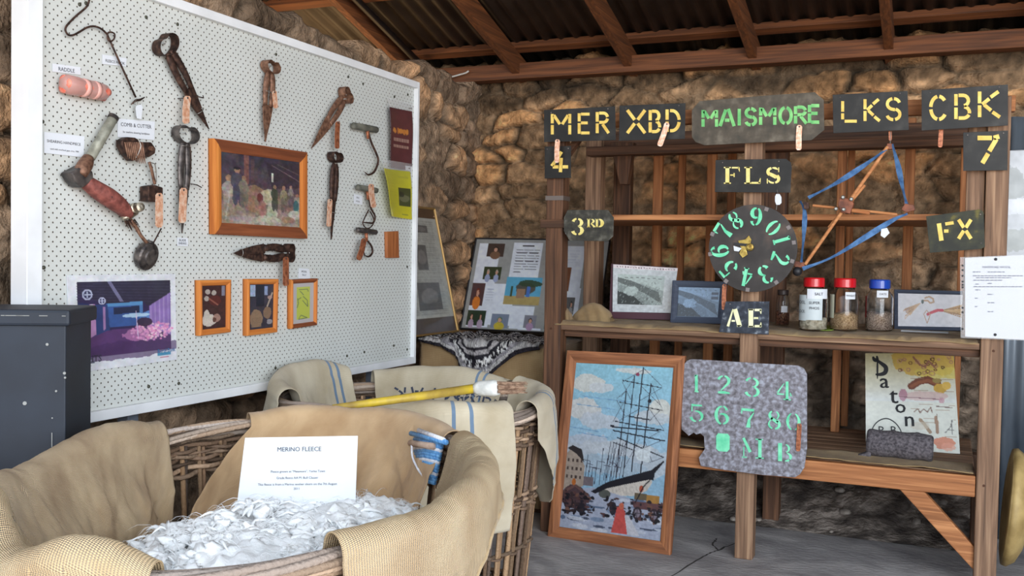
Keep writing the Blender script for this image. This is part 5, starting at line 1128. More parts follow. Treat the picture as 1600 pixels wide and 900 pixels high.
# wheat frame
p = Paint(130, 60, (206, 204, 206)); R_ = random.Random(8)
for k in range(36):
    a = R_.uniform(-.35, .35); L_ = R_.uniform(.18, .28); u = .36 - L_ * math.cos(a) ; v = .34 + L_ * 1.9 * (.55 + math.sin(a)) ; p.line(.35, .28, u, v, .004, R_.choice([(176, 140, 104), (150, 112, 82), (196, 166, 130)]))
p.path([(.42, .12), (.48, .08), (.54, .14), (.55, .24), (.5, .28), (.46, .2), (.4, .2)], .012, (176, 144, 112)); p.ell(.38, .24, .02, .07, (70, 80, 70))
for k in range(50):
    v = .5 + R_.uniform(-.22, .22); p.line(.66, .5, 1.0, v, .005, R_.choice([(186, 150, 104), (160, 124, 84), (206, 176, 130)]))
p.path([(.46, .62), (.52, .56), (.6, .5), (.68, .49)], .02, (190, 60, 70)); p.path([(.44, .5), (.4, .62), (.45, .9), (.5, .62), (.44, .5)], .006, (176, 140, 110)); p.noise(.06, 20, 2)
Yw = PZ(1440, 516, ZC).y
frame4('framed_straw', (1397, 452), (1512, 455), (1512, 517), (1397, 515), lambda x, y: PY(x, y, Yw + .0005 * (515 - y)), .018, .022, M_slate[0], p, 'dark blue frame with plaited straw and red ribbon, right on the middle shelf', 'framed straw', printname='straw_panel', gain=1.35)
m = MB(); y0 = PZ(1410, 519, ZC).y; m.box((PZ(1407, 520, ZC).x, y0 - .03, ZC + .004), (PZ(1482, 520, ZC).x, y0 - .002, ZC + .012)); tag(m.build('booklet', solid('grey_booklet', (150, 150, 150), .6), bevel=.001), 'thin grey booklet lying flat under the straw frame', 'booklet')

# sleeved sheet on the right post
F = lambda x, y: PS(x, y, .03)
root = empty('sleeved_notice', F(1555, 528), 'white printed notice in a punched plastic sleeve nailed to the right post', 'notice')
plate('sheet', [(1508, 403), (1622, 398), (1622, 532), (1508, 526)], F, .001, M_paper, parent=root)
plate('sleeve', [(1500, 402), (1623, 397), (1623, 533), (1501, 528)], lambda x, y: PS(x, y, .0315), .0008, M_plastic, parent=root)
m = MB(); F2 = lambda x, y: PS(x, y, .033)
for y in (415, 422, 431, 440, 445, 449, 481, 488, 514): m.prism([F2(1502.5, y-1.5), F2(1505.5, y-1.5), F2(1505.5, y+1.5), F2(1502.5, y+1.5)], (0, .001, 0))
m.build('punched_hole', M_black, root)
m = MB(); a, u, v, n = axes_of(F2, 1557, 419); text_mesh(m, 'MAISMORE WOOL', a, u, v, .013, 'CENTER')
R_ = random.Random(4)
for k, (y, x0, x1) in enumerate([(425, 1520, 1532), (425, 1543, 1570), (431, 1520, 1598), (434, 1525, 1580), (438, 1521, 1566), (444, 1524, 1530), (443, 1543, 1550), (448, 1521, 1598), (453, 1524, 1532), (460, 1543, 1552), (466, 1523, 1528), (473, 1543, 1554), (479, 1523, 1528), (487, 1543, 1552)]):
    x = x0
    while x < x1: e = x + R_.uniform(3, 7); m.prism([F2(x, y-.6), F2(min(e, x1), y-.6), F2(min(e, x1), y+.5), F2(x, y+.5)], (0, .0005, 0)); x = e + 1.2
m.build('printed_text', M_inkl, root, fixn=True)
for p_ in ((1556, 405), (1555, 523)):
    m = MB(); m.lathe(PS(p_[0], p_[1], .036), (0, 1, 0), [(0, .003), (.002, .006), (.004, .006), (.03, .002)], 10); m.build('nail', M_black, root)

# ================================================================ BENCH
Yp = PZ(1500, 708, zb + .004).y
F = lambda x, y: PY(x, y, Yp + .0009 * (708 - y))
root = empty('pattern_poster', F(1425, 706), 'cream yarn poster with letters Patons running down it, leaning on the bench', 'poster')
plate('card', [(1352, 552), (1490, 552), (1500, 709), (1353, 702)], F, .004, M_paper, parent=root)
p = Paint(120, 150, (214, 216, 204)); R_ = random.Random(12)
p.grad((206, 196, 150), (214, 218, 214), 0, .5); p.ell(.7, .08, .4, .15, (206, 168, 70), .85, .8, 3); p.ell(.85, .2, .3, .06, (214, 196, 90), .7, .8, 4)
for k in range(26): u = .38 + .6*R_.random(); v = .02 + .19*R_.random(); r = R_.uniform(.012, .03); c = R_.choice([(120, 76, 44), (176, 128, 100), (196, 150, 120), (90, 56, 34)]); p.path([(u + r*math.cos(a*.9), v + r*.8*math.sin(a*.9)) for a in range(8)], .006, c, .9)
p.path([(.55, .04), (.62, .12), (.68, .14), (.72, .08), (.78, .14)], .012, (150, 100, 80)); p.path([(.52, .34), (.6, .29), (.7, .27), (.8, .31)], .045, (112, 56, 30)); p.path([(.52, .34), (.6, .3), (.7, .28), (.8, .31)], .02, (140, 80, 46)); p.ell(.83, .36, .07, .05, (200, 160, 60)); p.ell(.9, .33, .05, .04, (214, 176, 80)); p.ell(.8, .28, .05, .025, (150, 130, 70))
p.ell(.66, .44, .24, .05, (206, 176, 170), .8, .8); p.ell(.42, .43, .05, .06, (170, 110, 130), .8, 1.2); p.line(.38, .45, .84, .47, .005, (130, 80, 90)); p.ell(.84, .48, .03, .03, (190, 140, 150), .8)
for v in (.26, .38, .52, .57, .66, .7, .83): p.line(.5, v, .98, v + .01, .002, (150, 120, 90), .7)
p.path([(.54, .6), (.58, .57), (.6, .61), (.64, .57), (.68, .6), (.72, .55), (.73, .6)], .006, (120, 84, 60)); p.line(.78, .54, .95, .55, .006, (110, 80, 66)); 
p.path([(.6, .68), (.64, .72), (.7, .8)], .02, (150, 120, 84)); p.line(.77, .65, .78, .8, .018, (150, 110, 76)); p.line(.78, .62, .78, .66, .006, (120, 90, 60)); p.path([(.94, .67), (.92, .74), (.86, .8)], .005, (90, 84, 80)); p.path([(.94, .67), (.93, .74), (.93, .81)], .005, (90, 84, 80)); p.line(.88, .77, .95, .77, .004, (90, 84, 80))
p.ell(.83, .9, .12, .06, (206, 104, 60), .8, 1.5, 7); p.ell(.88, .94, .08, .04, (226, 150, 120), .7, 1.2, 9); p.ell(.6, .74, .12, .04, (200, 190, 170), .6, 1); p.noise(.06, 30, 3)
G = lambda x, y: PY(x, y, Yp + .0009 * (708 - y) - .006); m = MB(); p.mesh(m, G(1352, 552), G(1490, 552), G(1500, 709), G(1353, 702)); m.build('printed_sheet', vcol('printed_picture', .45, .6), root, smooth=True)
G2 = lambda x, y: PY(x, y, Yp + .0009 * (708 - y) - .0085)
m = MB()
for ch, x, y, sz in (('a', 1374, 606, .105), ('t', 1390, 630, .115), ('o', 1398, 645, .095), ('n', 1412, 666, .105), ('s', 1426, 690, .10)):
    a, u, v, n = axes_of(G2, x, y); text_mesh(m, ch, a, u, v, sz)
    text_mesh(m, ch, a + u * .003, u, v, sz)
def stroke(m, pts, w):
    A = []; B = []; P_ = cat1([(q[0], q[1], 0) for q in pts], 24)
    for i, q in enumerate(P_):
        a = P_[max(i-1, 0)]; b = P_[min(i+1, 23)]; dx, dy = b[0]-a[0], b[1]-a[1]; L = math.hypot(dx, dy) + 1e-9; ww = (w[0] + (w[1]-w[0]) * math.sin(PI * i / 23)) / 2
        A.append(G2(q[0] - dy/L*ww, q[1] + dx/L*ww)); B.append(G2(q[0] + dy/L*ww, q[1] - dx/L*ww))
    m.strip(A, B, (0, .0006, 0))
stroke(m, [(1371, 560), (1371, 575), (1371, 592)], (1, 3)); stroke(m, [(1366, 560), (1376, 567), (1384, 574), (1383, 582), (1376, 585), (1368, 585)], (2.5, 7)); stroke(m, [(1364, 557), (1366, 562), (1370, 565)], (2, 5)); stroke(m, [(1370, 556), (1371, 561), (1372, 565)], (2, 4))
stroke(m, [(1361, 678), (1365, 666), (1374, 657), (1386, 654), (1398, 660), (1406, 670), (1409, 678)], (1.4, 1.8))
for ch, x in (('P', 1372), ('B', 1391)): a, u, v, n = axes_of(G2, x, 678); text_mesh(m, ch, a, u, v, .055)
m.build('printed_letters', M_black, root, fixn=True)
# felt roll
M_felt = noisy('charcoal_felt', (62, 58, 62), (110, 104, 108), (90, 90, 90), 9, .98, 0, 1.0, None, None, .004)
a = PZ(1346, 713, zb + .012); b = PZ(1457, 716, zb + .012); r = .062; a = Vector((a.x + .02, a.y + r, zb + .008 + r)); b = Vector((b.x, a.y - .015, zb + .008 + r)); L_ = (b - a).length
root = empty('felt_roll', ((a + b) / 2) - Vector((0, 0, r)), 'roll of dark grey felted wool lying on the bench in front of the yarn poster', 'felt roll')
m = MB(); pr = [(0, r*.86), (.008, r*.97)] + [(L_*t, r * (1 + .02 * math.sin(t*13))) for t in np.linspace(.08, .92, 12)] + [(L_ - .008, r*.98), (L_, r*.88)]; m.lathe(a, b - a, pr, 30)
for v in m.v: v += Vector((0, 0, .003 * math.sin(v.x*60 + v.y*30)))
m.build('rolled_felt', M_felt, root, smooth=True)
m = MB(); e = [b + Vector((.001, math.cos(k*.55) * r * (.82 - k*.022), math.sin(k*.55) * r * (.82 - k*.022))) for k in range(30)]; m.tube(e, .0028, 5); m.build('roll_edge', M_felt, root, smooth=True)
m = MB(); m.prism([a + Vector(q) for q in ((.02, -.05, -.03), (-.02, -.055, -.05), (-.045, -.06, -.058), (-.03, -.05, -.062), (.02, -.05, -.062))], (0, .05, 0)); m.build('loose_corner', M_felt, root, bevel=.004, fixn=True)

# ================================================================ SHIP PICTURE
p = Paint(170, 262, (150, 190, 216)); R_ = random.Random(21)
p.grad((150, 206, 224), (160, 204, 228), 0, .3); p.grad((160, 204, 228), (176, 206, 228), .3, .62); p.noise(.05, 8, 2)
for (u, v, ru, rv, c) in ((.15, .12, .17, .05, (226, 224, 216)), (.3, .14, .12, .03, (214, 220, 224)), (.12, .27, .18, .06, (224, 222, 218)), (.3, .34, .2, .05, (206, 214, 224)), (.6, .03, .16, .02, (220, 222, 218)), (.92, .24, .14, .05, (228, 226, 216)), (.85, .3, .2, .04, (206, 214, 220)), (.2, .47, .25, .05, (196, 206, 220)), (.5, .5, .4, .05, (206, 214, 222)), (.1, .56, .2, .07, (196, 204, 214)), (.85, .56, .2, .08, (196, 206, 216)), (.4, .6, .4, .06, (176, 196, 212))):
    p.ell(u, v, ru, rv, c, .9, 1.6, int(u*100 + v*10))
for (u, v, w_) in ((.1, .2, .5), (.05, .25, .4), (.1, .42, .3), (0, .39, .3)): p.line(u, v, u + w_, v + .015, .004, (120, 166, 206), .8)
ink = (36, 38, 50)
# masts and yards
for (u, v0, v1, w_) in ((.70, .01, .62, .006), (.62, .06, .66, .005), (.79, .10, .63, .006), (.55, .14, .68, .005)): p.line(u, v0, u - .03, v1, w_, ink)
for (u0, u1, v, dv, w_) in ((.5, .9, .09, .03, .004), (.49, .92, .22, .03, .004), (.46, .95, .335, .03, .005), (.45, .97, .39, .035, .006), (.44, .9, .37, .0, .004), (.5, .97, .43, .09, .005), (.46, .7, .46, .04, .004), (.6, .8, .3, .01, .006)): p.line(u0, v, u1, v + dv, w_, ink)
for (a, b) in (((.70, .01), (.9, .11)), ((.7, .02), (.5, .1)), ((.79, .1), (.92, .24)), ((.55, .15), (.46, .2)), ((.9, .25), (.8, .32)), ((.55, .2), (.44, .34)), ((.8, .25), (.95, .36)), ((.92, .37), (.8, .42)), ((.62, .07), (.5, .19)), ((.7, .12), (.9, .22)), ((.7, .25), (.5, .33)), ((.95, .42), (.7, .5)), ((.97, .52), (.83, .56)), ((.72, .43), (.6, .6)), ((.6, .44), (.5, .62)), ((.78, .44), (.86, .55)), ((.9, .12), (.7, .2)), ((.5, .1), (.6, .2)), ((.46, .21), (.56, .3))): p.line(*a, *b, .0025, (70, 70, 84), .9)
p.poly([(.68, .5), (.84, .46), (.84, .56), (.72, .55)], (226, 236, 240), .9); p.ell(.79, .2, .02, .012, ink); p.ell(.65, .05, .02, .01, (150, 60, 90)); p.rect(.42, .36, .46, .37, ink)
for k, u in enumerate((.36, .42, .31, .47, .52, .27, .21, .24)): p.line(u + .01, .5 + .04*(k % 3) + (.05 if k > 4 else 0), u, .72, .0035, (60, 62, 78)); p.line(u - .03, .58 + .02*(k % 3), u + .04, .585 + .02*(k % 3), .003, (80, 82, 98))
for k in range(6): p.line(.44 + .03*k, .46, .40 + .03*k, .69, .003, (66, 66, 82))
# hull
p.poly([(.3, .755), (.45, .70), (.62, .665), (.86, .63), (.88, .67), (.84, .72), (.74, .76), (.5, .775), (.34, .78)], (214, 206, 196)); p.poly([(.3, .755), (.45, .695), (.62, .655), (.88, .615), (.87, .65), (.62, .69), (.45, .725), (.33, .765)], (34, 34, 46)); p.line(.86, .64, .97, .545, .008, (34, 34, 44)); p.path([(.8, .7), (.76, .76), (.72, .8)], .005, ink)
for k in range(14): p.line(.4 + k*.033, .745 - k*.004, .41 + k*.033, .77 - k*.004, .0025, (170, 160, 156), .7)
# quay with houses left
p.poly([(.0, .55), (.04, .52), (.14, .56), (.2, .62), (.2, .74), (0, .78)], (176, 160, 146)); p.poly([(.0, .52), (.05, .5), (.15, .52), (.19, .6), (.1, .55)], (50, 44, 46)); 
for k in range(12): p.rect(.015 + (k % 4)*.045, .58 + (k // 4)*.05, .035 + (k % 4)*.045, .6 + (k // 4)*.05, (70, 56, 54), .9)
p.rect(.2, .68, .3, .735, (120, 110, 116)); p.poly([(0, .77), (.32, .74), (.7, .78), (1, .78), (1, 1), (0, 1)], (176, 184, 204)); 
for k in range(46): u = R_.random(); v = .79 + .2*R_.random(); p.ell(u, v, R_.uniform(.02, .09), R_.uniform(.006, .014), R_.choice([(84, 104, 134), (120, 140, 168), (214, 218, 228), (60, 70, 92), (206, 212, 224)]), .85, .6, k)
# carts, crowd
p.ell(.12, .81, .14, .07, (78, 56, 60), .95, .8, 5); p.path([(.02, .78), (.12, .74), (.26, .79)], .012, (110, 80, 76)); p.ell(.07, .85, .05, .035, (44, 34, 40)); p.ell(.2, .87, .06, .03, (34, 30, 40), .9, 1, 6); p.ell(.07, .85, .03, .02, (96, 72, 72))
p.rect(.72, .74, .84, .78, (110, 96, 74)); p.rect(.84, .745, .96, .79, (176, 130, 66)); p.poly([(.7, .79), (1, .79), (1, .84), (.72, .83)], (104, 70, 72)); 
for u in (.76, .92): p.ell(u, .86, .045, .04, (54, 42, 50)); p.ell(u, .86, .028, .025, (140, 130, 144)); p.line(u - .04, .86, u + .04, .86, .003, (54, 42, 50)); p.line(u, .83, u, .89, .003, (54, 42, 50))
p.ell(.42, .77, .06, .025, (80, 84, 76), .9, .6); p.ell(.78, .715, .02, .02, (190, 90, 60)); p.ell(.52, .85, .035, .04, (40, 36, 46), .95, .5); p.ell(.1, .72, .02, .02, (190, 110, 50)); p.path([(.46, .86), (.5, .8), (.56, .79)], .006, (40, 36, 44))
p.poly([(.56, .84), (.6, .82), (.64, .86), (.7, .99), (.52, .99)], (196, 84, 84)); p.ell(.6, .83, .025, .02, (206, 120, 90)); p.poly([(.6, .9), (.64, .9), (.66, .99), (.56, .99)], (220, 130, 120)); p.ell(.6, .86, .035, .02, (170, 60, 60), .9)
for k in range(150): u = R_.choice([R_.uniform(0, .34), R_.uniform(.42, 1)]); v = .78 + .13*R_.random(); p.ell(u, v, R_.uniform(.006, .03), R_.uniform(.003, .012), R_.choice([(24, 22, 30), (36, 32, 42), (60, 44, 46), (24, 22, 30), (120, 84, 70), (90, 60, 60)]), .95, .8, k)
p.poly([(.56, .84), (.6, .82), (.64, .86), (.7, .99), (.52, .99)], (206, 84, 78)); p.ell(.6, .83, .025, .02, (206, 110, 84)); p.poly([(.64, .88), (.68, .88), (.8, .99), (.68, .99)], (206, 206, 214))
p.poly([(.28, .765), (.45, .70), (.62, .655), (.86, .6), (.97, .54), (.975, .55), (.9, .61), (.89, .66), (.86, .655), (.62, .70), (.45, .735), (.33, .775)], (26, 26, 36)); p.path([(.88, .64), (.8, .7), (.76, .76), (.73, .8)], .006, (26, 26, 36))
p.noise(.10, 70, 31); p.noise(.06, 34, 32)
def ship_front(x, y): return PY(x, y, 4.595 - .00014*(x - 855) - .00022*(y - 839))
frame4('ship_embroidery', (886, 547.5), (1070, 556), (1047, 869), (855, 840), ship_front, (.06, .055, .062, .055), .03, None, p, 'tall wood-framed stitched picture of a sailing ship in harbour, leaning on the bench', 'framed picture', mats=[woods('oak_frame', (112, 66, 38), (178, 116, 74), (144, 90, 56), .8)[k] for k in (0, 2, 0, 2)], printname='stitched_picture', gain=1.02)

# ================================================================ right edge
m = MB(); c = Vector((.275, 4.95, .32)); R0 = .26
m.lathe(c, (1, 0, -.08), [(.0, R0), (.02, R0 + .005), (.05, R0*.93), (.075, R0*.72), (.09, R0*.4), (.095, .02)], 48)
m.lathe(c, (-1, 0, .08), [(.0, R0), (.005, R0*.9), (.006, R0*.86)], 48)
tag(m.build('round_tray', noisy('pale_hide', (150, 124, 74), (196, 168, 110), (10, 10, 10), 5, .6, 0, .2), smooth=True), 'pale yellow-brown round dished tray standing on edge against the right post', 'tray')
F = lambda x, y: PY(x, y, 5.56)
p = Paint(60, 120, (214, 218, 222)); p.ell(.2, .35, .3, .2, (150, 156, 150), .5, 1.4); p.ell(.1, .28, .09, .1, (120, 134, 160), .8, .8); p.rect(.0, .33, .2, .35, (60, 80, 140), .8); p.rect(0, .38, .16, .39, (60, 80, 140), .8); p.ell(.5, .5, .5, .08, (236, 240, 246), .9, 1); p.ell(.3, .8, .3, .1, (170, 176, 168), .6, 1.5); p.noise(.1, 6, 3)
root = empty('hanging_sheet', F(1600, 410), 'shiny pale sheet with blue marks hanging on the corrugated iron at the right edge', 'poster')
m = MB(); p.mesh(m, F(1556, 236), F(1652, 232), F(1652, 412), F(1556, 410)); m.build('printed_sheet', vcol('glossy_sheet', .25, .5), root, smooth=True, solid_t=.001)
for x in (1566, 1640):
    m = MB(); q = F(x, 240); m.tube([q - Vector((0, .002, 0)), q + Vector((0, .06, 0))], .003, 6); m.build('nail', M_steel, root)
# ================================================================ CORNER TABLE, DISPLAYS
M_tbl = weave('table_hessian', (156, 126, 88), (186, 156, 114), 380, bump=.4)
tx0, tx1, ty0, ty1, tz = -2.76, -1.99, 4.98, 5.84, .90
root = empty('covered_table', ((tx0 + tx1)/2, (ty0 + ty1)/2, 0), 'table in the corner covered to the ground with tan hessian', 'table')
m = MB(); m.box((tx0, ty0, tz - .03), (tx1, ty1, tz)); m.build('table_top', WD[0], root)
for (x, y) in ((tx0 + .04, ty0 + .04), (tx1 - .04, ty0 + .04), (tx0 + .04, ty1 - .04), (tx1 - .04, ty1 - .04)):
    m = MB(); m.box((x - .025, y - .025, 0), (x + .025, y + .025, tz - .03)); m.build('leg', WD[2], root)
rows = []
per = []
def tpath(s):   # path round left, front and right edges, starting at the back left
    L1 = ty1 - ty0; L2 = tx1 - tx0
    if s < L1: return Vector((tx0, ty1 - s)), Vector((-1, 0))
    if s < L1 + L2: return Vector((tx0 + s - L1, ty0)), Vector((0, -1))
    return Vector((tx1, ty0 + s - L1 - L2)), Vector((1, 0))
Lt = 2 * (ty1 - ty0) + tx1 - tx0; n_ = 150
for i in range(n_):
    s = Lt * i / (n_ - 1) * .9999; q, nn = tpath(s); r = []
    for j in range(14):
        t = j / 13; k = .012 + t * (.012 + .014 * math.sin(s * 17) + .01 * math.sin(s * 31 + 1)); r.append((q.x + nn.x * k, q.y + nn.y * k, tz + .006 - t * (tz - .03)))
    rows.append(r)
m = MB(); m.grid(rows, uv=grid_uv(rows))
tp = [[(tx0 - .01 + (tx1 - tx0 + .02) * i / 14, ty0 - .01 + (ty1 - ty0 + .02) * j / 14, tz + .007 + .002 * math.sin(i * 1.3 + j)) for j in range(15)] for i in range(15)]
m.grid(tp, uv=grid_uv(tp)); m.build('table_cover', M_tbl, root, smooth=True, solid_t=.002)

# photo display
p = Paint(190, 140, (150, 152, 150)); W_ = (216, 222, 232)
def P4(u0, v0, u1, v1, c=W_): p.rect(u0, v0, u1, v1, c)
P4(.03, .05, .2, .98, W_); P4(.3, .03, .52, .42, W_); P4(.2, .5, .36, .95, W_); P4(.36, .74, .5, .98, W_); P4(.43, .74, .6, .99, W_); P4(.62, .06, .84, .6, W_); P4(.6, .52, .85, .97, W_); P4(.3, .42, .55, .72, (150, 152, 150)); P4(.53, .05, .62, .97, (150, 150, 146)); P4(.23, .02, .29, .48, (150, 152, 150)); P4(.86, .03, .95, .97, (150, 152, 150))
def ph(u0, v0, u1, v1, bgc, body, hair, n=1):
    p.rect(u0, v0, u1, v1, bgc)
    for k in range(n):
        cu = u0 + (u1-u0)*(k + .5)/n; p.ell(cu, v1 - (v1-v0)*.12, (u1-u0)*.3/n, (v1-v0)*.3, body); p.ell(cu, v0 + (v1-v0)*.42, (u1-u0)*.16/n, (v1-v0)*.2, hair); p.ell(cu, v0 + (v1-v0)*.46, (u1-u0)*.11/n, (v1-v0)*.15, (196, 150, 126))
ph(.1, .05, .23, .2, (70, 56, 50), (120, 90, 70), (40, 34, 32)); ph(.1, .31, .235, .46, (54, 64, 40), (150, 160, 190), (170, 160, 150), 2); ph(.03, .5, .13, .75, (84, 60, 60), (206, 120, 50), (110, 50, 36)); ph(.03, .8, .17, .97, (44, 60, 44), (170, 150, 170), (60, 44, 36), 2)
p.rect(.29, .42, .56, .72, (90, 164, 196)); p.rect(.29, .63, .56, .72, (170, 150, 96)); p.ell(.44, .55, .08, .07, (80, 70, 60), .9, 1); p.rect(.38, .55, .44, .65, (150, 120, 96)); p.rect(.45, .52, .48, .64, (70, 110, 180)); p.ell(.47, .49, .09, .04, (50, 70, 50), .9, 1.3, 3); p.rect(.33, .52, .345, .64, (60, 80, 60))
ph(.66, .3, .76, .56, (120, 76, 50), (40, 40, 50), (60, 46, 40)); ph(.72, .62, .82, .8, (90, 90, 90), (150, 150, 150), (50, 50, 50), 2); ph(.22, .83, .35, .98, (120, 130, 150), (190, 170, 60), (90, 120, 90)); ph(.47, .83, .56, .97, (130, 130, 140), (170, 140, 170), (70, 60, 60)); p.rect(.62, .86, .7, .97, (60, 100, 96), .9)
p.lines(.33, .1, .5, .38, 9, (60, 60, 70), .0035, 3, .9); p.rect(.37, .06, .46, .075, (40, 40, 50)); p.lines(.15, .55, .2, .7, 5, (160, 170, 190), .003, 5, .7); p.lines(.64, .1, .8, .26, 5, (190, 200, 214), .003, 6, .7); p.noise(.06, 40, 3)
dsp = lambda x, y: PY(x, y, 5.62 + .26 * (514 - y) / 141)
frame4('photo_display', (743, 371), (953, 374), (932, 524), (718, 513), dsp, .008, .022, solid('dark_edge', (52, 50, 52), .5), p, 'grey display board of family photos and captions leaning in the corner', 'display board', coat=0, gain=1.3, printname='photo_sheet', mats=[solid('dark_edge', (52, 50, 52), .5)] * 4)

# framed newspaper
p = Paint(100, 150, (176, 176, 168)); p.rect(0, 0, 1, .08, (84, 62, 46)); p.rect(0, .88, 1, 1, (76, 64, 60)); p.rect(.02, .1, .9, .86, (168, 168, 160)); R_ = random.Random(2)
for (u0, v0, u1, v1) in ((.3, .14, .48, .24), (.02, .2, .5, .4), (.55, .14, .8, .2), (.05, .56, .45, .8), (.55, .3, .72, .5), (.5, .6, .85, .82), (.3, .42, .45, .54)): p.rect(u0, v0, u1, v1, (96, 94, 92)); p.ell((u0+u1)/2, (v0+v1)/2, (u1-u0)*.4, (v1-v0)*.3, (130, 126, 122), .8, 1.2)
for u in (.04, .2, .36, .52, .68, .8): p.lines(u, .1, u + .13, .86, 44, (110, 110, 108), .004, int(u*50), .35)
p.noise(.1, 30, 3)
npf = lambda x, y: PX(x, y, -2.71 - .15 * (517 - y) / 192)
frame4('framed_newspaper', (598, 315), (680, 325), (718, 518), (598, 533), npf, .012, .016, solid('thin_gold_frame', (150, 116, 60), .4, .4), p, 'gold-edged framed newspaper page leaning against the left wall beside the photo display', 'framed newspaper', gain=1.15, printname='newspaper_page', mats=[solid('thin_gold_frame', (150, 116, 60), .4, .4)] * 4)

# crochet blanket over the table edge
cols = []; rows = []; nu, nv = 190, 96
xs_ = np.array([656, 672, 690, 712, 722, 732, 748, 765, 785, 807, 826, 846]); bot = np.array([533, 537, 542, 556, 576, 590, 592, 589, 570, 554, 549, 546]); top = np.array([527, 523, 521, 518, 516, 514, 512, 513, 512, 513, 515, 518])
for i in range(nu):
    x = 656 + 190 * i / (nu - 1); yb = np.interp(x, xs_, bot); yt = np.interp(x, xs_, top); Pt = PZ(x, yt, tz + .012); Pb = PY(x, yb, ty0 - .035)
    e0 = Vector((PY(x, 540, ty0).x, ty0 - .02, tz + .02)); Pt = Vector((e0.x + .3 * (Pt.x - e0.x), min(Pt.y, 5.55), tz + .014))
    r = []; c = []; L1 = (Pt - e0).length; L2 = (Pb - e0).length
    for j in range(nv):
        t = j / (nv - 1) * (L1 + L2)
        q = Pt.lerp(e0, t / L1) if t < L1 else e0.lerp(Pb, (t - L1) / L2)
        rp = .008 * math.sin(x * .17 + t * 9) + .012 * math.sin(x * .09 - t * 14) + .009 * vnoise(x * .9, t * 95, 4)
        q = q + (Vector((0, 0, abs(rp) + .002)) if t < L1 else Vector((0, -abs(rp) * 1.2, 0)))
        r.append(tuple(q)); f = (L1 + L2 - t); st = int(f / .022); g = vnoise(x * .7, t * 80, 9) > .52
        base = [(54, 50, 56), (206, 202, 200), (160, 156, 160), (56, 52, 58), (236, 232, 228), (52, 50, 56), (190, 184, 184)][st % 7]
        if st % 7 in (3, 4): base = (246, 242, 238) if g else (50, 46, 52)
        k = .72 + .5 * vnoise(x * 1.6, t * 160, 12); c.append(tuple(lin(min(255, b * k)) for b in base))
    rows.append(r); cols.append(c)
m = MB(); m.grid(rows, cols); tag(m.build('crochet_blanket', vcol('crochet_wool', .95, 0, .8, 160, spec=.1), smooth=True, solid_t=.006, offset=1), 'black, grey and white crochet blanket draped over the front edge of the covered table', 'blanket')

# ================================================================ CHEST AT THE LEFT
M_navy = noisy('chipped_navy_paint', (24, 31, 42), (34, 43, 56), (5, 5, 5), 6, .6, 0, .15, None, None, .004)
ct = 1.234; c0 = PZ(103, 484, ct); c0 = Vector((c0.x, c0.y, ct)); d1 = PZ(0, 441, ct) - c0; d1.z = 0; d1.normalize(); d2 = Vector((-d1.y, d1.x, 0)); 
if (c0 + d2 - Vector((0, 0, 0))).length > (c0 - d2).length: d2 = -d2
# d1 runs away along the far edge, d2 towards the viewer side along the near edge (leftwards in the photo)
near = PZ(0, 483, ct) - c0; near.z = 0
def chest_pts(e, z0, z1, dd=.25, dw=.5):
    a = c0 + Vector((0, 0, 0)); u = near.normalized(); v = (d1 - u * d1.dot(u)).normalized()
    base = [a - u * e - v * e, a + u * (dw + e) - v * e, a + u * (dw + e) + v * (dd + e), a - u * e + v * (dd + e)]
    return [Vector((q.x, q.y, z1)) for q in base], z0 - z1
root = empty('storage_chest', (c0.x, c0.y, 0), 'tall chipped navy blue wooden chest with overhanging lid at the left edge', 'chest')
pts, h = chest_pts(0, 0, ct - .03); m = MB(); m.prism(pts, (0, 0, h)); m.build('body', M_navy, root, bevel=.004, fixn=True)
pts, h = chest_pts(.014, ct - .045, ct); m = MB(); m.prism(pts, (0, 0, h)); m.build('lid', M_navy, root, bevel=.008, fixn=True)
u = near.normalized(); v = (d1 - u * d1.dot(u)).normalized()
m = MB(); q = c0 + Vector((0, 0, 0)); m.prism([Vector((q.x, q.y, .70)) - v * .002 , Vector((q.x, q.y, .70)) + u * .5 - v * .002, Vector((q.x, q.y, .694)) + u * .5 - v * .002, Vector((q.x, q.y, .694)) - v * .002], v * .002); m.build('board_joint', M_black, root, fixn=True)
M_chip = solid('paint_chip', (150, 152, 150), .8)
def chest_hit(px, py):
    d = Vector(ray(px, py)); o = Vector((0, 0, HC)); t = (c0 - o).dot(v) / d.dot(v) if abs(d.dot(v)) > 1e-6 else 0; return o + d * t
for (x, y, r) in ((74, 538, .004), (88, 611, .003), (39, 630, .0055), (82, 653, .002), (101, 583, .004), (102, 590, .003)):
    q = chest_hit(x, y); 
    m = MB(); m.lathe(q - v * .003, v, [(0, r), (.002, r * 1.1)], 7); m.build('paint_chip', M_chip, root)
for (x, y0, y1) in ((81.5, 676, 699),):
    m = MB(); q0 = chest_hit(x, y0) - v * .002; q1 = chest_hit(x, y1) - v * .002; m.tube([q0, q1], .0015, 5); m.build('paint_scratch', M_chip, root)
m = MB(); pts, h = chest_pts(.0146, ct - .020, ct - .0165); a_, b_ = pts[0], pts[1]
for k in range(12): s0 = a_.lerp(b_, .02 + .07 * k + .02 * (k % 3)); s1 = s0 + u * (.01 + .012 * (k % 4)); m.tube([s0 - v * .0005, s1 - v * .0005], .0012, 5)
m.build('worn_edge', M_chip, root)
m = MB(); cb = c0 + u * .22 - v * .115
m.ball(Vector((cb.x, cb.y, .40)), 1, 20, (.10, .10, .40))
for vv in m.v: vv += Vector((.012 * math.sin(vv.z * 22 + vv.x * 30), .012 * math.cos(vv.z * 17), 0)) * 1.0
tag(m.build('cloth_bag', noisy('navy_cloth', (16, 18, 38), (28, 30, 56), (20, 20, 20), 4, .9, 0, .4), smooth=True), 'dark navy cloth bag standing against the chest at the left edge', 'bag')
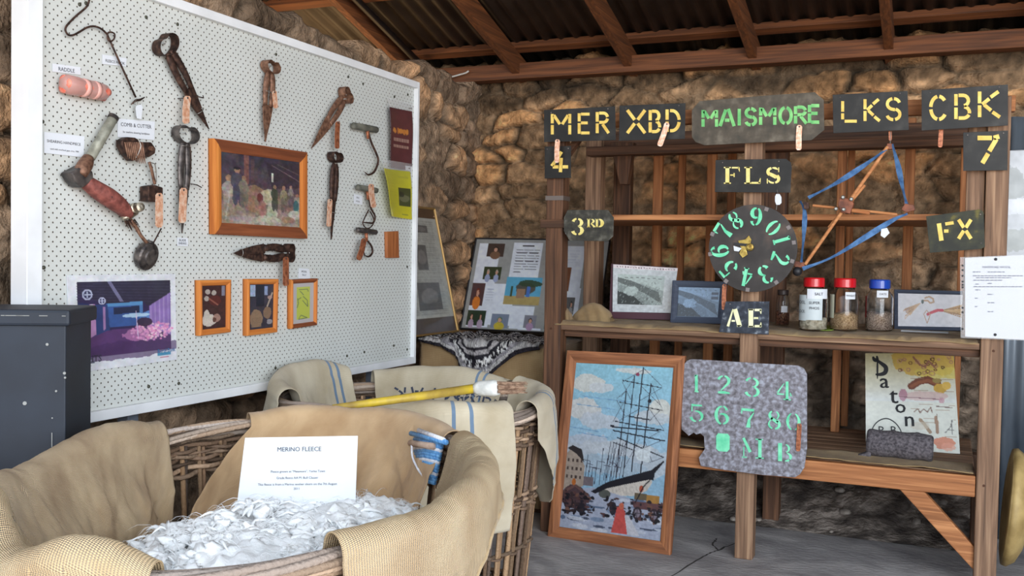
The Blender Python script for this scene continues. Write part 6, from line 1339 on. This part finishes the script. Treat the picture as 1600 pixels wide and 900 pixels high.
# ================================================================ WICKER BASKETS
M_wick = vcol('wicker', .75, 0, .5, 90, spec=.3)
def wcol(r_, kind=0):
    k = r_.uniform(.72, 1.25); b = r_.choice([(118, 96, 78), (142, 118, 96), (98, 78, 62), (160, 134, 110)]) if kind == 0 else r_.choice([(162, 146, 134), (178, 160, 144), (150, 128, 108), (186, 172, 162)])
    if kind == 2: b = r_.choice([(150, 120, 90), (172, 140, 108), (124, 98, 76), (110, 92, 80)])
    return tuple(lin(min(255, c * k)) for c in b)
class Basket:
    def __init__(s, c, a, b, zr, rot=0, ex=2.9, taper=.84): s.c = Vector((c[0], c[1], 0)); s.a, s.b, s.zr, s.rot, s.ex, s.tp = a, b, zr, rot, ex, taper
    def ring(s, t, z, off=0):
        """t in degrees: 0 = +X side, 90 = far side, 180 = wall side, 270 = near side"""
        th = math.radians(t); c, sn = math.cos(th), math.sin(th); r = (abs(c / s.a) ** s.ex + abs(sn / s.b) ** s.ex) ** (-1 / s.ex)
        k = s.tp + (1 - s.tp) * min(1, z / s.zr); x, y = r * c * k, r * sn * k
        nx = abs(c) ** (s.ex - 1) * (1 if c >= 0 else -1) / s.a; ny = abs(sn) ** (s.ex - 1) * (1 if sn >= 0 else -1) / s.b; L = math.hypot(nx, ny); nx /= L; ny /= L
        x += nx * off; y += ny * off; cr, sr = math.cos(s.rot), math.sin(s.rot)
        return s.c + Vector((x * cr - y * sr, x * sr + y * cr, z))
    def nrm(s, t):
        return (s.ring(t, s.zr, .05) - s.ring(t, s.zr, 0)).normalized()
def build_basket(B, label, seed, n_st=64, bands=((.0, .15), (.36, .45), (.62, .66), (.88, .99)), name='wicker_basket'):
    r_ = random.Random(seed); root = empty(name, tuple(B.c), label, 'basket'); zr = B.zr
    # even spacing by arc length
    T = np.linspace(0, 360, 721); P_ = np.array([list(B.ring(t, zr)) for t in T]); S = np.concatenate([[0], np.cumsum(np.linalg.norm(np.diff(P_, axis=0), axis=1))]); per = S[-1]
    tt = lambda s_: float(np.interp(s_ % per, S, T))
    m = MB()
    for k in range(n_st):
        for q in range(2):
            m.col = wcol(r_, 2); s0 = per * (k + .16 * q + r_.uniform(-.05, .05)) / n_st; rr = r_.uniform(.0065, .0095); w = r_.uniform(-.01, .01)
            m.tube([B.ring(tt(s0 + w * math.sin(z * 5)), z * zr, r_.uniform(-.003, .003)) for z in (0.0, .2, .45, .7, .97)], [rr, rr*1.05, rr, rr*.95, rr*.8], 7)
    st = m.build('wicker_stakes', M_wick, root, smooth=True)
    for bi, (f0, f1) in enumerate(bands):      # measured down from the rim
        m = MB(); pitch = .0125; n = max(2, int((f1 - f0) * zr / pitch))
        for k in range(n):
            z = zr - f0 * zr - .01 - k * pitch; ph = k % 2
            N = n_st * 4
            # broken into several rods end to end, each its own tint
            cuts = sorted(r_.sample(range(N), 5)); cuts.append(cuts[0] + N)
            for c0_, c1_ in zip(cuts[:-1], cuts[1:]):
                m.col = wcol(r_, 0); pts = []
                for i in range(c0_, c1_ + 3):
                    s0 = per * i / N; pts.append(B.ring(tt(s0), max(.012, z + .003 * math.sin(i * .7 + k) + .006 * math.sin(s0 * 2.3 + k * .8)), .012 * math.cos(PI * (i / 4.0 + ph))))
                q = len(pts); rr = r_.uniform(.0060, .0078); m.tube(pts, [rr * (1 if 2 < j < q - 3 else .6) for j in range(q)], 6)
        m.build('woven_band', M_wick, root, smooth=True)
    # thick rolled rim: long rods wound round one another
    m = MB(); nr = 9; N = 150
    for k in range(nr):
        cuts = sorted(r_.sample(range(N), 4)); cuts.append(cuts[0] + N)
        for c0_, c1_ in zip(cuts[:-1], cuts[1:]):
            m.col = wcol(r_, 1); pts = []
            for i in range(c0_, c1_ + 6):
                s0 = per * i / N; a = 2 * PI * k / nr + s0 * 4.2; d = .021 + .004 * math.sin(i * .31 + k); t = tt(s0); b0 = B.ring(t, zr, d * math.cos(a)); b0.z = zr + .012 + d * .8 * math.sin(a); pts.append(b0)
            q = len(pts); rr = r_.uniform(.0065, .0095); m.tube(pts, [rr * min(1, .35 + .15 * min(j, q - 1 - j)) for j in range(q)], 8)
    m.build('rolled_rim', M_wick, root, smooth=True)
    m = MB(); ring = [B.ring(t, .014, -.01) for t in range(0, 360, 6)]; m.prism(ring, (0, 0, -.012)); m.build('basket_floor', M_wick if False else noisy('wicker_floor', (70, 54, 42), (110, 90, 70), (20, 20, 20), 4, .9), root, fixn=True)
    B.tt, B.per, B.S, B.T = tt, per, S, T
    return root
B1 = Basket((-1.558, 2.004), .545, .81, .826, rot=.41, ex=2.0)
B2 = Basket((-1.955, 3.44), .53, .36, .80, ex=2.8, taper=.86)
build_basket(B1, 'large open wicker basket in the foreground, lined with hessian and holding white fleece', 5, 58)
build_basket(B2, 'large wicker basket behind the fleece basket, draped with blue-striped sacking', 6, 54)

def over_rim(name, B, t0, t1, din, dout, label, mat, seed, fold=.02, lift=.03, nu=170, raise_=None, thick=.003, bulge_in=0, ny=60, stretch=1.0, wave=9.0, keepin=.028, cat='hessian cloth', hem=None, group=None, shear=None, rag=.0):
    """cloth laid across the rim from t0 to t1 degrees; din / dout give how far it hangs inside / outside"""
    s0 = float(np.interp(t0 % 360, B.T, B.S)); s1 = float(np.interp(t1 % 360, B.T, B.S)); s1 += B.per if s1 < s0 else 0
    rows = []; uvs = []
    for i in range(nu):
        f = i / (nu - 1); s_ = s0 + (s1 - s0) * f; t = B.tt(s_); di = din(f); do = dout(f); zr = B.zr; lf = lift + (raise_(f) if raise_ else 0)
        nn = B.nrm(t); prof = []
        # inside hang, arch, outside hang
        A = 14
        for j in range(ny):
            v = j / (ny - 1); L_in, L_top, L_out = di, .11, do; tot = L_in + L_top + L_out; d = v * tot
            if d < L_in: h = (L_in - d); off = -.045 - .25 * (1 - B.tp) * h * .5 - keepin * min(1, h * 6) ; z = zr + lf * .5 - h; amp = min(1, h * 5); sg = -1
            elif d < L_in + L_top:
                a = (d - L_in) / L_top * PI; off = -.045 * math.cos(a); z = zr + lf * .5 + (lf * .5 + .018) * math.sin(a); amp = .12; sg = 1
            else: h = d - L_in - L_top; off = .045 + .018 * min(1, h * 6); z = zr + lf * .5 - h; amp = min(1, h * 5); sg = 1
            w_ = (vnoise(s_ * wave + (z * 2.2 if sg > 0 else -z * 2.8), z * 2.4, seed) - .5) * 2; w2 = (fbm(s_ * wave * 2.2, z * 7, seed + 3) - .5) * 2
            bl = bulge_in * math.sin(PI * min(1, max(0, (di - (d if sg < 0 else di)) / max(di, .01)))) if sg < 0 else 0
            wr = (1 - abs(2 * vnoise(s_ * 11 + z * 9, z * 5 - s_ * 3, seed + 21) - 1)) ** 4 * .35 + (1 - abs(2 * vnoise(s_ * 5 - z * 8, z * 6, seed + 22) - 1)) ** 5 * .5
            off += sg * amp * fold * wr * .9
            off += sg * amp * (fold * (w_ + .35 * w2) + fold * .9) + (-bl)
            z += .007 * (vnoise(s_ * 6, 0, seed + 9) - .5) * 2 * (1 if amp < .5 else .3) + .006 * w2
            t2 = B.tt(s_ + shear(f) * max(0, L_in - d)) if shear else t
            if rag and (j < 2 or j > ny - 3): z += rag * (vnoise(s_ * 60, 0, seed + 13) - .5)
            q = B.ring(t2, max(z, .03), off); prof.append(tuple(q))
        rows.append(prof); uvs.append([((s_ - s0) * stretch, (k_ / (ny - 1)) * (di + .11 + do)) for k_ in range(ny)])
    m = MB(); m.grid(rows, uv=uvs); o = m.build(name, mat, smooth=True, solid_t=thick); tag(o, label, cat, group)
    if hem:
        for side in hem:
            m = MB(); e = [r[0 if side == 'in' else -1] for r in rows]; m.tube(e[::2], .0055, 6); m.build('hem', mat, o, smooth=True)
    return o, rows
L = lambda *pts: (lambda f: float(np.interp(f, [p[0] for p in pts], [p[1] for p in pts])))
M_h1 = weave('coarse_hessian', (176, 144, 106), (232, 204, 162), 800, dkf=.6, bd=.005, bump=.7, ramp=(.3, .7))
M_h2 = weave('smooth_hessian', (188, 152, 112), (224, 190, 148), 1000, bump=.4, ramp=(.3, .7))
M_h3 = weave('ribbed_hessian', (206, 172, 126), (238, 212, 168), 640, dkf=.75, bd=.006, bump=.8, rib=True, ramp=(.3, .7))
def sm(a, b, x): t = max(0, min(1, (x - a) / (b - a))); return t * t * (3 - 2 * t)
# left cloth: from the wall side round the near-left corner
oL, _ = over_rim('hessian_cloth', B1, 132, 236, L((0, .24), (.06, .34), (.25, .40), (.7, .36), (1, .30)), L((0, .03), (.1, .22), (1, .4)), 'coarse hessian cloth hanging in folds over the left side of the fleece basket', M_h1, 41, fold=.05, lift=.045, raise_=lambda f: .015 * math.sin(f * 9) + .02 * f, wave=7.5, shear=lambda f: .42 * (1 - f) ** 2, rag=.012)
oN, _ = over_rim('hessian_cloth', B1, 228, 272, L((0, .14), (.5, .10), (1, .02)), L((0, .4), (1, .30)), 'ribbed yellowish hessian folded over the near rim of the fleece basket, bottom left', M_h3, 47, fold=.03, lift=.06, raise_=lambda f: .03 * math.sin(f * 9 + .6) - .03 * f, wave=8, rag=.01)
oB, _ = over_rim('hessian_cloth', B1, 46, 108, L((0, .36), (.6, .36), (.8, .36), (.93, .32), (1, .20)), L((0, .2), (.8, .18), (1, .03)), 'smooth tan hessian inside the far end of the fleece basket, behind the paper sign', M_h2, 53, fold=.036, lift=.038, raise_=lambda f: .015 * math.sin(PI * f), wave=7.0, shear=lambda f: 1.5 * f ** 3, rag=.006)
oC, _ = over_rim('hessian_cloth', B1, -66, 39, L((0, .02), (.15, .06), (.5, .14), (.8, .28), (1, .34)), L((0, .32), (.25, .20), (.5, .09), (.85, .05), (1, .04)), 'ribbed hessian folded over the right rim of the fleece basket with a frayed seam', M_h3, 59, fold=.014, lift=.042, raise_=lambda f: .012 * sm(.25, .75, f), wave=7, hem=('out',), rag=.012)

# ---------------- striped sacking on the second basket
BL = (84, 122, 158)
M_sk = lambda n, st: weave(n, (192, 176, 146), (226, 214, 188), 900, bump=.5, stripes=st, ramp=(.3, .7))
over_rim('striped_sack', B2, 152, 222, L((0, .2), (1, .28)), L((0, .2), (1, .3)), 'blue-striped sacking lump over the left end of the rear basket', M_sk('sack_left', [(.06, .075, BL), (.10, .115, BL)]), 61, fold=.03, lift=.06, raise_=lambda f: .03 + .04 * math.sin(f * 4), cat='sack cloth')
oT, rowsT = over_rim('striped_sack', B2, 50, 140, L((0, .34), (1, .36)), L((0, .2), (1, .2)), 'sacking with faded black writing, hanging inside the far side of the rear basket', M_sk('sack_far', [(.10, .112, BL), (.135, .147, BL)]), 67, fold=.010, lift=.06, raise_=lambda f: .035 * math.sin(PI * f) + .012, wave=3.5, cat='sack cloth', nu=200, keepin=.05)
over_rim('striped_sack', B2, -6, 44, L((0, .12), (1, .25)), L((0, .10), (.3, .26), (.62, .42), (.8, .44), (1, .36)), 'sacking over the far right corner of the rear basket, next to the ship picture', M_sk('sack_corner', [(.16, .172, BL), (.19, .197, BL)]), 71, fold=.012, lift=.05, raise_=lambda f: .04 * f, wave=5, cat='sack cloth')
over_rim('striped_sack', B2, 282, 339, L((0, .1), (1, .12)), L((0, .44), (1, .42)), 'sacking with two blue stripes hanging flat down the near side of the rear basket', M_sk('sack_near', [(.27, .282, BL), (.325, .337, BL)]), 73, fold=.008, lift=.04, raise_=lambda f: .02, wave=4, cat='sack cloth')
# stencil writing painted on the far sack
RT = np.array(rowsT)      # [i along][j across]
def sackpt(u, w, o=.004):
    """u along 0..1 (from the right end), w metres down the inside from the top"""
    i = min(RT.shape[0] - 2, max(0, u * (RT.shape[0] - 1))); tot = .35 + .11 + .2; vj = (.35 - w) / tot * (RT.shape[1] - 1); i0, j0 = int(i), int(max(0, min(RT.shape[1] - 2, vj))); fi, fj = i - i0, vj - j0
    p_ = RT[i0, j0]*(1-fi)*(1-fj) + RT[i0+1, j0]*fi*(1-fj) + RT[i0, j0+1]*(1-fi)*fj + RT[i0+1, j0+1]*fi*fj
    a = RT[i0+1, j0] - RT[i0, j0]; b = RT[i0, j0+1] - RT[i0, j0]; n = np.cross(a, b); n /= np.linalg.norm(n) + 1e-9; p_ = Vector(p_); n = Vector(n)
    if n.dot(B2.c + Vector((0, 0, .8)) - p_) < 0: n = -n
    return p_ + n * o
M_sten = solid('faded_black_stencil', (60, 66, 84), .9)
LS = (RT[-1, 10] - RT[0, 10]); arcL = np.linalg.norm(np.diff(RT[:, 10], axis=0), axis=1).sum()
def sackglyph(ch, font, u0, w0, wd, hd, flip=False):
    m = MB()
    for st in font[ch]:
        P_ = [(p[0], p[1], p[2] if len(p) > 2 else .16) for p in st]; A = []; Bq = []
        T_ = (lambda a, b: (u0 - (a) * wd, w0 + b * hd)) if not flip else (lambda a, b: (u0 - (1 - a) * wd, w0 + (1 - b) * hd))
        Q = [T_(p[0], p[1]) for p in P_]
        for k in range(len(Q)):
            a = Q[max(k-1, 0)]; b = Q[min(k+1, len(Q)-1)]; dx, dy = b[0]-a[0], b[1]-a[1]; L_ = math.hypot(dx, dy) + 1e-9; hw = P_[k][2] * hd / 2
            A.append((Q[k][0] - dy/L_*hw, Q[k][1] + dx/L_*hw)); Bq.append((Q[k][0] + dy/L_*hw, Q[k][1] - dx/L_*hw))
        f3 = lambda q: sackpt(q[0] / arcL, q[1])
        A3 = [f3(q) for q in A]; B3 = [f3(q) for q in Bq]; m.add([v_ for pr in zip(A3, B3) for v_ in pr], [(2*k, 2*k+1, 2*k+3, 2*k+2) for k in range(len(A3) - 1)])
    m.build('stencil_letter', M_sten, oT)
for k, ch in enumerate('DASYAYSOR'): sackglyph(ch if ch in GL else 'X', GL, arcL * .80 - k * .066, .075, .052, .060, flip=True)
for k, ch in enumerate('KAIMX'): sackglyph(ch, GL, arcL * .84 - k * .07, .015, .05, .05, flip=True)
for k, ch in enumerate('RMRM'): sackglyph(ch, GL, arcL * .33 - k * .05, .03, .04, .05 if k % 2 == 0 else .022)

# yellow-handled brush lying over the rear basket
A0 = PZ(455, 655, .90); A1 = PZ(752, 606, .93)
Z1 = PZ(742, 607, .93); 
root = empty('branding_brush', (A0 + A1) / 2, 'long yellow-handled brush with white taped neck lying across the rear basket', 'brush')
A0 = PZ(520, 638, .885); A1 = PZ(742, 607, .93); A2 = PZ(780, 606, .94); A3 = PZ(818, 603, .945)
M_yp = noisy('worn_yellow_paint', (150, 122, 60), (214, 184, 48), (10, 10, 10), 6, .5, 0, .2, None, (186, 158, 60))
m = MB(); m.tube([A0, A0.lerp(A1, .5), A1], [.013, .015, .017], 12); m.build('handle', M_yp, root, smooth=True)
m = MB(); m.tube([A1, A1.lerp(A2, .2), A1.lerp(A2, .8), A2], [.02, .027, .03, .024], 12); m.build('taped_neck', noisy('white_tape', (206, 206, 200), (232, 232, 226), (30, 30, 30), 4, .7, 0, .5), root, smooth=True)
m = MB(); R_ = random.Random(9); ax = (A3 - A2).normalized(); sdv = ax.cross(Vector((0, 0, 1))).normalized()
for k in range(70):
    a = R_.uniform(0, 6.28); r0 = .022 * math.sqrt(R_.random()); o0 = (sdv * math.cos(a) + Vector((0, 0, 1)) * math.sin(a)) * r0
    m.tube([A2 - ax * .01 + o0, A2.lerp(A3, R_.uniform(.7, 1.15)) + o0 * (.35 + .9 * R_.random()) + Vector((0, 0, -.008))], [.0035, .0018], 5)
m.build('bristle_bundle', noisy('brown_bristles', (112, 84, 66), (170, 140, 116), (60, 60, 60), 4, .9), root)
m = MB(); q = PZ(725, 612, .915); m.tube(cat1([q, q + Vector((.005, -.01, -.05)), q + Vector((.02, -.02, -.075))], 8).tolist(), .0022, 5); m.build('loose_string', M_wire, root)

# blue and white wound cord with red-edged stick, tucked in the right end of the fleece basket
q0 = B1.ring(42, .80, -.03)
def WQ(px, py, d=0.0):
    n = B1.nrm(42); dd = Vector(ray(px, py)); o = Vector((0, 0, HC)); t = (q0 - o).dot(n) / dd.dot(n); return o + dd * t - n * d
root = empty('wound_cord', WQ(680, 760), 'blue and white cord wound on a small frame between the fleece basket cloths', 'wound cord')
M_bc = noisy('blue_cord', (70, 130, 190), (120, 176, 222), (80, 80, 80), 3, .6); M_wc = noisy('white_cord_wrap', (206, 206, 214), (236, 236, 240), (80, 80, 80), 3, .6)
for k in range(15):
    y = 686 + k * 4.6; x0 = 655 + .2 * k; x1 = 699 - .9 * k
    m = MB(); m.tube([WQ(x0, y, .015), WQ((x0 + x1) / 2, y - 2, .022), WQ(x1, y + 3, .015)], .0075, 7); m.build('cord_turn', M_wc if k % 4 == 3 else M_bc, root, smooth=True)
for (a, b, r, mt) in (((656, 676), (712, 690), .008, M_bc), ((668, 671), (708, 686), .007, M_wc), ((655, 691), (692, 696), .010, noisy('pale_pink_wood', (170, 140, 120), (206, 180, 160), (30, 30, 30), 4, .7))):
    m = MB(); m.tube([WQ(*a, .03), WQ(*b, .03)], r, 8); m.build('top_bar', mt, root, smooth=True)
m = MB(); m.tube(cat1([WQ(660, 694, .036), WQ(662, 712, .038), WQ(670, 730, .038), WQ(680, 745, .036)], 10).tolist(), .0035, 6); m.tube([WQ(656, 747, .03), WQ(678, 740, .034)], .003, 6); m.build('white_cord', M_wc, root, smooth=True)
m = MB(); m.prism([WQ(*p, .04) for p in ((675, 743), (680, 746), (669, 778), (663, 776))], (.01, .008, 0)); m.build('red_stick', solid('dark_red_paint', (134, 36, 52), .5), root, fixn=True)
m = MB(); m.prism([WQ(*p, .041) for p in ((671, 744), (675, 743), (664, 776), (661, 773))], (.01, .008, 0)); m.build('white_stick', solid('white_stick_paint', (226, 206, 206), .5), root, fixn=True)

# ---------------- fleece
R_ = random.Random(77)
FC = Vector((-1.43, 1.90, 0)); fa, fb = .36, .56
def fz(x, y):
    dx, dy = (x - FC.x) / fa, (y - FC.y) / fb; d = math.hypot(dx, dy); base = .765 * 1 - .10 * d ** 2 - .5 * max(0, d - .85)
    return base + .05 * (float(fbm(np.array(x * 9), np.array(y * 9), 5)) - .5) + .03 * (float(fbm(np.array(x * 25), np.array(y * 25), 6)) - .5)
n = 110; Xg, Yg = np.meshgrid(np.linspace(-1, 1, n), np.linspace(-1, 1, n), indexing='ij')
# disc mapping
th = np.arctan2(Yg, Xg); rr = np.maximum(abs(Xg), abs(Yg)); Xd = FC.x + rr * np.cos(th) * fa; Yd = FC.y + rr * np.sin(th) * fb
D = rr; base = .765 - .10 * D ** 2 - .55 * np.clip(D - .82, 0, 1) ** 1.0 * 2.0
Zd = base + .07 * (fbm(Xd * 8, Yd * 8, 5) - .5) + .05 * np.abs(fbm(Xd * 22, Yd * 22, 6, 5) - .5) + .02 * (fbm(Xd * 60, Yd * 60, 7) - .5)
M_fl = noisy('white_fleece', (232, 235, 236), (250, 251, 250), (14, 14, 14), 8, .95, 0, .4, (160, 160, 160), (240, 242, 243), .004, .3, .7)
setin(M_fl.node_tree.nodes['Principled BSDF'], 'Subsurface Weight', .25); M_fl.node_tree.nodes['Principled BSDF'].inputs['Subsurface Radius'].default_value = (.02, .02, .02)
m = MB(); m.grid(np.stack([Xd, Yd, Zd], axis=-1).tolist())
rim = [Vector((FC.x + math.cos(2*PI*k/40) * fa, FC.y + math.sin(2*PI*k/40) * fb, .60)) for k in range(40)]
m.prism(rim, (0, 0, -.58))
def locks(m, count, rmin, rmax, lmin, lmax, lift):
    for k in range(count):
        a = R_.uniform(0, 6.283); r = math.sqrt(R_.random()) * .97; x = FC.x + math.cos(a) * r * fa; y = FC.y + math.sin(a) * r * fb; z0 = fz(x, y)
        d = R_.uniform(0, 6.283); L_ = R_.uniform(lmin, lmax); cv = R_.uniform(-6, 6); pts = []; px_, py_ = x, y
        for q in range(7):
            pts.append(Vector((px_, py_, z0 + lift * math.sin(PI * q / 6) + R_.uniform(-.002, .002) + .004))); d += cv * L_ / 6; px_ += math.cos(d) * L_ / 6; py_ += math.sin(d) * L_ / 6
        rr_ = R_.uniform(rmin, rmax); m.tube(pts, [rr_ * f for f in (.35, .8, 1.0, 1.05, .9, .6, .15)], 6, flat=.7)
for k in range(900):
    a = R_.uniform(0, 6.283); r = math.sqrt(R_.random()) * .96; x = FC.x + math.cos(a) * r * fa; y = FC.y + math.sin(a) * r * fb; z0 = fz(x, y); rr_ = R_.uniform(.007, .021); k0 = len(m.v)
    ax_ = Vector((R_.uniform(-1, 1), R_.uniform(-1, 1), R_.uniform(-.3, .5))).normalized(); m.ball((0, 0, 0), rr_, 10, (1, .75, .6)); ro = ax_.to_track_quat('X', 'Z').to_matrix(); el = R_.uniform(1, 1.9); ph = R_.uniform(0, 99)
    for q in range(k0, len(m.v)):
        v_ = m.v[q]; n_ = 1 + .8 * (float(vnoise(v_.x * 220 + ph, (v_.y + v_.z) * 220 + ph, 3)) - .5); m.v[q] = ro @ Vector((v_.x * el * n_, v_.y * n_, v_.z * n_)) + Vector((x, y, z0 + .006))
locks(m, 260, .003, .007, .04, .08, .014)
locks(m, 1100, .0004, .0009, .04, .10, .022)
tag(m.build('merino_fleece', M_fl, smooth=True), 'heap of loose white merino fleece filling the front wicker basket', 'fleece')

# paper sign standing in the fleece
pa = PZ(372, 800, .72); pb = PZ(553, 806, .72); pn = Vector((-(pb - pa).y, (pb - pa).x, 0)).normalized(); pn = (pn + Vector((0, 0, -.12))).normalized()
def sg(px, py, o=0): d = Vector(ray(px, py)); oo = Vector((0, 0, HC)); t = (pa - oo).dot(pn) / d.dot(pn); return oo + d * t - pn * o
root = empty('paper_sign', (pa + pb) / 2, 'white printed sheet headed MERINO FLEECE standing in the fleece', 'sign')
m = MB(); m.prism([sg(383, 684), sg(559, 681), sg(556, 762), sg(555, 815), sg(367, 815)], pn * .0015); m.build('paper_sheet', M_paper, root, fixn=True)
m = MB()
for (x, y, s, sz) in ((468, 705, 'MERINO FLEECE', .0165), (466, 738, 'Fleece grown at "Maismore", Yorke Town', .0085), (465, 748, 'Grade fleece AA M. Bull Classer', .0085), (465, 758, 'This fleece is from a Merino wether shorn on the 7th August', .0085), (464, 765, '2011', .0085)):
    a = sg(x, y, .0022); u = (sg(x + 10, y - .12, .0022) - a).normalized(); v = (-pn).cross(u); v = v if v.z > 0 else -v; text_mesh(m, s, a, u, v, sz, 'CENTER', .0006)
m.build('printed_text', M_ink, root)
